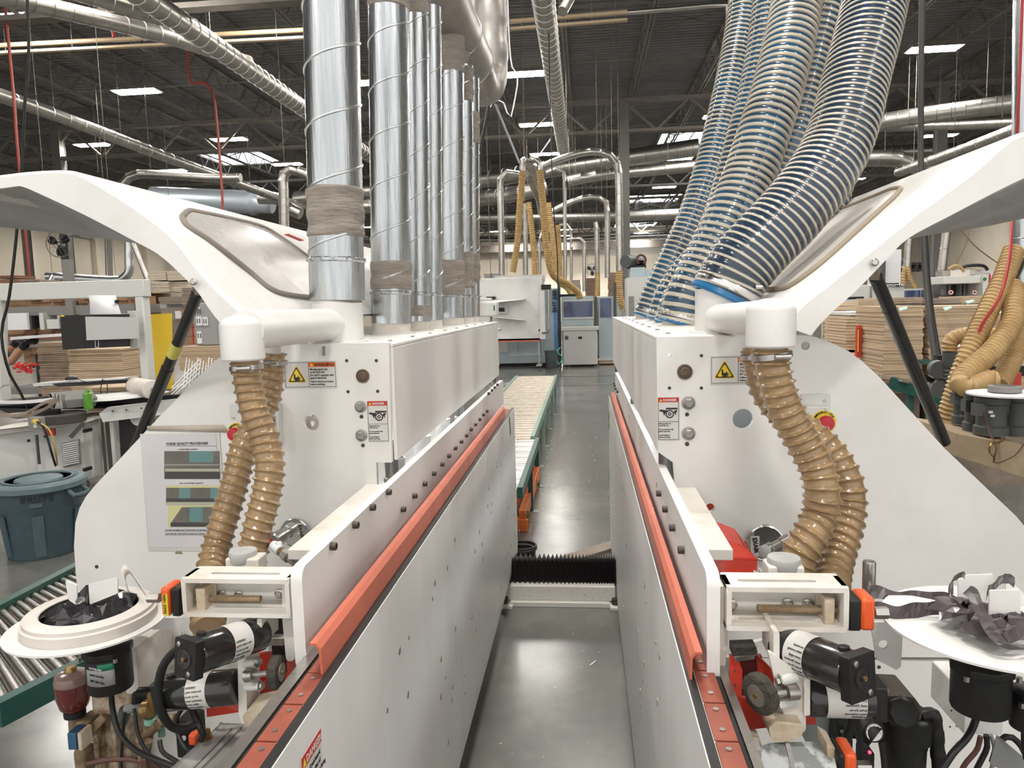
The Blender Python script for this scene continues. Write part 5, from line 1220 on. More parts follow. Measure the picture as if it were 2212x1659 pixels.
# white machine cabinet with vent
t = thing('white_cabinet', 'low white machine cabinet with a slatted vent behind the bin', 'cabinet', P(90, 1060, 6.3))
MB().prism([P(-60, 945, 5.9), P(110, 924, 6.1), P(178, 915, 6.2), P(186, 1036, 6.2), P(-60, 1110, 5.9)], V(.05, .45, 0)).obj('body', offw, t, smooth=False, bev=.005)
MB().prism([P(181, 912, 6.21), P(214, 902, 6.5), P(220, 1018, 6.5), P(188, 1036, 6.21)], V(.0, .05, 0)).obj('side_door', offw, t, smooth=False)
MB().prism([P(-60, 935, 5.85), P(60, 920, 5.85), P(178, 907, 6.15), P(180, 914, 6.15), P(-60, 947, 5.85)], V(0, .55, .01)).obj('dusty_top', whited, t, smooth=False)
vt = MB().prism(rounded([P(131, 957, 6.05), P(170, 948, 6.1), P(173, 1004, 6.1), P(137, 1012, 6.05)], .008), V(0, .02, 0)).obj('vent', midg, t, smooth=False)
for k in range(11): MB().bar(P(134 + k * .3, 961 + k * 4.4, 6.04), P(168 + k * .3, 954 + k * 4.4, 6.08), .012, .010).obj('vent_slat', offw, vt, smooth=False)
bx(t, 'red_label', ink_r, 100, 926, 118, 941, 5.98, 6.0); 
for (x, y) in ((62, 952), (98, 943)): MB().cyl(P(x, y, 5.95), P(x, y, 5.9), .014, n=12).obj('knob', black, t)
bx(t, 'door_gap', darkg, 79, 940, 81, 1003, 5.95, 5.97); 
for y in (928, 1012): bx(t, 'hinge', black, 178, y, 184, y + 7, 6.1, 6.2)
MB().sweep(dpts((160, 1040, 6.2), (180, 1035, 6.0), (192, 1046, 5.9), (178, 1058, 5.9), (162, 1052, 6.0)), .010, n=8, step=.03).obj('loose_cable', black, t)
# board stack behind the monitor
SB = [False]
def stack(label, name, x0, y0, x1, y1, Y, dep, m, th=.022, jig=.008, split=None, cat='board stack'):
    a = P(x0, y1, Y); c = P(x1, y0, Y); t = thing(name, label, cat, V((a.x + c.x) / 2, Y + dep / 2, a.z)); rnd = random.Random(int(x0 * 7 + y0))
    b = MB(); n = max(2, int((c.z - a.z) / th)); th = (c.z - a.z) / n
    for i in range(n):
        j = rnd.uniform(-jig, jig); k = rnd.uniform(-jig, jig); b.box(a.x + j, c.x + j, Y + k, Y + dep + k, a.z + i * th, a.z + i * th + th * .86)
    b.obj('boards', m, t, smooth=False, kind='stuff')
    if SB[0] and a.z > .5: tag(MB().box(a.x, c.x, Y + .02, Y + dep, 0, a.z - .002).obj('support_bench', wood, smooth=False), 'plain bench under the ' + label[:52].rsplit(' ', 1)[0], 'bench')
    return t
stack('tall stack of pale boards right behind the black monitor', 'board_stack', 155, 752, 262, 862, 8.0, .5, mdf)
stack('tall stack of brown-grey boards left of the pale ones', 'board_stack', 92, 738, 157, 875, 8.05, .5, mat('board_brown_and_shaded', (.40, .30, .215), .8, c2=(.32, .235, .165), scale=14.))  # shaded side of the pale stack, its shade put into the colour
stack('short pale board stack under the workstation shelf', 'board_stack', 190, 835, 290, 905, 7.2, .4, mdf)
stack('pale board stack between the strut and the small stub pipe', 'board_stack', 388, 746, 478, 800, 9.5, .6, mdf)
tag(MB().bar(P(60, 729, 7.55), P(140, 723, 7.55), .5, .03, up=ZA).obj('white_sheet', paper, smooth=False), 'long white panel held in black gloved hands', 'panel')
# steel rack with boxes
t = thing('steel_rack', 'grey steel shelving rack behind the workstation', 'rack', P(150, 700, 10.8))
for (x0, y0, x1, y1) in ((12, 664, 292, 676), (12, 738, 300, 746), (12, 838, 300, 848)): bx(t, 'shelf_beam', rackg, x0, y0, x1, y1, 10.8, 11.8)
bx(t, 'shelf_beam', rackg, -10, 617, 292, 625, 11.6, 12.8)
for x in (148, 298): bx(t, 'upright', rackg, x, 560 if x == 148 else 640, x + 11, 860, 10.75, 10.85)
bx(t, 'upright', black, 73, 674, 84, 860, 10.9, 11.0)
for (l, a_) in (('open brown cardboard box on the rack, left end of the top shelf', (8, 641, 84, 663)), ('flat cardboard box with printed flap, left of the rack upright', (70, 646, 132, 664)), ('cardboard box behind the hanging paper on the rack', (160, 641, 195, 664)),
                ('cardboard box at the right end of the top rack shelf', (252, 640, 290, 664)), ('cardboard box under the raised flap behind the rack upright', (133, 650, 190, 664.5)), ('brown box on the middle rack shelf, left', (14, 713, 76, 738)),
                ('wide brown box on the middle rack shelf behind the white panel', (78, 708, 140, 738)), ('tan box in the right-hand column on the middle shelf', (262, 756, 298, 778)), ('lower tan box in the right-hand column beneath', (264, 780, 300, 800)), ('brown box standing on the low shelf by the red webbing', (50, 752, 80, 790))):
    b = MB().bpx(*a_, 10.9 + (a_[0] % 7) * .05, 11.5); o = b.obj('cardboard_box', card, smooth=False); tag(o, l, 'box')
    x0, y0, x1, y1 = a_; xm = x0 + (x1 - x0) * .62
    MB().bpx(xm, y0 - 2, x1 + 1, y0 + (y1 - y0) * .34, 10.83, 10.9).obj('flap', cardd, o, smooth=False)
    MB().bpx(x0, y0 + (y1 - y0) * .36, xm - 2, y0 + (y1 - y0) * .40, 10.86, 10.9).obj('lid_edge', cardd, o, smooth=False)
tag(MB().bpx(12, 677, 60, 712, 10.6, 10.65).obj('white_carton_face', paper, smooth=False), 'white printed poster board leaning under the top rack shelf', 'poster')
tag(MB().bpx(84, 676, 96, 712, 10.7, 11).obj('white_box', offw, smooth=False), 'narrow white box standing beside the black rack upright', 'box')
tag(MB().bpx(100, 690, 128, 710, 10.7, 11).obj('white_box', offw, smooth=False), 'small white box with a slit under the rack shelf', 'box')
b = MB(); rnd = random.Random(9)
for k in range(16):
    a_ = P(30 + rnd.random() * 60, 782 + rnd.random() * 26, 10.2); c_ = P(25 + rnd.random() * 70, 785 + rnd.random() * 22, 10.1); b.bar(a_, c_, .03, .012)
tag(b.obj('red_webbing', redw, smooth=False), 'tangle of red webbing heaped on the low shelf', 'webbing', kind='stuff')
stack('stack of folded brown cartons above the gantry crossbar', 'carton_stack', 43, 603, 84, 617, 12, .5, mdfg)
stack('stack of pale cartons at the left edge above the gantry', 'carton_stack', -10, 602, 42, 617, 12.2, .5, card)
stack('small pile of flat brown cartons topmost at the left edge', 'carton_stack', -10, 594, 33, 602, 12.3, .5, cardd)
# stacks to the right of the yellow panel
stack('upper left block of white-edged boards on the back rack', 'board_stack', 320, 585, 358, 606, 12, .8, mdfw, th=.012)
stack('lower left block of white-edged boards on the back rack', 'board_stack', 327, 608, 364, 631, 12, .8, mdfw, th=.012)
stack('upper right block of white-edged boards on the back rack', 'board_stack', 362, 585, 402, 606, 12, .8, mdfw, th=.012)
stack('lower right block of white-edged boards on the back rack', 'board_stack', 366, 608, 404, 631, 12.1, .8, mdfw, th=.012)
stack('grey-brown board stack in front of the back rack', 'board_stack', 344, 640, 396, 658, 11, .6, mdfg, th=.014)
stack('tall grey-brown board stack under the left hood', 'board_stack', 394, 620, 440, 660, 10.5, .6, mdfg, th=.014)
stack('grey board pile beneath the white shelf', 'board_stack', 352, 664, 392, 728, 11, .6, mdfg, th=.018)
t = thing('back_rack', 'dark brown rack bay behind the slanting tan hose', 'rack', P(340, 680, 12.6))
bx(t, 'back_panel', cardd, 314, 634, 352, 678, 12.6, 12.9); bx(t, 'shelf', offw, 345, 657, 470, 662, 11.2, 12.4); bx(t, 'white_face', paper, 378, 672, 395, 688, 10.8, 10.9)
t = thing('grey_locker', 'grey metal cabinet with taped notices behind the strut', 'cabinet', P(445, 745, 9.6))
bx(t, 'body', mat('locker_grey', (.30, .30, .30), .5), 416, 655, 470, 745, 9.6, 10.2, bev=.01)
bx(t, 'red_edge', ink_r, 414, 690, 416.5, 745, 9.58, 9.6)
for (x0, y0, x1, y1) in ((423, 684, 436, 703), (437, 685, 449, 703), (425, 716, 436, 742), (424, 664, 431, 667)):
    q = bx(t, 'notice', paper, x0, y0, x1, y1, 9.58, 9.6)
    for k in range(2): bx(q, 'printed_figure', ink, x0 + 2 + k * 5, y0 + 4, x0 + 4 + k * 5, y0 + 14, 9.573, 9.578)
stack('brown boxes stacked behind the grey notice cabinet', 'carton_stack', 396, 664, 416, 745, 10.4, .5, card, th=.12)
bb = boxes('white cabinet block behind the stub pipe at the left', 'blocks', 470, 640, 482, 742, 9.8, 1, 1, paper, name='white_block', cat='panel')
# big fan on the column
fan('large black three-blade fan with wire guard mounted on the left column', (128, 527, 25.3), .47, V(.1, -1, 0))
t = thing('wall_conduits', 'bundle of thin pipes running down the cream left wall', 'pipe', P(232, 600, 30))
for x in (226, 231, 235, 239): MB().cyl(P(x, 480, 36), P(x + 4, 616, 36), .035, n=8).obj('pipe', midg, t)
t = thing('support_stand', 'grey steel post with perforations behind the workstation', 'post', P(435, 740, 12)) if 0 else None
MB().bar(P(152, 510, 24.5), P(205, 518, 24), .06).obj('fan_arm', midg, bpy.data.objects['wall_fan.001'] if 'wall_fan.001' in bpy.data.objects else None)

# person whose gloved arms show beside the gantry
t = thing('person', 'person in black gloves holding a white panel beside the gantry', 'person', P(-20, 1000, 7.9)); t.location.z = 0
sk = bpy.data.meshes.new('body')
Yp = 7.7
J = [P(-62, 1095, Yp), P(-62, 900, Yp), P(-60, 800, Yp), P(-58, 730, Yp), P(-58, 712, Yp), P(-56, 672, Yp),        # 0 feet .. 5 head
     P(-22, 742, Yp - .02), P(8, 778, Yp - .05), P(20, 785, Yp - .08), P(44, 757, Yp - .13), P(52, 748, Yp - .15),         # near arm 6..10
     P(-10, 736, Yp + .18), P(10, 768, Yp + .1), P(26, 750, Yp + .02), P(33, 742, Yp)]                               # far arm 11..14
E = [(0, 1), (1, 2), (2, 3), (3, 4), (4, 5), (3, 6), (6, 7), (7, 8), (8, 9), (9, 10), (3, 11), (11, 12), (12, 13), (13, 14)]
RR = [.11, .16, .17, .19, .07, .10, .075, .055, .05, .036, .034, .07, .05, .036, .034]
m = sk; m.from_pydata([tuple(p - t.location) for p in J], E, []); m.update()
o = bpy.data.objects.new('body', m); COL.objects.link(o); o.parent = t; m.materials.append(skin)
md = o.modifiers.new('skin', 'SKIN'); 
for i, r in enumerate(RR): m.skin_vertices[0].data[i].radius = (r, r)
m.skin_vertices[0].data[1].use_root = True
o.modifiers.new('sub', 'SUBSURF').levels = 2; o.modifiers['sub'].render_levels = 2
b = MB(); b.sweep([P(-62, 990, Yp), P(-62, 900, Yp), P(-60, 800, Yp), P(-58, 738, Yp)], lambda q, a: .19 + .03 * q, n=20, step=.05); b.obj('shirt', cloth, t)
MB().sweep([P(-30, 735, Yp - .01), P(-6, 758, Yp - .03), P(6, 776, Yp - .045)], .078, n=16, step=.02).obj('sleeve', cloth, t)
def hand(base, d, up, s, nm, par):
    """open gloved hand: palm and five separate fingers"""
    d = d.normalized(); up = up.normalized(); sd = d.cross(up).normalized()
    b = MB(); b.lathe(base - d * .05 * s, d, [(.034 * s, 0), (.037 * s, .03 * s), (.034 * s, .06 * s)], n=14)
    pal = [base - sd * .038 * s, base - sd * .044 * s + d * .085 * s, base + sd * .044 * s + d * .085 * s, base + sd * .038 * s]
    b.prism(rounded([p - up * .013 * s for p in pal], .012), up * .028 * s)
    for k, (L, o) in enumerate(((.062, -.034), (.075, -.011), (.07, .012), (.055, .034))):
        a = base + d * .08 * s + sd * o * s
        k1 = a + (d * .55 + up * -.3).normalized() * L * s * .55; k2 = k1 + (d * .5 - up * .8).normalized() * L * s * .5
        b.sweep([a, a.lerp(k1, .5), k1, k2], .0105 * s, n=8, step=.008)
    a = base + sd * .036 * s + d * .015 * s; k1 = a + (sd * .8 + d * .6).normalized() * .04 * s; k2 = k1 + (d * .9 + sd * .2 - up * .3).normalized() * .035 * s
    b.sweep([a, k1, k2], .012 * s, n=8, step=.008)
    return b.obj(nm, glove, par)
hand(P(55, 745, Yp - .16), P(74, 728, Yp - .2) - P(52, 748, Yp - .15), V(.3, -.3, 1), 1.15, 'gloved_hand', t)
hand(P(34, 741, Yp), P(48, 724, Yp - .1) - P(33, 742, Yp), V(-.3, -.3, 1), 1.15, 'gloved_hand', t)
# ================================================================ right of the right machine
SB[0] = True
t = stack('broad stack of tan boards nearest the right hood strut', 'board_stack', 1905, 660, 1996, 850, 7.0, .7, mdf, th=.013)
stack('broad tall stack of tan boards behind the tan hoses', 'board_stack', 2003, 656, 2232, 860, 7.0, .7, mdf, th=.013)
stack('board stack just behind the red post', 'board_stack', 1828, 682, 1896, 756, 8.2, .7, mdf, th=.03)
stack('board stack beside the red door edge, left of the red post', 'board_stack', 1805, 650, 1853, 748, 9.0, .6, mdf, th=.05)
stack('narrow darker board stack right of the red-post stack', 'board_stack', 1896, 682, 1908, 756, 8.3, .7, mat('board_brown_and_shaded', (.40, .30, .215)), th=.03)
stack('low wide brown carton under the leaning strut', 'board_stack', 1862, 766, 1918, 812, 7.6, .6, mat('carton_brown', (.42, .28, .165), .8), th=.25)
stack('pale board stack on the machine behind the front stacks', 'board_stack', 1886, 643, 1926, 668, 9.6, .6, mdf, th=.02)
stack('brown board stack left of the black cables', 'board_stack', 1926, 641, 1994, 656, 9.6, .6, mat('board_brown_and_shaded', (.40, .30, .215)), th=.02)
stack('pale board stack behind the big tan stack, with a mint tag', 'board_stack', 2078, 637, 2175, 656, 9.6, .6, mdf, th=.02)
stack('dark short board stack right of the black cables', 'board_stack', 2036, 643, 2076, 656, 9.4, .6, mdfg, th=.03)
stack('loose pale sheets lying on the low stack behind the strut', 'board_stack', 1838, 672, 1905, 681, 8.2, .7, paper, th=.01)
for i, (x, y, Y, l) in enumerate(((1941, 665, 6.95, 'mint paper tag on the stack nearest the strut'), (2037, 664, 6.95, 'mint paper tag on the broad stack right of the cables'), (2149, 673, 6.95, 'hanging mint paper tag behind the big tan hose'), (1851, 678, 8.1, 'mint paper tag on the stack behind the red post'),
                                  (2085, 650, 9.5, 'small mint paper tag on the far pale stack'), (1880, 773, 7.55, 'mint paper tag on the low brown carton'))):
    tag(MB().add([P(x, y, Y), P(x + 18, y - 3, Y - .1), P(x + 20, y + 1, Y - .12), P(x + 4, y + 8, Y - .1)], [(0, 1, 2, 3)]).obj('paper_tag', mint, solid=.002), l, 'tag')
SB[0] = False
# red post and pallet lift
t = thing('red_post', 'red steel post with yellow stripes by the board stacks', 'post', P(1857, 770, 7.5))
bx(t, 'post', redg, 1853, 704, 1861, 772, 7.5, 7.56); MB().bar(P(1850, 708, 7.49), P(1865, 708, 7.49), .01).obj('cross_pin', red, t)
MB().bar(P(1854.5, 712, 7.49), P(1853.5, 760, 7.49), .007).obj('yellow_stripe', ink_y, t)
t = thing('lift_table', 'dark green lift frame carrying the tan board stacks', 'frame', P(2000, 860, 6.6))
MB().bar(P(1925, 826, 6.6), P(2060, 868, 6.2), .06, .10).obj('beam', green, t, smooth=False); MB().bar(P(1965, 850, 6.5), P(1965, 890, 6.5), .05).obj('leg', green, t, smooth=False); MB().bar(P(2035, 845, 6.6), P(2035, 930, 6.6), .05).obj('leg', green, t, smooth=False)
MB().bar(P(1922, 816, 6.7), P(2060, 850, 6.7), .5, .02).obj('slat_deck', wood, t, smooth=False)
MB().bpx(1995, 780, 2030, 786, 6.8, 7).obj('side_bracket', green, t)
# red edged door, notice board
t = thing('notice_board', 'grey board with sheets of writing beside a red door edge', 'board', P(1790, 740, 9.5))
bx(t, 'backing', midg, 1758, 680, 1776, 750, 9.5, 9.55); bx(t, 'sheet', paper, 1776, 678, 1799, 750, 9.48, 9.5); bx(t, 'red_edge', ink_r, 1799, 650, 1805, 748, 9.4, 9.5)
for k in range(6):
    MB().bpx(1779, 688 + k * 9, 1796, 689.5 + k * 9, 9.47, 9.48).obj('written_line', midg, t, smooth=False)
# white machine row behind
t = thing('white_machine', 'long white woodworking machine behind the right board stacks', 'machine', P(1920, 660, 11))
bx(t, 'body', offw, 1828, 617, 1946, 912, 11, 12.5, bev=.01); bx(t, 'tall_panel', paper, 1900, 540, 1945, 617, 13, 13.5)
bx(t, 'dark_slot', darkg, 1905, 560, 1912, 617, 12.9, 13)
bx(t, 'top_bracket', black, 1905, 612, 1942, 615, 11.2, 11.4); bx(t, 'panel_gap', midg, 1882, 618, 1883, 665, 10.97, 11)
bx(t, 'black_frame', black, 1812, 642, 1866, 646, 10.6, 10.7); bx(t, 'black_frame', black, 1860, 646, 1866, 672, 10.6, 10.7)
q = P(1919, 621.5, 10.96); text('HOMAG', q + V(.0, 0, 0), XA, ZA, .062, ink, t, bold=.0015)
MB().cyl(P(1913, 619, 10.98), P(1913, 619, 10.96), .014, n=12).obj('emblem', ink, t)
bx(t, 'blue_window', glassb, 1948, 628, 1988, 642, 11.3, 11.4); bx(t, 'window_surround', offw, 1944, 624, 1994, 650, 11.4, 11.6)
t = thing('blue_lit_panel', 'narrow dark blue panel behind the black cables', 'panel', P(2000, 640, 11)); bx(t, 'panel', glassb, 1997, 626, 2003, 652, 11, 11.1)
t = thing('panel_saw', 'white overhead beam machine with round prohibition signs at the right', 'machine', P(2100, 640, 10.4))
bx(t, 'beam', offw, 2038, 597, 2140, 611, 10.4, 11, bev=.01); bx(t, 'end_tower', offw, 2124, 592, 2137, 638, 10.35, 11); bx(t, 'right_box', offw, 2140, 590, 2200, 638, 10.5, 11)
bx(t, 'dark_bay', darkg, 2040, 611, 2124, 640, 10.9, 11.2); bx(t, 'red_edge', ink_r, 2137, 592, 2139, 630, 10.34, 10.4)
for x in (2040, 2050, 2074, 2082, 2112): bx(t, 'inner_upright', midg, x, 612, x + 3, 638, 10.7, 10.8)
for x in (2054, 2105):
    c = P(x, 631.5, 10.38); o = MB().lathe(c, V(0, -1, 0), [(.034, 0), (.034, .004)], n=24).obj('round_sign', paper, t)
    MB().torus(c + V(0, -.005, 0), YA, .030, .004, n=24, m=5).obj('red_ring', ink_r, o); MB().lathe(c + V(0, -.004, 0), V(0, -1, 0), [(.016, 0), (.012, .003)], n=8).obj('hand_sign', ink, o)
o = MB().lathe(P(2127, 603, 10.34), V(0, -1, 0), [(.022, 0), (.022, .006)], n=20).obj('green_seal', tapeg, t)
bx(t, 'rail', galvd, 2036, 585, 2190, 592, 10.6, 10.8); bx(t, 'dusty_top_unit', whited, 2068, 583, 2095, 597, 10.4, 10.7)
MB().sweep(dpts((2078, 578, 10.5), (2090, 574, 10.5), (2115, 573, 10.5), (2128, 576, 10.5), (2133, 584, 10.5)), .022, n=8, step=.03).obj('cable_track', black, t)
MB().sweep(dpts((2048, 582, 10.4), (2062, 574, 10.4), (2075, 577, 10.4), (2082, 586, 10.4)), .02, n=8, step=.03).obj('air_hose', hose_y, t)
# far fan, twin round inlets, hanging wires
fan('small grey wall fan left of the twin round inlets at the right', (1944, 574, 20), .19, V(-.6, -1, 0))
t = thing('twin_blower', 'pair of round black blower inlets on a beige body', 'blower', P(1982, 577, 20))
for x in (1973, 1985): MB().lathe(P(x, 577, 20), V(-.4, -1, 0), [(.11, 0), (.12, .04), (.12, .2), (.05, .2), (.05, .02)], n=24).obj('inlet', black, t)
MB().bpx(1966, 567, 1995, 586, 20.1, 20.7).obj('body', cream, t)
duct('galvanised riser behind the right hood lip, feeding tan hoses', dpts((1964, 500, 18), (1962, 540, 18), (1959, 580, 18)), .085, ring=.3)
def hose(label, r, pts, pitch, m=hose_y, amp=.16, name='tan_hose'):
    W = [P(*p) for p in pts]
    return tag(MB().sweep(W, lambda q, a: r * (1 + amp * max(0, math.sin(2 * PI * q / pitch + a))), n=18, step=pitch / 6).obj(name, m), label, 'hose')
hose('short tan hose forking left from the riser behind the right hood', .055, [(1958, 576, 17.5), (1952, 600, 17.5), (1952, 625, 17.5)], .06)
hose('short tan hose forking right from the same riser', .045, [(1962, 576, 17.4), (1966, 600, 17.4), (1978, 625, 17.4)], .06)
duct('galvanised pipe leaning beside the right grey column', dpts((2046, 490, 15), (2040, 540, 15), (2032, 602, 15)), .075, ring=.4)
hose('pale hose under the leaning pipe beside the column', .045, [(2032, 604, 14.8), (2036, 625, 14.8), (2034, 655, 14.8)], .06, m=mat('pale_hose', (.5, .42, .3), .5))
for l, p in (('thin brown cable crossing the right wall diagonally, longer one', [(2070, 490, 16), (2110, 535, 16), (2165, 575, 16)]), ('thin brown cable crossing the right wall the other way', [(2098, 480, 15), (2085, 530, 15), (2060, 580, 15), (2040, 610, 15)])):
    tag(MB().sweep(dpts(*p), .012, n=6, step=.1).obj('wall_cable', mat('cable_brown', (.22, .14, .09), .6)), l, 'cable')
tag(MB().sweep(dpts((1992, -20, 5.6), (1990, 150, 5.6), (1989, 330, 5.6), (1993, 480, 5.5), (2000, 600, 5.4), (2012, 720, 5.2), (2030, 830, 5.0), (2042, 850, 5.0)), .020, n=10, step=.05).obj('hanging_cable', mat('cable_grey_black', (.045, .04, .036), .5)), 'thick black cable hanging in front of the right hood side', 'cable')
tag(MB().sweep(dpts((2000, 500, 5.8), (2006, 600, 5.7), (2018, 700, 5.5), (2034, 790, 5.3), (2044, 830, 5.2)), .012, n=10, step=.05).obj('hanging_cable', black), 'thinner black cable beside the thick hanging one', 'cable')
# galvanised branch at the right edge and big tan hoses
t = thing('duct_drop', 'galvanised duct drop with branches at the right edge', 'duct', P(2204, 680, 4.6))
MB().cyl(P(2204, 470, 4.7), P(2206, 690, 4.7), .048, n=24).obj('pipe', galv, t); MB().cyl(P(2204, 560, 4.7), P(2180, 612, 4.5), .036, n=20).obj('branch', galv, t); MB().cyl(P(2212, -60, 5.4), P(2208, 300, 5.4), .06, n=24).obj('upper_pipe', galv, t)
for y in (515, 660): MB().torus(P(2205, y, 4.7), ZA, .05, .004).obj('joint_ring', galvb, t)
hose('long tan ribbed hose slanting down left past the red air line', .050, [(2190, 540, 4.6), (2168, 600, 4.5), (2130, 680, 4.4), (2090, 770, 4.3), (2062, 850, 4.3), (2042, 920, 4.3), (2048, 950, 4.3)], .024)
hose('tan ribbed hose looping low under the duct drop', .050, [(2186, 615, 4.5), (2190, 660, 4.4), (2180, 710, 4.3), (2140, 762, 4.2), (2085, 810, 4.1), (2078, 830, 4.05), (2098, 834, 4.05), (2130, 822, 4.1), (2150, 822, 4.1)], .024)
hose('tan ribbed hose falling to the reel at the right edge', .048, [(2205, 690, 4.6), (2198, 740, 4.5), (2180, 790, 4.4), (2158, 832, 4.3)], .024)
hose('tan hose bending from the grey pump over to the right', .042, [(2051, 758, 4.8), (2055, 735, 4.8), (2080, 724, 4.8), (2120, 722, 4.8), (2160, 726, 4.8)], .022)
tag(MB().sweep(dpts((2209, -20, 5), (2201, 200, 5), (2193, 380, 5), (2186, 470, 4.6), (2180, 560, 4.4), (2160, 640, 4.3), (2122, 700, 4.3), (2110, 735, 4.3)), .0085, n=10, step=.04).obj('red_air_line', mat('line_red', (.34, .015, .015), .4)), 'bright red air line running down along the long tan hose', 'hose')
t = thing('grey_pump', 'grey pump body with ribbed neck under the tan hose bend', 'pump', P(2050, 820, 4.8))
MB().lathe(P(2050, 822, 4.8), ZA, [(.03, 0)] + [(.034 + .006 * (k % 2), .012 * k) for k in range(8)] + [(.042, .1), (.042, .18)], n=24).obj('neck', darkg, t)
t = thing('fan_motor', 'two small black fan-cooled motors behind the right strut', 'motor', P(2030, 845, 4.9))
for (x, y) in ((2022, 796), (2024, 838)):
    o = MB().lathe(P(x, y, 4.9), V(-.2, -1, 0), [(.045, 0), (.055, .012), (.055, .1), (.02, .1)], n=24).obj('motor_housing', darkg, t)
    for k in range(3): MB().torus(P(x, y, 4.89) + V(0, -.004, 0), V(-.2, -1, 0), .012 + k * .012, .002, n=20, m=4).obj('fan_grille', midg, o)
bx(t, 'bracket', black, 2026, 768, 2040, 850, 4.95, 5.0)
MB().bar(P(1992, 812, 4.9), P(2040, 836, 4.9), .03).obj('arm', black, t)
# cluster of dark motors with reel plate
t = thing('motor_cluster', 'row of dark grey vertical motors at the right edge', 'motor', P(2130, 940, 4.0))
for (x, y0, y1, r, Y) in ((2078, 835, 915, .05, 4.1), (2108, 850, 930, .06, 3.9), (2140, 858, 938, .075, 3.75), (2190, 850, 938, .08, 3.8)):
    c = P(x, y1, Y); h = P(x, y0, Y).z - c.z
    o = MB().lathe(c, ZA, [(r, 0), (r, h * .22), (r * .86, h * .26), (r * .86, h * .8), (r, h * .84), (r, h)], n=28).obj('motor_body', darkg, t)
    MB().bar(c + V(-r * 1.25, -.02, h * .7), c + V(-r * .6, -.02, h * .7), .05, .06).obj('terminal_box', darkg, o)
for (x, y) in ((2137, 888), (2141, 896)): MB().bpx(x, y, x + 8, y + 5, 3.66, 3.67).obj('plate_mark', offw, t, smooth=False)
b = MB(); b.bpx(2076, 925, 2240, 990, 3.7, 4.4); 
MB().prism([P(2070, 938, 3.7), P(2240, 970, 3.5), P(2240, 1040, 3.5), P(2065, 985, 3.7)], V(0, .6, 0)).obj('beige_base', mat('base_beige', (.42, .33, .22), .6, c2=(.33, .25, .16), scale=8.), t, smooth=False)
MB().sweep(dpts((2170, 945, 3.6), (2160, 955, 3.6), (2142, 958, 3.5), (2138, 975, 3.5), (2152, 990, 3.5)), .006, n=8, step=.01).obj('hook', brass, t)
t = thing('small_reel', 'grey reel lying on a pale round plate above the dark motors', 'reel', P(2163, 850, 3.7))
MB().lathe(P(2175, 852, 3.75), ZA, [(.17, 0), (.17, .008), (.05, .01)], n=40).obj('plate', paper, t); MB().lathe(P(2170, 846, 3.75), ZA, [(.07, 0), (.07, .028), (.05, .03), (.05, .02)], n=32).obj('reel', midg, t)
t = thing('red_box', 'red metal box half hidden behind the tan hoses', 'box', P(2170, 840, 4.5)); bx(t, 'box', redg, 2135, 806, 2206, 840, 4.5, 4.7, bev=.004)
t = thing('glue_tank', 'dusty white tank with a red danger strip behind the tan loop', 'tank', P(2100, 800, 4.9)); bx(t, 'body', whited, 2083, 748, 2118, 800, 4.9, 5.2, bev=.01); q = bx(t, 'danger_strip', ink_r, 2082, 781, 2112, 788, 4.89, 4.9)
text('DANGER', P(2084, 787.5, 4.885), XA, ZA, .018, paper, q)
t = thing('dark_gearbox', 'black and brown machinery block behind the tan hoses', 'machine', P(2150, 800, 5.0)); bx(t, 'block', black, 2118, 738, 2240, 812, 5.0, 5.4); bx(t, 'cream_plate', cream, 2150, 745, 2240, 790, 4.97, 5.0); bx(t, 'top_bar', galvd, 2105, 738, 2190, 745, 4.9, 5.0)
for k in range(4): MB().cyl(P(2124 + k * 8, 746, 4.95), P(2124 + k * 8, 746, 4.9), .01, n=10).obj('knob', black, t)
tag(MB().cyl(P(2126, 708, 5.4), P(2126, 722, 5.4), .012, n=10).obj('black_stub', black), 'short black stub standing on the tan hose bend', 'stub')
tag(MB().sweep(dpts((2124, 890, 3.6), (2135, 930, 3.6), (2152, 965, 3.5), (2148, 1000, 3.5), (2190, 985, 3.5), (2212, 960, 3.5)), .004, n=6, step=.02).obj('loose_wire', copper), 'loose brown wire trailing over the beige base', 'wire')
# ================================================================ hoses, notices and fittings on the machines' end plates
def ribbed(label, pts, r, pitch, name='corrugated_hose', m=None, amp=.0065, clamp=None, group=None):
    t = thing(name, label, 'hose', P(*pts[0]), group)
    def fn(q, a):
        c = math.cos(2 * PI * q / pitch + a); return r + amp * max(0, (c + .35) / 1.35) ** 2.2
    MB().sweep(pts, fn, n=36, step=pitch / 10).obj('tube', m or hose_b, t)
    if clamp:
        a = P(*pts[0]); b = P(*pts[1]); d = (b - a).normalized(); c = a + d * clamp
        o = MB().lathe(c, d, [(r + amp, 0), (r + amp + .0015, .001), (r + amp + .0015, .013), (r + amp, .014)], n=40).obj('hose_clamp', steel, t)
        s = MB(); s.cyl(c + d * .007 + V(-.005, -(r + amp + .004), 0), c + d * .007 + V(.028, -(r + amp - .002), 0), .0065, n=12); s.obj('worm_screw', steel, t)
        MB().box(*[v for p in zip(c + V(-.02, -(r + amp + .004), -.008), c + V(.008, -(r + amp) + .004, .004)) for v in p]).obj('screw_housing', steel, t) if 0 else None
    return t
gl = 'tan corrugated hoses hanging from the suction elbows'
ribbed('front tan corrugated hose of the left machine, curving right then down behind the round knob', [(530, 772, 1.78), (537, 830, 1.78), (550, 890, 1.77), (573, 950, 1.76), (582, 1010, 1.74), (575, 1070, 1.72), (560, 1130, 1.70), (545, 1200, 1.68), (530, 1260, 1.66)], .0335, .0232, clamp=.018, group=gl)
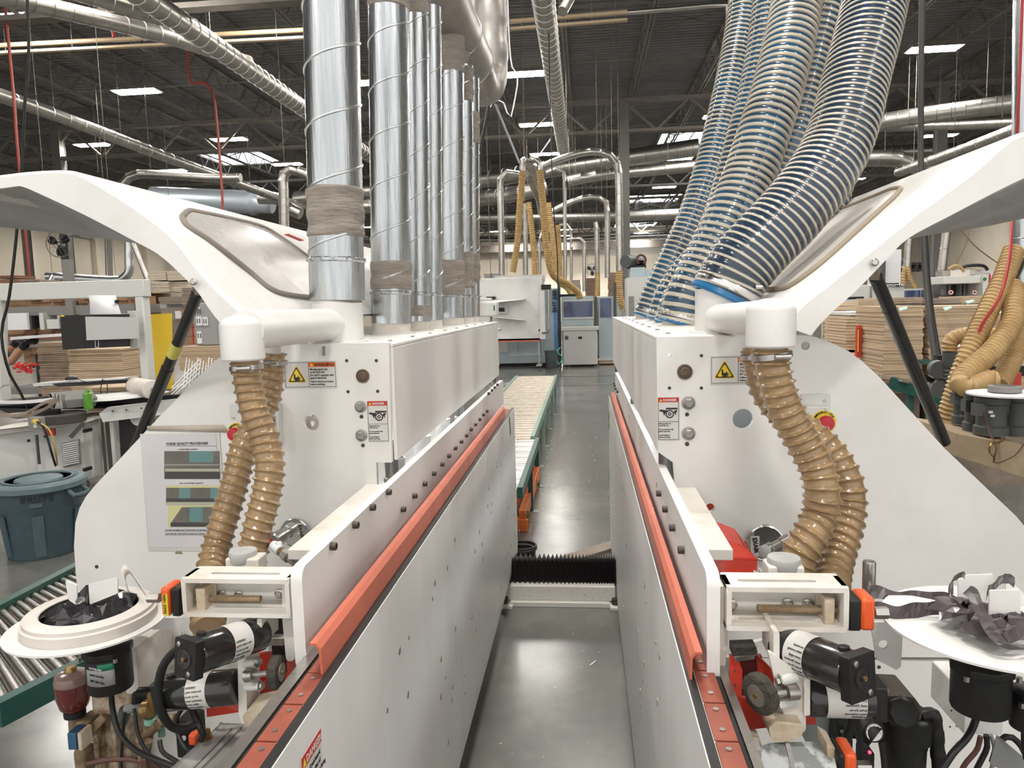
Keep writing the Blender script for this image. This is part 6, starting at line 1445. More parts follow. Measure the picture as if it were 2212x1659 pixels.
ribbed('rear tan corrugated hose of the left machine, crossing behind to the lower left', [(589, 762, 1.98), (585, 820, 1.98), (575, 870, 1.97), (550, 920, 1.94), (525, 970, 1.90), (508, 1040, 1.86), (488, 1110, 1.82), (468, 1180, 1.78), (456, 1240, 1.72), (452, 1300, 1.62), (449, 1358, 1.54)], .0335, .0245, clamp=.018, group=gl)
ribbed('front tan corrugated hose of the right machine, bowing right then back left', [(1664, 745, 1.62), (1672, 810, 1.62), (1695, 880, 1.62), (1730, 945, 1.62), (1762, 1005, 1.61), (1776, 1060, 1.60), (1772, 1110, 1.60), (1752, 1155, 1.58), (1728, 1195, 1.57), (1716, 1235, 1.56)], .0345, .0222, clamp=.016, group=gl)
ribbed('rear tan corrugated hose of the right machine, bowing furthest right', [(1634, 748, 1.85), (1640, 800, 1.85), (1662, 860, 1.85), (1705, 905, 1.82), (1760, 945, 1.78), (1800, 985, 1.76), (1829, 1040, 1.74), (1836, 1090, 1.73), (1825, 1150, 1.70), (1806, 1210, 1.66), (1795, 1270, 1.60), (1790, 1330, 1.5)], .0335, .0235, clamp=.016, group=gl)

# quality notice on the left plate
Yq = 2.199
a = P(324, 1182, Yq); B = Board(a, P(505, 1182, Yq) - a, P(324, 942, Yq) - a, .001); W = .252; H = (P(324, 942, Yq) - a).length
sl = MB().prism([B.p(-.006, -.012), B.p(W + .012, -.012), B.p(W + .012, H + .006), B.p(.0, H + .006)], B.n * .0006).obj('plastic_sleeve', mat('sleeve_film', (.60, .58, .55), .15, coat=.6), EPL, smooth=False)
pn = B.rect(0, 0, W, H, mat('notice_paper', (.62, .60, .61), .6), EPL, 'quality_notice', h=.0012); pn['label'] = 'white quality procedures notice with three photographs'
def pr(px, py):
    q = P(px, py, Yq) - B.o; return q.dot(B.r), q.dot(B.u)
def prect(x0, y0, x1, y1, m, name='printed_photo', h=.002, par=None):
    pts = [pr(x0, y1), pr(x1, y1), pr(x1, y0), pr(x0, y0)]; return B.poly(pts, m, par or pn, name, h, .0004)
g1 = mat('print_grey', (.17, .155, .13), .5, c2=(.12, .11, .095), scale=12.); g2 = mat('print_teal', (.11, .27, .27), .5, c2=(.16, .23, .22), scale=10.); g3 = mat('print_dark', (.06, .055, .055), .5); g4 = mat('print_yellow', (.62, .57, .30), .5)
u_ = pr(361, 961); B.txt('FOILER QUALITY PROCEDURES', u_[0], u_[1], .0115, ink, pn, .0022, bold=.0002, xs=.86); prect(360, 962.5, 469, 963.2, ink, 'underline')
u_ = pr(387, 972); B.txt('ACCEPTABLE QUALITY', u_[0], u_[1], .0062, ink, pn, .0022)
prect(356, 974, 475, 1034, g1); prect(356, 1002, 475, 1005, mat('print_pale', (.32, .30, .26), .5), 'print_edge', .0026); prect(358, 1012, 476, 1018, mat('print_cream', (.42, .43, .32), .5), 'print_edge', .0026); prect(358, 1018, 476, 1034, g3, 'print_edge', .0026); prect(410, 974, 462, 998, g2, 'print_reflection', .0026)
u_ = pr(389, 1045); B.txt('NOT ACCEPTABLE QUALITY', u_[0], u_[1], .0062, ink, pn, .0022)
prect(360, 1048, 482, 1090, g1); prect(360, 1048, 482, 1053, g4, 'print_edge', .0026); prect(388, 1053, 413, 1076, g2, 'print_reflection', .0026); prect(456, 1053, 482, 1076, g2, 'print_reflection', .0026); prect(360, 1076, 482, 1083, g3, 'print_edge', .0026); prect(361, 1084, 482, 1090, mat('print_cream', (.42, .43, .32)), 'print_edge', .0026)
prect(364, 1091, 482, 1138, g4); B.poly([pr(370, 1130), pr(482, 1130), pr(482, 1094), pr(394, 1095)], g1, pn, 'printed_photo', .0026, .0004); B.poly([pr(370, 1137), pr(482, 1137), pr(482, 1129), pr(370, 1128)], g3, pn, 'print_edge', .003, .0004); prect(411, 1095, 440, 1126, g2, 'print_reflection', .0032)
u_ = pr(358, 1146); B.txt('IF YOUR MACHINE IS NOT PRODUCING ACCEPTABLE', u_[0], u_[1], .0064, ink, pn, .0022, xs=.9); prect(358, 1147, 470, 1147.6, ink, 'underline')
u_ = pr(358, 1154); B.txt('STOP AND SEE YOUR GROUP LEADER OR CHANGE', u_[0], u_[1], .0064, ink, pn, .0022, xs=.9); prect(358, 1155, 470, 1155.6, ink, 'underline')
MB().add([P(378, 1196, 2.198), P(394, 1196, 2.198), P(383, 1181, 2.198)], [(0, 1, 2)]).obj('tape_scrap', mat('old_tape', (.42, .34, .22), .6), EPL, solid=.0006)
MB().add([P(318, 930, 2.197), P(318, 920, 2.197), P(482, 918, 2.197), P(495, 934, 2.197)], [(0, 1, 2, 3)]).obj('tape_strip', mat('tape_clear', (.56, .52, .46), .35, c2=(.45, .38, .28), scale=20.), EPL, solid=.0006)

# emergency stops
def estop(par, px, py, Y, lab, box, txt_):
    c = P(px, py, Y)
    t = thing('emergency_stop', lab, 'switch', c, 'emergency stop buttons on the end plates')
    x0, y0, x1, y1 = box
    MB().bpx(x0, y0, x1, y1, Y - .045, Y).obj('enclosure', offw, t, bev=.004)
    MB().bpx(x0 - 12, y0 - 26, x1 + 2, y0 + 4, Y - .008, Y).obj('mounting_plate', offw, t, bev=.002)
    for (x, y) in ((x1 - 8, y0 + 8), (x1 - 8, y1 - 8), (x0 + 8, y1 - 8), (x1 - 10, y0 - 12)):
        q = P(x, y, Y - .045 if y > y0 else Y - .008); MB().lathe(q, V(0, -1, 0), [(.0045, 0), (.0045, .002), (.002, .002)], n=12).obj('screw', steel, t)
    q = c + V(0, -.045, 0)
    l = MB().lathe(q, V(0, -1, 0), [(.032, 0), (.032, .0015)], n=36).obj('yellow_ring', ink_y, t)
    MB().lathe(q, V(0, -1, 0), [(.014, 0), (.014, .014), (.020, .016), (.0205, .026), (.017, .031), (.005, .032)], n=32).obj('red_button', mat('button_red', (.50, .015, .03), .3), t)
    for i, ch in enumerate(txt_):
        an = math.radians(150 - i * 120 / (len(txt_) - 1)); o = XA * math.cos(an) + ZA * math.sin(an); text(ch, q + o * .0235 + V(0, -.0018, 0), V(math.sin(an), 0, -math.cos(an)), o, .0085, ink, l, align='CENTER', bold=.0002)
    return t
estop(EPR, 1768, 906, 2.058, 'emergency stop box with yellow ring behind the tan hoses on the right plate', (1742, 878, 1792, 950), 'EMERGENCY-STOP')
estop(EPL, 527, 930, 2.198, 'grey emergency stop box with red button hidden behind the left tan hoses', (507, 898, 560, 965), 'EMERGENCY-STOP')
MB().bpx(578, 872, 604, 960, 2.17, 2.2).obj('side_plate', offw, EPL, bev=.003); MB().bpx(590, 900, 594, 950, 2.16, 2.17).obj('dark_slot', black, EPL); MB().lathe(P(596, 876, 2.17), V(0, -1, 0), [(.006, 0), (.006, .003)], n=12).obj('plate_screw', steel, EPL)
# things seen through the round openings
tag(MB().lathe(P(1601, 905, 2.20), V(0, -1, 0), [(.034, 0), (.034, .02), (.030, .022)], n=30).obj('round_spindle', mat('spindle_grey', (.45, .50, .52), .4)), 'pale grey slotted disc seen through the hole in the right plate', 'disc')
tag(MB().lathe(P(677, 916, 2.32), V(.2, -1, 0), [(.02, 0), (.034, .01), (.02, .03), (.033, .05), (.01, .06)], n=9).obj('crumpled_foil', mat('foil', (.6, .55, .48), .2, 1.)), 'crumpled silvery foil seen through the hole in the left plate', 'foil')
tag(MB().lathe(P(1536, 1097, 2.12), V(0, -1, 0), [(.016, 0), (.016, .01)], n=20).obj('red_disc', redg), 'small red disc behind the lower hole of the right plate', 'disc')

# air nozzle unit on each side
def nozzle(label, c, R, Y, body, lab):
    t = thing('air_nozzle', label, 'nozzle', P(*c, Y), 'chrome air nozzle flanges')
    q = P(*c, Y)
    MB().lathe(q, V(0, -1, 0), [(R, .0), (R, .008), (R * .94, .010), (R * .92, .004), (R * .25, .002)], n=44).obj('flange', chrome, t)
    (x0, y0, Y0), (x1, y1, Y1), r = body
    MB().lathe(P(x0, y0, Y0), P(x1, y1, Y1) - P(x0, y0, Y0), [(r * .8, 0), (r, .004), (r, .03), (r * .7, .033), (r * .7, .055), (r * .9, .057), (r * .9, .08)], n=28).obj('body', steel, t)
    B2 = lab; MB().bpx(*lab, Y - .03, Y - .029).obj('maker_label', sticker_w, t)
    a = P(lab[2] - 3, lab[1] + 3, Y - .031); l = t.children[-1]; text('EXAIR', P(lab[0] + 4, lab[1] + 4, Y - .032), V(.15, 0, -1), V(1, 0, .15), .016, ink, l, bold=.0006)
    return t
nozzle('chrome air nozzle flange with label on the right plate, below the hoses', (1652, 1172), .051, 2.055, ((1645, 1192, 1.95), (1700, 1164, 1.95), .014), (1622, 1158, 1640, 1202))
MB().lathe(P(1652, 1190, 1.93), V(-.3, -1, 0), [(.016, 0), (.016, .01), (.010, .014)], n=20).obj('white_cap', offw, bpy.data.objects['air_nozzle'])
nozzle('chrome air nozzle flange half hidden behind the left beam cap', (638, 1150), .047, 2.195, ((592, 1168, 1.98), (632, 1142, 2.05), .022), (640, 1130, 655, 1155))
t = thing('air_fitting', 'brass ball valve with red collar and printed tag below the left nozzle', 'valve', P(610, 1195, 1.7))
A_, B_ = P(583, 1172, 1.7), P(640, 1218, 1.62); d = (B_ - A_)
for k, (u0, u1, r, m_) in enumerate(((0, .15, .010, redg), (.15, .42, .013, mat('valve_tag', (.62, .68, .72), .4)), (.42, .55, .010, brass), (.55, .72, .014, plate_m), (.72, 1., .0095, steel))):
    MB().cyl(A_ + d * u0, A_ + d * u1, r, n=12 if k != 3 else 6).obj('valve_section', m_, t)
MB().cyl(P(602, 1172, 1.68), P(604, 1186, 1.67), .008, n=10).obj('valve_stem', offw, t)

# adjusting frame with threaded rod, indicator and knob (mirrored pair)
def slot_frame(label, Y, x0, y0, x1, y1, dy, slot, rod, nut, bolts, dep=.07):
    t = thing('slotted_bracket', label, 'bracket', P((x0 + x1) / 2, y1, Y), 'dusty slotted adjusting frames in front of the end plates')
    A = P(x0, y0, Y); C = P(x1, y1, Y); xl, xr, zt, zb = A.x, C.x, A.z, C.z; th = .0085
    # top and bottom plates with slots
    for z0 in (zt - th, zb):
        sx0, sx1 = xl + (xr - xl) * slot[0], xl + (xr - xl) * slot[1]; zz = z0
        sl_ = [V(sx0 + .006 * math.cos(a) * (1), Y + dep * .45 + .006 * math.sin(a), zz) for a in [PI / 2 + PI * i / 6 for i in range(7)]] + [V(sx1 + .006 * math.cos(a), Y + dep * .45 + .006 * math.sin(a), zz) for a in [-PI / 2 + PI * i / 6 for i in range(7)]]
        MB().prism(rounded([V(xl, Y, zz), V(xr, Y, zz), V(xr, Y + dep, zz), V(xl, Y + dep, zz)], .006), V(0, 0, th), [sl_]).obj('slotted_plate', whited, t, smooth=False, bev=.0015)
    for xx in (xl, xr - th): MB().prism(rounded([V(xx, Y, zb), V(xx, Y + dep, zb), V(xx, Y + dep, zt), V(xx, Y, zt)], .012), V(th, 0, 0)).obj('side_plate', whited, t, smooth=False, bev=.0015)
    MB().box(xl + th, xr - th, Y + dep, Y + dep + .004, zb + .006, zb + (zt - zb) * .55).obj('back_plate', white, t, smooth=False)
    for (bx_, by_) in bolts:
        q = P(bx_, by_, Y + dep - .002); MB().lathe(q, V(0, -1, 0), [(.0105, 0), (.0105, .003), (.009, .004)], n=6).obj('hex_nut', steel, t); MB().lathe(q, V(0, -1, 0), [(.006, .004), (.006, .009)], n=12).obj('bolt_tip', steel, t)
    (rx0, ry0, rx1, ry1, rr) = rod; W = [P(rx0, ry0, Y + dep * .45), P(rx1, ry1, Y + dep * .45)]
    MB().sweep(W, lambda q, a: rr + .0006 * math.cos(2 * PI * q / .002 + a), n=18, step=.001).obj('threaded_rod', mat('dusty_rod', (.24, .165, .09), .7, c2=(.15, .11, .07), scale=60., bump=.3), t)
    nx0, ny0, nx1, ny1 = nut
    MB().bpx(nx0, ny0, nx1, ny1, Y + .012, Y + dep - .01).obj('traveller_block', cream, t, bev=.002)
    return t
slot_frame('cream slotted adjusting frame in front of the left plate', 1.32, 390, 1250, 628, 1336, 0, (.24, .84), (408, 1293, 563, 1294, .0068), (421, 1272, 444, 1320), ((479, 1284), (516, 1286), (604, 1282)))
slot_frame('cream slotted adjusting frame in front of the right plate', 1.24, 1570, 1268, 1833, 1367, 0, (.15, .75), (1636, 1314, 1822, 1318, .0072), (1782, 1293, 1803, 1350), ((1701, 1303), (1745, 1304), (1580, 1305)))
for s, pts, Y in ((-1, ((609, 1252), (634, 1246), (636, 1428), (618, 1428), (610, 1340)), 1.36), (1, ((1546, 1268), (1572, 1266), (1573, 1366), (1566, 1452), (1556, 1452), (1546, 1370)), 1.27)):
    tag(MB().prism(rounded([P(x, y, Y) for x, y in pts], .01), V(0, .03, 0)).obj('hanging_plate', whited, bev=.002), 'dusty white plate bolting the %s adjusting frame to the beam' % ('left' if s < 0 else 'right'), 'plate')
for s, (a, b_, Y) in ((-1, ((634, 1262), (650, 1400), 1.38)), (1, ((1530, 1300), (1546, 1430), 1.29))):
    tag(MB().bpx(min(a[0], b_[0]), a[1], max(a[0], b_[0]), b_[1], Y, Y + .05).obj('spacer_block', cream, bev=.002), 'cream spacer block behind the %s end of the pressure beam' % ('left' if s < 0 else 'right'), 'block')
def indicator(label, Y, xs, y0, y1, hexbox, lt, lbl=None):
    t = thing('position_indicator', label, 'indicator', P(xs[0], y1, Y), 'orange and black position indicators')
    MB().bpx(min(xs[0], xs[1]), y0 + 2, max(xs[0], xs[1]), y1, Y, Y + .05).obj('black_body', black, t, bev=.004)
    MB().bpx(min(xs[1], xs[2]), y0, max(xs[1], xs[2]), y1, Y - .002, Y + .05).obj('orange_cap', mat('cap_orange', (.72, .10, .02), .35), t, bev=.006)
    hx0, hy0, hx1, hy1 = hexbox; yc = (hy0 + hy1) / 2; MB().cyl(P(hx0, yc, Y + .022), P(hx1, yc, Y + .022), (hy1 - hy0) / 2 * Y / F * 1.08, n=6).obj('hex_shaft', lt, t)
    if lbl:
        q = MB().bpx(*lbl, Y - .004, Y - .002).obj('yellow_label', ink_y, t); text('READ HERE', P(lbl[2] - 4, lbl[3] - 4, Y - .005), ZA, -XA, .008, ink, q)
    return t
indicator('orange and black indicator with yellow label at the left frame end', 1.335, (390, 367, 344), 1270, 1333, (320, 1280, 346, 1302), plate_m, (350, 1284, 364, 1330))
indicator('plain orange and black indicator at the right frame end', 1.25, (1834, 1861, 1891), 1294, 1365, (1889, 1311, 1917, 1336), steel)
def knob(label, cap, blk, Y, extra=None):
    t = thing('round_knob', label, 'knob', P((blk[0] + blk[2]) / 2, blk[3], Y)); x0, y0, x1, y1 = cap; r = (x1 - x0) / 2 * Y / F  # round adjusting knob on its block
    MB().bpx(*blk, Y - r * .8, Y + r * .8).obj('block', whited, t, bev=.004)
    c = P((x0 + x1) / 2, y1 - 6, Y); MB().lathe(c, ZA, [(r * .97, 0), (r, .002), (r, .020), (r * .96, .0225), (r * .2, .0225), (r * .12, .0235)], n=40).obj('cap', greyp, t); MB().lathe(c + ZA * -.012, ZA, [(r * .8, 0), (r * .8, .014)], n=28).obj('neck', offw, t)
    return t
knob('grey round knob on a white block behind the left adjusting frame', (494, 1180, 558, 1216), (485, 1207, 560, 1262), 1.52)
knob('grey round knob on a white block behind the right adjusting frame', (1658, 1196, 1728, 1233), (1660, 1224, 1738, 1276), 1.45)
tag(MB().sweep(dpts((1622, 1250, 1.5), (1640, 1240, 1.5), (1660, 1230, 1.5)), lambda q, a: .008 + .0035 * math.sin(q * 2 * PI / .011), n=16, step=.0018).obj('bellows_fitting', greyp), 'small grey bellows fitting left of the right knob', 'fitting')

# dark electric motors
def motor(label, a, b, r, Ya, Yb, plate, band, flange=None, sqn=.052):
    """round body from a to b, square gearbox plate at a"""
    A, Bv = P(*a, Ya), P(*b, Yb); d = (Bv - A); L = d.length; d.normalize(); t = thing('electric_motor', label, 'motor', A, 'black electric motors under the adjusting frames')
    MB().lathe(A, d, [(r * .96, 0), (r, .003), (r, L * .97), (r * .94, L)], n=40).obj('body', blackg, t)
    MB().lathe(A + d * L * band[0], d, [(r + .0006, 0), (r + .0006, L * (band[1] - band[0]))], n=40, cap=False).obj('paper_label', sticker_w, t)
    lbl = t.children[-1]
    up = V(0, 0, 1); e = d.cross(up).normalized(); g = e.cross(d)
    nrm = V(0, -1, 0); nrm = (nrm - nrm.dot(d) * d).normalized(); tr = d.cross(nrm).normalized()
    n = 7
    for i in range(n):
        an = math.radians(-38 + i * 14); o = nrm * math.cos(an) + tr * math.sin(an)
        q = A + d * (L * (band[0] + .01)) + o * (r + .0012)
        ln = 'WARNING' if i == 0 else ['Motor surface may', 'be hot. Do not', 'touch. Disconnect', 'power supply', 'before servicing', 'see manual'][i - 1]
        text(ln, q, d, tr if 0 else -(o.cross(d)), .0062, ink, lbl, xs=.72, depth=.0002)
    # square plate at the near end
    s = sqn; up2 = (ZA - ZA.dot(d) * d).normalized(); e2 = d.cross(up2).normalized()
    pts = rounded([A - d * .0 + e2 * sx * s * .8 + up2 * sz * s for sx, sz in ((-1, -1), (1, -1), (1, 1), (-1, 1))], .004)
    MB().prism(pts, -d * .018).obj('end_plate', black, t, smooth=False, bev=.002)
    MB().lathe(A - d * .018, -d, [(.017, 0), (.017, .002), (.013, .002), (.013, .001), (.006, .001), (.006, .004)], n=28).obj('bearing_cap', blackg, t); MB().lathe(A - d * .022, -d, [(.004, 0), (.004, .002)], n=10).obj('brass_centre', brass, t)
    for sx, sz in ((-.55, .7), (.45, -.7)): MB().lathe(A - d * .018 + e2 * sx * s * .8 + up2 * sz * s, -d, [(.0055, 0), (.0055, .003), (.003, .004)], n=8).obj('bolt', steel, t)
    MB().lathe(A + d * L * .10 + up2 * r, up2, [(.009, -.003), (.009, .004), (.006, .005)], n=16).obj('vent_plug', black, t)
    if flange:
        x0, y0, x1, y1, Y = flange; MB().prism(rounded([P(x0, y0, Y), P(x1, y0, Y), P(x1, y1, Y), P(x0, y1, Y)], .004), V(0, .08, 0)).obj('flange', whited, t, bev=.001)
    return t
motor('upper black motor under the left frame, square plate facing out', (418, 1417), (562, 1366), .0350, 1.22, 1.36, None, (.42, .70), (555, 1336, 565, 1400, 1.33), .035)
motor('upper black motor under the right frame, square plate at its right end', (1842, 1455), (1688, 1392), .0345, 1.14, 1.26, None, (.48, .76), (1671, 1364, 1684, 1438, 1.21), .036)
motor('lower black motor at the left, driving the worn brush wheel', (362, 1498), (514, 1482), .0345, 1.34, 1.34, None, (.38, .66), None, .031)
motor('lower black motor at the right, driving the round brush wheel', (1880, 1508), (1742, 1505), .0315, 1.22, 1.22, None, (.15, .75), (1737, 1466, 1750, 1546, 1.19), .03)
# brush wheels on their plates
def brush(label, plate, Y, so, sh, wheel, nrm, foot, rw):
    t = thing('brush_unit', label, 'brush', P(plate[0][0], plate[0][1], Y))
    MB().prism(rounded([P(x, y, Y) for x, y in plate], .006), V(.0, .06, 0) if abs(nrm.x) > .9 else V(0, .012, 0)).obj('mounting_plate', whited, t, bev=.0015)
    MB().prism(rounded([P(x, y, Y - .03) for x, y in foot], .006), V(0, .08, 0)).obj('foot', cream, t, bev=.001)
    for (x0, y0, x1, y1, r) in so:
        MB().cyl(P(x0, y0, Y), P(x1, y1, Y - .005), r, n=16).obj('standoff', offw, t); MB().lathe(P(x1, y1, Y - .005), P(x1, y1, Y - .005) - P(x0, y0, Y), [(.011, 0), (.011, .003), (.007, .004), (.007, .009)], n=6).obj('lock_nut', steel, t)
    (x0, y0, x1, y1) = sh; w0, w1 = P(x0, y0, Y - .01), P(x1, y1, Y - .02); MB().cyl(w0, w1, .0055, n=14).obj('shaft', plate_m, t); MB().lathe(w0, w1 - w0, [(.013, 0), (.013, .018), (.010, .02)], n=20).obj('shaft_collar', steel, t)
    c = P(*wheel, Y - .02); rnd = random.Random(2); n = 64
    bw = mat('brush_felt', (.045, .042, .033), .95, c2=(.085, .075, .055), scale=40., bump=1., bscale=120)
    m = MB(); d = nrm.normalized(); e = d.cross(ZA).normalized(); g = e.cross(d); vs = []
    for tt, rr in ((-.010, .86), (-.008, 1.0), (.0, 1.04), (.008, 1.0), (.010, .86)):
        for i in range(n):
            a = 2 * PI * i / n; r_ = rw * rr * (1 + rnd.uniform(-.03, .03)); vs.append(c + d * tt + (e * math.cos(a) + g * math.sin(a)) * r_)
    fs = [(j * n + i, j * n + (i + 1) % n, (j + 1) * n + (i + 1) % n, (j + 1) * n + i) for j in range(4) for i in range(n)] + [tuple(range(n))[::-1], tuple(range(4 * n, 5 * n))]
    m.add(vs, fs).obj('wheel', bw, t)
    MB().lathe(c, d, [(rw * .55, -.0115), (rw * .55, .0115)], n=30).obj('wheel_disc', plate_m, t); MB().lathe(c, d, [(.004, -.014), (.004, .014)], n=10).obj('hub_screw', brass, t)
brush('worn brush wheel on a white plate at the lower left', ((513, 1412), (522, 1406), (531, 1420), (534, 1560), (524, 1566), (516, 1545)), 1.33, ((530, 1434, 554, 1430, .008), (532, 1484, 560, 1482, .008)), (532, 1460, 594, 1452), (597, 1452), V(1, .05, 0), ((522, 1545), (572, 1536), (578, 1548), (566, 1562), (530, 1570)), .031)
brush('round brush wheel on a white plate at the lower right', ((1698, 1437), (1708, 1438), (1740, 1464), (1741, 1578), (1730, 1584), (1696, 1556), (1672, 1462), (1660, 1410), (1668, 1412)), 1.2, ((1720, 1462, 1688, 1470, .009), (1720, 1512, 1684, 1522, .009)), (1722, 1494, 1660, 1500), (1643, 1498), V(-.83, -.55, -.1), ((1660, 1572), (1672, 1562), (1735, 1566), (1735, 1586), (1712, 1602), (1668, 1602)), .0325)
# red guards
t = thing('dust_guard', 'bright red sheet guard below the left brush wheel', 'guard', P(540, 1550, 1.42))
MB().prism([P(445, 1512, 1.40), P(520, 1494, 1.40), P(624, 1452, 1.42), P(624, 1522, 1.42), P(520, 1538, 1.40), P(447, 1549, 1.40)], V(0, .006, 0)).obj('sheet', redg, t, smooth=False)
MB().prism([P(556, 1413, 1.44), P(584, 1411, 1.44), P(584, 1480, 1.44), P(560, 1490, 1.44)], V(0, .01, 0)).obj('upright', redg, t, smooth=False); MB().bpx(586, 1385, 624, 1520, 1.5, 1.52).obj('shade_back', black, t); MB().bpx(618, 1410, 626, 1470, 1.42, 1.5).obj('side', redg, t)  # black back sheet paints the shade inside the guard
MB().bpx(565, 1378, 612, 1396, 1.44, 1.5).obj('metal_strip', plate_m, t, bev=.002); MB().bpx(560, 1335, 612, 1376, 1.46, 1.52).obj('brush_strip', mat('brush_dark', (.03, .026, .02), .9, bump=1., bscale=150), t)
t = thing('dust_guard', 'bright red sheet guard with a dark opening at the lower right', 'guard', P(1650, 1560, 1.26))
MB().prism([P(1577, 1417, 1.24), P(1592, 1420, 1.24), P(1604, 1448, 1.24), P(1602, 1508, 1.24), P(1640, 1512, 1.24), P(1762, 1528, 1.28), P(1762, 1564, 1.28), P(1700, 1567, 1.26), P(1600, 1577, 1.24), P(1587, 1572, 1.24), P(1585, 1505, 1.24), P(1577, 1490, 1.24)], V(0, .008, 0)).obj('sheet', redg, t, smooth=False, bev=.002)
MB().prism([P(1636, 1415, 1.3), P(1672, 1450, 1.3), P(1672, 1520, 1.3), P(1640, 1514, 1.3)], V(0, .008, 0)).obj('side', redg, t, smooth=False); MB().bpx(1590, 1416, 1645, 1520, 1.36, 1.37).obj('shade_back', mat('guard_shade', (.10, .012, .008), .6), t)  # dark red back sheet paints the shade within the opening
MB().prism([P(1583, 1400, 1.22), P(1634, 1398, 1.22), P(1637, 1410, 1.22), P(1630, 1415, 1.22), P(1583, 1418, 1.22)], V(0, .03, 0)).obj('brush_strip', mat('brush_dark', (.03, .026, .02)), t); MB().prism([P(1586, 1420, 1.235), P(1630, 1415, 1.235), P(1630, 1424, 1.235), P(1590, 1430, 1.235)], V(0, .01, 0)).obj('metal_strip', steel, t, smooth=False)
for y in (1448, 1480): MB().cyl(P(1588, y, 1.24), P(1588, y, 1.237), .0018, n=8).obj('rivet', ink, t)
t = thing('red_housing', 'red angular housing behind the right beam cap', 'housing', P(1580, 1255, 1.72))
MB().prism([P(1530, 1205, 1.70), P(1562, 1162, 1.78), P(1612, 1182, 1.76), P(1633, 1208, 1.72), P(1633, 1246, 1.70), P(1530, 1262, 1.66)], V(0, .12, 0)).obj('shell', redg, t, smooth=False, bev=.004); MB().bpx(1589, 1246, 1600, 1251, 1.64, 1.66).obj('dark_slot', black, t)

# ---------------------------------------------------------------- foil reels
def reel(label, c, Y, R, parts):
    C = P(*c, Y); t = thing('reel_plate', label, 'reel plate', C, 'white round reel plates beside the end plates'); MB().lathe(C, ZA, [(R, -.003), (R, .001), (.02, .001)], n=64).obj('disc', whited if 0 else white, t); return t, C
t, C = reel('white round reel plate at the left, carrying a wide tape roll', (190, 1345), 1.5, .164, None)
c2 = C + V(.008, 0, .001)
tag(MB().lathe(c2, ZA, [(.098, 0), (.134, 0), (.136, .003), (.1365, .022), (.131, .024), (.131, .032), (.125, .036), (.100, .036), (.098, .034)], n=64, cap=False).obj('tape_roll', mat('roll_cream', (.70, .655, .61), .5, c2=(.62, .57, .51), scale=7.)), 'wide cream roll of edging tape lying on the left reel plate', 'tape roll')
rnd = random.Random(4); b = MB(); n = 22; vs = []
for j in range(6):
    for i in range(n):
        a = 2 * PI * i / n; rr = (.096, .088, .07, .055, .035, .012)[j] * (1 + rnd.uniform(-.12, .05)); z = (.012, .028, .034, .042, .038, .03)[j] + rnd.uniform(-.010, .014) + (.020 * max(0, math.sin(a)))
        vs.append(c2 + V(math.cos(a) * rr, math.sin(a) * rr, z))
b.add(vs, [(j * n + i, j * n + (i + 1) % n, (j + 1) * n + (i + 1) % n, (j + 1) * n + i) for j in range(5) for i in range(n)] + [tuple(range(5 * n, 6 * n))])
tag(b.obj('crumpled_film', mat('black_film', (.025, .024, .027), .25, coat=.5), smooth=False), 'crumpled black film stuffed inside the cream tape roll', 'film')
def clip(label, pts, Y, th=.003, ext=None):
    return tag(MB().prism(rounded([P(x, y, Y) for x, y in pts], .004), ext or V(0, th, 0)).obj('holder_tab', white, bev=.0008), label, 'tab')
clip('small white holder tab with a folded corner inside the left roll', ((141, 1254), (166, 1264), (166, 1308), (148, 1296)), 1.48)
clip('larger white holder tab right of the hex bolt inside the left roll', ((191, 1262), (254, 1247), (254, 1282), (194, 1306)), 1.48)
tag(MB().lathe(P(175, 1300, 1.46), V(-.1, -.6, .7), [(.010, 0), (.010, .006), (.008, .008)], n=6).obj('hex_bolt', steel), 'shiny hex bolt between the two holder tabs in the left roll', 'bolt')
b = MB(); C_ = resample(catmull([P(270, 1262, 1.52), P(262, 1232, 1.53), P(272, 1220, 1.55), P(290, 1245, 1.55), P(306, 1268, 1.52)]), .006); vs = []
for p in C_: vs += [p, p + V(.006, .004, -.022)]
tag(b.add(vs, [(i * 2, i * 2 + 1, i * 2 + 3, i * 2 + 2) for i in range(len(C_) - 1)]).obj('tape_end', mat('roll_cream', (.70, .655, .61)), solid=.001), 'loose curled tape end standing up from the left roll', 'tape')
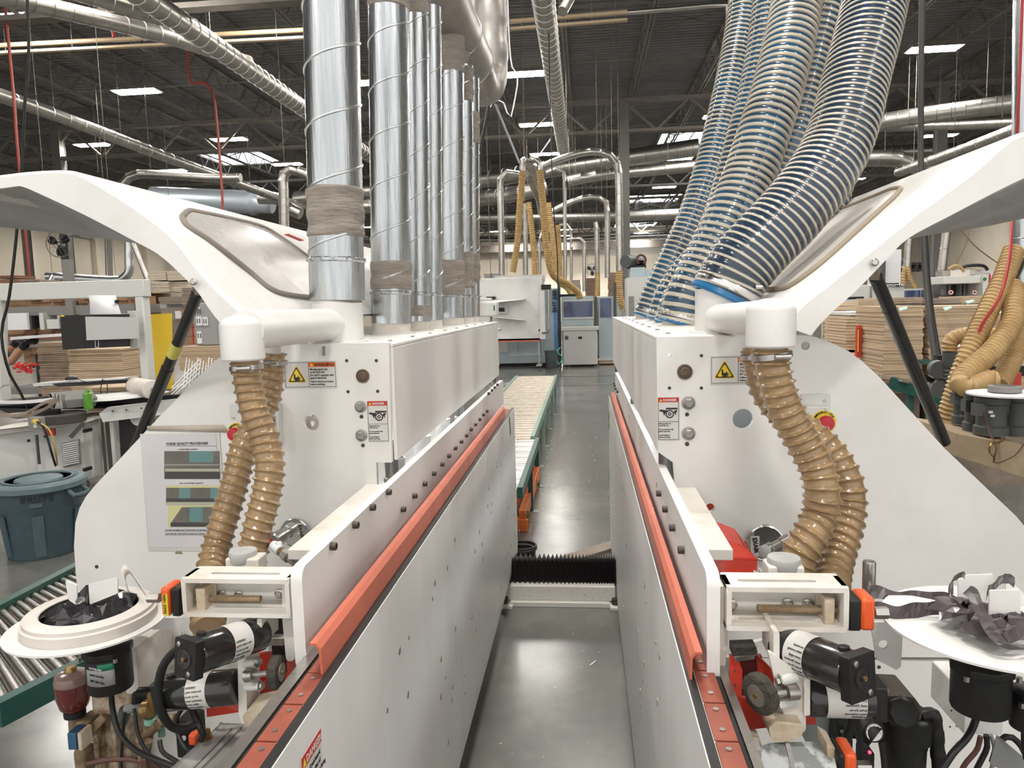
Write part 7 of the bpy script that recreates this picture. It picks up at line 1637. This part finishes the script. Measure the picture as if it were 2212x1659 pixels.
# motor below, with printed plate
def can_motor(label, c, Y, r, h, cable, plate=True):
    q = P(*c, Y); t = thing('reel_motor', label, 'motor', q)
    MB().lathe(q, ZA, [(r * .97, 0), (r, .004), (r, h), (r * .6, h + .01)], n=40).obj('body', black, t); MB().lathe(q, ZA, [(r * 1.12, h - .008), (r * 1.12, h + .006), (r * .8, h + .012)], n=8).obj('flange', black, t, bev=.002)
    for s in (-1, 1): MB().cyl(q + V(s * r * .9, -r * .8, h - .012), q + V(s * r * .9, -r * .8, h - .003), .005, n=6).obj('bolt', steel, t)
    if plate:
        segs = 12; vs = []; a0, a1 = -2.45, -.85
        def band(z0, z1, b0, b1, m_, nm, par, dr=.0006):
            vs = []
            for i in range(segs + 1):
                a = b0 + (b1 - b0) * i / segs
                for z in (z0, z1): vs.append(q + V(math.cos(a) * (r + dr), math.sin(a) * (r + dr), z))
            return MB().add(vs, [(i * 2, i * 2 + 2, i * 2 + 3, i * 2 + 1) for i in range(segs)]).obj(nm, m_, par, solid=.0004)
        pl_ = band(h * .28, h * .86, -2.15, -.75, mat('nameplate_grey', (.38, .38, .38), .4), 'nameplate', t)
        band(h * .70, h * .86, -2.15, -.75, ink, 'header', pl_, .0012); band(h * .68, h * .85, -1.45, -.76, mat('print_green', (.02, .25, .13), .4), 'green_field', pl_, .0018)
        for k in range(3):
            a = -2.0 + k * .0; d = V(math.cos(-1.85), math.sin(-1.85), 0); text(['Oriental', 'speed controlled', '90W 200V 50Hz'][k] if k else 'MOTOR 90W', q + d * (r + .002) + ZA * (h * (.73 - k * .16)), V(-d.y, d.x, 0), ZA, .008, paper if k == 0 else ink, pl_, xs=.8)
    MB().sweep([P(*p) for p in cable], .0062, n=10, step=.01).obj('cable', black, t)
    return t
can_motor('black can motor with nameplate hanging under the left reel plate', (240, 1484), 1.5, .0475, .090, [(240, 1484, 1.5), (243, 1530, 1.5), (256, 1580, 1.48), (290, 1618, 1.45), (335, 1640, 1.42), (385, 1660, 1.40)])
can_motor('plain black can motor hanging under the right reel plate', (2116, 1530), 1.3, .0465, .080, [(2113, 1528, 1.3), (2106, 1560, 1.3), (2088, 1595, 1.28), (2060, 1625, 1.26), (2035, 1662, 1.25)], plate=False)
can_motor('second black motor cut off by the right photo edge', (2222, 1570), 1.3, .030, .06, [(2215, 1570, 1.3), (2214, 1600, 1.3), (2218, 1640, 1.3)], plate=False)
t, C = reel('white round reel plate at the right with dark film tangled on it', (2150, 1350), 1.3, .178, None)
clip('tall white tab at the back of the right reel plate', ((2085, 1243), (2146, 1240), (2146, 1320), (2085, 1312)), 1.36)
clip('narrow white tab angled at the left of the right reel plate', ((2070, 1252), (2080, 1248), (2108, 1270), (2106, 1318), (2070, 1306)), 1.31)
clip('square white tab nearest the camera on the right reel plate', ((2138, 1275), (2204, 1275), (2206, 1338), (2136, 1334)), 1.24)
clip('white slanted tab at the right photo edge on the reel plate', ((2172, 1252), (2180, 1252), (2216, 1286), (2216, 1330), (2174, 1290)), 1.38)
def ribbon(label, pts, wv, m=tape, nm='film_ribbon', tw=None):
    W = resample(catmull([P(*p) for p in pts]), .008); vs = []; n = len(W)
    for i, p in enumerate(W):
        u = i / n; wd_ = Vector(wv) * (1 + .12 * math.sin(u * 17)); 
        if tw: wd_ = Matrix.Rotation(tw * u, 3, 'Y') @ wd_
        off = V(0, .003 * math.sin(u * 13), .002 * math.sin(u * 11)); vs += [p + off, p + off + wd_ * .5 + V(0, .003 * math.sin(u * 19), 0), p + off + wd_]
    b = MB().add(vs, [(i * 3 + k, i * 3 + k + 1, i * 3 + k + 4, i * 3 + k + 3) for i in range(n - 1) for k in range(2)])
    return tag(b.obj(nm, m, solid=.0005, smooth=False), label, 'film')
ribbon('upper dark film ribbon running from the chrome post to the right reel', [(1878, 1294, 1.42), (1950, 1302, 1.42), (2020, 1306, 1.40), (2072, 1314, 1.36)], (0, .012, .020))
ribbon('lower dark film ribbon stretched from the indicator to the right reel', [(1880, 1339, 1.31), (1960, 1336, 1.32), (2030, 1330, 1.32), (2075, 1320, 1.32)], (0, .008, .024))
ribbon('dark film ribbon looping up behind the right reel tabs', [(2050, 1300, 1.36), (2052, 1262, 1.38), (2072, 1250, 1.39), (2080, 1290, 1.36), (2100, 1330, 1.33)], (.012, .01, .012))
ribbon('dark film loop hanging forward over the right reel plate', [(2080, 1282, 1.24), (2096, 1300, 1.22), (2120, 1350, 1.19), (2150, 1390, 1.17), (2175, 1404, 1.17), (2205, 1398, 1.18)], (.014, .004, .012), tw=.8)
ribbon('dark film ribbon crossing low in front of the square tab', [(2060, 1322, 1.28), (2100, 1352, 1.25), (2150, 1358, 1.23), (2200, 1352, 1.23), (2222, 1356, 1.24)], (0, .012, .020))
ribbon('short dark film end sticking up behind the square tab', [(2130, 1300, 1.33), (2150, 1270, 1.34), (2176, 1262, 1.34), (2188, 1268, 1.33)], (.006, .01, .014))
rnd = random.Random(12)
for k, lab in enumerate(('crumpled dark film heap at the centre of the right reel', 'crumpled dark film fold left of the square tab', 'crumpled dark film fold under the square tab')):
    q = [(2110, 1335, 1.30), (2082, 1330, 1.28), (2165, 1362, 1.22)][k]; c_ = P(*q); b = MB(); n = 14; vs = []
    for j in range(4):
        for i in range(n):
            a = 2 * PI * i / n; rr = (.055, .045, .03, .01)[j] * (1 + rnd.uniform(-.35, .3)); vs.append(c_ + V(math.cos(a) * rr, math.sin(a) * rr * .7, (0, .014, .02, .018)[j] + rnd.uniform(-.006, .008)))
    b.add(vs, [(j * n + i, j * n + (i + 1) % n, (j + 1) * n + (i + 1) % n, (j + 1) * n + i) for j in range(3) for i in range(n)]); tag(b.obj('crumpled_film', tape, smooth=False), lab, 'film')
tag(MB().lathe(P(1876, 1290, 1.5), ZA, [(.0125, 0), (.0125, .072), (.0115, .075), (.009, .075), (.008, .070)], n=28).obj('chrome_post', steel), 'upright chrome guide post on the right machine', 'post')
# bent support brackets under the reel plates
for lab, pts, Y, hole in (('white bent bracket with a round hole under the left reel plate', ((330, 1338), (405, 1333), (417, 1345), (417, 1385), (398, 1408), (388, 1405), (384, 1370), (366, 1358), (330, 1360)), 1.6, (400, 1372, .010)),
                          ('white bent bracket under the right reel plate', ((1880, 1345), (1995, 1340), (1990, 1366), (1950, 1370), (1946, 1440), (1936, 1447), (1894, 1425)), 1.45, (1908, 1392, .009))):
    q = P(hole[0], hole[1], Y); tag(MB().prism([P(x, y, Y) for x, y in pts], V(0, .004, 0), [circ(q, XA, ZA, hole[2])]).obj('bent_bracket', white, smooth=False, bev=.001), lab, 'bracket')
# ================================================================ pneumatics and castings at the bottom of the frame
# left
t = thing('white_bulkhead', 'white inner panel with small holes behind the left motors', 'panel', P(400, 1600, 1.75))
MB().bpx(282, 1356, 600, 1720, 1.76, 1.78).obj('sheet', white, t); MB().bpx(264, 1398, 302, 1500, 1.60, 1.78).obj('flange', whited, t, bev=.002)
for (x, y) in ((340, 1372), (341, 1384), (341, 1394)): MB().cyl(P(x, y, 1.76), P(x, y, 1.757), .002, n=8).obj('panel_hole', ink, t)
MB().lathe(P(292, 1400, 1.6), V(0, -1, 0), [(.006, 0), (.006, .003)], n=12).obj('screw', steel, t)
t = thing('filter_bowl', 'dark red translucent filter bowl with a metal cap at lower left', 'filter', P(160, 1530, 1.62))
c = P(161, 1530, 1.62); r = .040
MB().lathe(c, ZA, [(r * .55, -.003), (r * .80, .006), (r * .95, .03), (r, .068)], n=36).obj('bowl', clear_p, t); MB().lathe(c, ZA, [(r, .068), (r, .074), (r * .92, .088), (r * .6, .096)], n=36).obj('shoulder', smoke, t)
MB().lathe(c, ZA, [(.013, .092), (.013, .104), (.010, .108)], n=20).obj('cap', brass, t); MB().lathe(c, ZA, [(r * .62, -.018), (r * .62, -.002)], n=28).obj('black_collar', black, t)
rust = mat('rust_dirty', (.30, .22, .13), .8, c2=(.12, .075, .04), scale=28., bump=.4)
rustc = mat('rusty_cream', (.50, .42, .31), .7, c2=(.20, .12, .06), scale=26., thr=(.4, .6), bump=.3)
t = thing('valve_stack', 'corroded brown valve block with a blue-faced square below the red bowl', 'valve', P(170, 1650, 1.62))
MB().cyl(P(162, 1538, 1.62), P(165, 1590, 1.62), .016, n=16).obj('pipe', rust, t); MB().bpx(160, 1560, 195, 1600, 1.60, 1.66).obj('block', rust, t, bev=.006); MB().bpx(156, 1622, 186, 1680, 1.60, 1.64).obj('lower_block', rust, t, bev=.006)
MB().bpx(144, 1584, 166, 1621, 1.56, 1.60).obj('blue_face', mat('face_blue', (.03, .09, .17), .35), t, bev=.002); MB().bpx(166, 1584, 178, 1622, 1.56, 1.60).obj('cream_side', cream, t, bev=.002)
MB().bar(P(185, 1590, 1.62), P(228, 1545, 1.62), .02).obj('linkage', rust, t, bev=.003)
t = thing('cream_housing', 'rust-stained cream housing beneath the left can motor', 'housing', P(240, 1600, 1.66))
MB().bpx(192, 1462, 290, 1548, 1.62, 1.72).obj('upper_block', rustc, t, bev=.006); MB().bpx(192, 1540, 290, 1720, 1.66, 1.74).obj('lower_plate', rustc, t, bev=.004)
for (x, y, w) in ((206, 1570, 14), (236, 1556, 22)): MB().bpx(x, y, x + w, 1700, 1.63, 1.66).obj('rib', rustc, t, bev=.003)
# brass and plastic fittings
t = thing('pipe_fittings', 'brass and black pipe fittings with teal tape below the left motors', 'fitting', P(320, 1560, 1.55))
def run(a, b_, r, m_, nm='fitting_pipe', n=16): MB().cyl(P(*a), P(*b_), r, n=n).obj(nm, m_, t)
run((272, 1532, 1.55), (345, 1524, 1.55), .011, midg); run((262, 1560, 1.55), (272, 1532, 1.55), .014, darkg, 'elbow'); run((345, 1530, 1.55), (350, 1590, 1.55), .008, mat('teal_tape', (.25, .48, .38), .6), 'teal_joint')
run((312, 1533, 1.53), (326, 1531, 1.53), .020, brass, 'tee'); run((331, 1500, 1.54), (322, 1560, 1.54), .013, brass, 'tee_leg'); run((335, 1495, 1.56), (300, 1498, 1.56), .014, black, 'black_elbow'); run((300, 1498, 1.56), (298, 1520, 1.56), .014, black, 'black_elbow')
run((322, 1560, 1.53), (318, 1600, 1.53), .012, rust); run((300, 1600, 1.52), (340, 1568, 1.52), .010, rust); run((318, 1600, 1.5), (310, 1640, 1.5), .012, rust); run((325, 1552, 1.53), (324, 1562, 1.53), .0135, MATS['teal_tape'], 'teal_joint')
run((345, 1560, 1.54), (380, 1552, 1.54), .012, rust)
for l, p, r, m_ in (('thick black hose looping down from the upper left motor', [(400, 1395, 1.28), (375, 1410, 1.3), (352, 1440, 1.3), (342, 1490, 1.3), (350, 1540, 1.3), (372, 1570, 1.32), (405, 1575, 1.34), (430, 1560, 1.36)], .0085, black),
                    ('black hose curving under the lower left motor', [(412, 1525, 1.36), (425, 1555, 1.36), (440, 1590, 1.34), (434, 1600, 1.33)], .007, black), ('brown hose crossing at the lower left corner', [(190, 1650, 1.5), (230, 1642, 1.5), (280, 1640, 1.5), (330, 1652, 1.5), (350, 1670, 1.5)], .006, copper),
                    ('thin black cable hanging among the left fittings', [(270, 1540, 1.5), (266, 1580, 1.5), (262, 1640, 1.5), (264, 1680, 1.5)], .0035, black), ('second thin black cable among the left fittings', [(290, 1530, 1.5), (300, 1590, 1.48), (330, 1640, 1.46), (380, 1668, 1.44)], .004, black),
                    ('third thin black cable dropping beside the brass tee', [(345, 1600, 1.48), (352, 1625, 1.46), (390, 1650, 1.44)], .005, black), ('black cable draped behind the lower left motor', [(400, 1520, 1.5), (380, 1560, 1.5), (395, 1610, 1.48), (420, 1630, 1.46)], .005, black)):
    tag(MB().sweep(dpts(*p), r, n=10, step=.012).obj('hose_line', m_), l, 'hose')
tag(MB().bpx(376, 1560, 420, 1640, 1.5, 1.56).obj('solenoid_valve', black, bev=.005), 'black solenoid block below the lower left motor', 'valve')
MB().cyl(P(396, 1595, 1.5), P(396, 1595, 1.495), .006, n=14).obj('screw', steel, bpy.data.objects['solenoid_valve'])
tag(MB().bpx(300, 1640, 320, 1700, 1.46, 1.48).obj('hose_sleeve', copper, bev=.004), 'dark red hose sleeve with a steel ring at the bottom left', 'sleeve')
# grey casting at the bottom
cast = mat('cast_grey', (.33, .32, .305), .5, c2=(.22, .205, .19), scale=16., thr=(.35, .75))
t = thing('gearbox_casting', 'grey painted casting with a brass nipple at the bottom left of centre', 'casting', P(470, 1640, 1.2))
z = P(480, 1567, 1.42).z
MB().prism([PZ(330, 1700, z), PZ(478, 1566, z), PZ(566, 1566, z), PZ(540, 1610, z), PZ(480, 1700, z)], V(0, 0, -.10)).obj('body', cast, t, smooth=False, bev=.005)
MB().bar(PZ(520, 1568, z + .002), PZ(400, 1690, z + .002), .012, .006).obj('ridge', cast, t, bev=.002); MB().bar(PZ(500, 1574, z + .001), PZ(388, 1690, z + .001), .004, .004).obj('ridge', midg, t)
q = PZ(445, 1594, z); MB().lathe(q, ZA, [(.014, 0), (.014, .004), (.009, .005), (.009, .010), (.011, .011), (.011, .016), (.008, .018)], n=6).obj('brass_nipple', brass, t)
MB().bpx(405, 1588, 424, 1612, 1.38, 1.42).obj('orange_cap', mat('cap_orange', (.72, .10, .02)), t, bev=.004)
# right
t = thing('filter_regulator', 'black air filter regulator with octagonal top, elbow and small label', 'regulator', P(1955, 1650, 1.5))
c = P(1952, 1640, 1.5)
MB().lathe(c, ZA, [(.026, -.05), (.040, -.045), (.042, .045), (.050, .05), (.052, .10), (.046, .104)], n=32).obj('bowl', black, t)
MB().prism(rounded([P(1893, 1520, 1.46), P(1908, 1503, 1.46), P(1975, 1506, 1.46), P(1992, 1530, 1.46), P(1990, 1556, 1.46), P(1900, 1560, 1.46)], .006), V(0, .09, 0)).obj('head', mat('dusty_black', (.05, .042, .034), .7, c2=(.10, .08, .06), scale=20.), t, bev=.004)
MB().lathe(P(1948, 1540, 1.45), V(0, -1, .5), [(.032, 0), (.032, .006), (.026, .012)], n=8).obj('octagon_cap', black, t)
q = MB().bpx(1942, 1552, 1968, 1569, 1.438, 1.44).obj('small_label', sticker_w, t); MB().bpx(1946, 1552.5, 1960, 1557, 1.437, 1.438).obj('label_print', ink, q)
for k in range(2): MB().bpx(1945, 1560 + k * 3.4, 1964, 1561 + k * 3.4, 1.437, 1.438).obj('label_print', midg, q)
MB().sweep(dpts((1990, 1546, 1.48), (2012, 1542, 1.48), (2020, 1560, 1.48), (2024, 1600, 1.48), (2028, 1660, 1.48)), lambda q_, a: .013 + .0015 * (int(q_ / .02) % 2), n=14, step=.006).obj('elbow', black, t)
for (x, y) in ((2000, 1575), (1999, 1590), (1998, 1608)): MB().lathe(P(x, y, 1.47), V(0, -1, 0), [(.004, 0), (.004, .003)], n=10).obj('screw', steel, t)
MB().bpx(1975, 1548, 2006, 1625, 1.48, 1.54).obj('side_block', black, t, bev=.003)
t = thing('pressure_gauge', 'small round pressure gauge with a pale dial at the lower right', 'gauge', P(1887, 1582, 1.4))
d = V(.1, -1, .25).normalized(); c = P(1887, 1581, 1.4)
MB().lathe(c, d, [(.0185, -.02), (.0185, .004), (.0165, .005), (.0165, .002)], n=32).obj('case', black, t); g_ = MB().lathe(c, d, [(.0163, 0), (.0163, .0025)], n=32).obj('dial', paper, t)
MB().bar(c + d * .004 + V(-.006, 0, -.004), c + d * .004 + V(.008, 0, .006), .0014).obj('needle', ink, g_)
for k in range(9):
    a = math.radians(225 - k * 33.7); e = d.cross(ZA).normalized() * -1; g2_ = d.cross(e) * 1; o = e * math.cos(a) + ZA * math.sin(a); MB().bar(c + d * .003 + o * .012, c + d * .003 + o * .0148, .0007).obj('tick', ink, g_)
MB().lathe(P(1858, 1560, 1.43), V(.6, -.5, -.4), [(.028, -.03), (.030, 0), (.024, .035)], n=26).obj('regulator_knob', black, t); MB().bpx(1885, 1540, 1906, 1552, 1.42, 1.44).obj('brass_fitting', brass, t, bev=.003)
t = thing('valve_block', 'black valve block with yellow insert and red indicator light', 'valve', P(1850, 1640, 1.45))
MB().bpx(1808, 1535, 1856, 1600, 1.45, 1.5).obj('body', black, t, bev=.008); MB().bpx(1810, 1595, 1842, 1700, 1.44, 1.5).obj('lower_body', black, t, bev=.006); MB().bpx(1853, 1588, 1872, 1604, 1.44, 1.46).obj('yellow_insert', mat('insert_yellow', (.55, .38, .05), .4), t)
MB().bpx(1864, 1628, 1888, 1700, 1.43, 1.47).obj('lamp_block', black, t, bev=.002); MB().lathe(P(1878, 1624, 1.43), V(0, -1, 0), [(.003, 0), (.003, .003)], n=12).obj('indicator_light', mat('led_red', (.9, .02, .05), .4, emit=(1, .02, .06), es=6.), t)
for k in range(3): MB().lathe(P(1818, 1560 + k * 18, 1.45), V(0, -1, 0), [(.004, 0), (.004, .003)], n=10).obj('screw', steel, t)
for l, p, r, m_ in (('thick black hose dropping from the lower right motor', [(1842, 1535, 1.3), (1838, 1570, 1.3), (1826, 1600, 1.3), (1812, 1640, 1.3), (1808, 1670, 1.3)], .0085, black), ('black hose beside the gauge going down', [(1850, 1540, 1.35), (1856, 1590, 1.38), (1862, 1660, 1.4)], .006, black),
                    ('black pipe between gauge and filter bowl', [(1903, 1600, 1.42), (1908, 1630, 1.42), (1912, 1670, 1.42)], .006, black), ('brown cable bundle right of the filter', [(2118, 1590, 1.5), (2110, 1620, 1.5), (2085, 1650, 1.5), (2070, 1680, 1.5)], .005, copper), ('black cable bundle right of the filter', [(2130, 1588, 1.5), (2132, 1615, 1.5), (2118, 1645, 1.5), (2100, 1680, 1.5)], .0055, black),
                    ('thin grey cable beside the black bundle', [(2140, 1588, 1.5), (2148, 1615, 1.5), (2145, 1650, 1.5), (2135, 1680, 1.5)], .004, midg), ('dark hose curling at the right edge below the motor', [(2160, 1600, 1.4), (2180, 1590, 1.4), (2205, 1610, 1.4), (2220, 1640, 1.4)], .006, black)):
    tag(MB().sweep(dpts(*p), r, n=10, step=.012).obj('hose_line', m_), l, 'hose')
t = thing('white_box_bracket', 'white box bracket behind the right can motor', 'bracket', P(2110, 1585, 1.6)); MB().bpx(2084, 1500, 2166, 1588, 1.55, 1.7).obj('box', white, t, bev=.003)
for (x, y) in ((2055, 1535), (2052, 1570)): MB().cyl(P(x, y, 1.55), P(x, y, 1.547), .002, n=8).obj('hole', ink, t)
tag(MB().prism([P(2155, 1592, 1.35), P(2212, 1640, 1.3), P(2212, 1680, 1.3), P(2140, 1650, 1.35)], V(0, .01, 0)).obj('steel_linkage', galvb, smooth=False, bev=.002), 'steel arm with bolts at the bottom right corner', 'arm')
tag(MB().bpx(1760, 1515, 1806, 1640, 1.5, 1.6).obj('grey_screen', mat('panel_bluegrey', (.30, .34, .32), .5)), 'blue-grey panel behind the right red guard', 'panel')
for (x, y, r) in ((1899, 1441, .003), (2018, 1405, .0015), (2017, 1428, .0015), (2017, 1441, .0015), (2053, 1534, .003), (2068, 1568, .002), (2070, 1605, .003)):
    MB().lathe(P(x, y, 2.06), V(0, -1, 0), [(r * 1.6, 0), (r * 1.6, .001)], n=10).obj('plate_screw', black_bolt, EPR)
camo = mat('scuffed_paint', (.21, .225, .22), .45, c2=(.50, .52, .52), scale=24., thr=(.50, .56), stretch=(1, .35, 1))
t = thing('painted_gearbox', 'grey gearbox with scuffed white paint at the bottom of the right machine', 'gearbox', P(1720, 1659, 1.1))
z = P(1720, 1603, 1.18).z
MB().prism(rounded([PZ(1650, 1605, z), PZ(1780, 1602, z), PZ(1800, 1622, z), PZ(1812, 1680, z), PZ(1632, 1680, z), PZ(1630, 1630, z)], .02), V(0, 0, -.08)).obj('body', camo, t, bev=.008)
MB().bar(PZ(1700, 1604, z + .001), PZ(1720, 1690, z + .001), .007, .006).obj('seam', cast, t); MB().bpx(1630, 1617, 1646, 1646, 1.1, 1.13).obj('side_boss', cast, t, bev=.004)
MB().prism([P(1786, 1606, 1.14), P(1806, 1618, 1.14), P(1812, 1690, 1.14), P(1792, 1690, 1.14)], V(0, .05, 0)).obj('cream_end', cream, t, smooth=False)
indicator('orange and black indicator at the very bottom of the right machine', 1.12, (1812, 1826, 1852), 1630, 1690, (1850, 1645, 1880, 1680), steel)
tag(MB().prism(rounded([P(1602, 1605, 1.25), P(1650, 1608, 1.25), P(1650, 1700, 1.2), P(1602, 1700, 1.2)], .01), V(0, .05, 0)).obj('cream_plate', cream, bev=.002), 'cream plate left of the scuffed gearbox', 'plate')
tag(MB().prism([P(1596, 1396, 1.5), P(1690, 1372, 1.5), P(1676, 1398, 1.5), P(1598, 1412, 1.5)], V(0, .01, 0)).obj('deflector', white, smooth=False), 'thin white deflector sheet above the right red guard', 'sheet')
tag(MB().prism([P(1560, 1420, 1.45), P(1590, 1420, 1.45), P(1610, 1720, 1.45), P(1560, 1720, 1.45)], V(0, .01, 0)).obj('inner_cover', offw, smooth=False), 'pale inner cover sheet beside the red chain pads', 'sheet')
MB().bpx(1570, 1420, 2230, 1760, 2.062, 2.078).obj('lower_plate', white, MR)
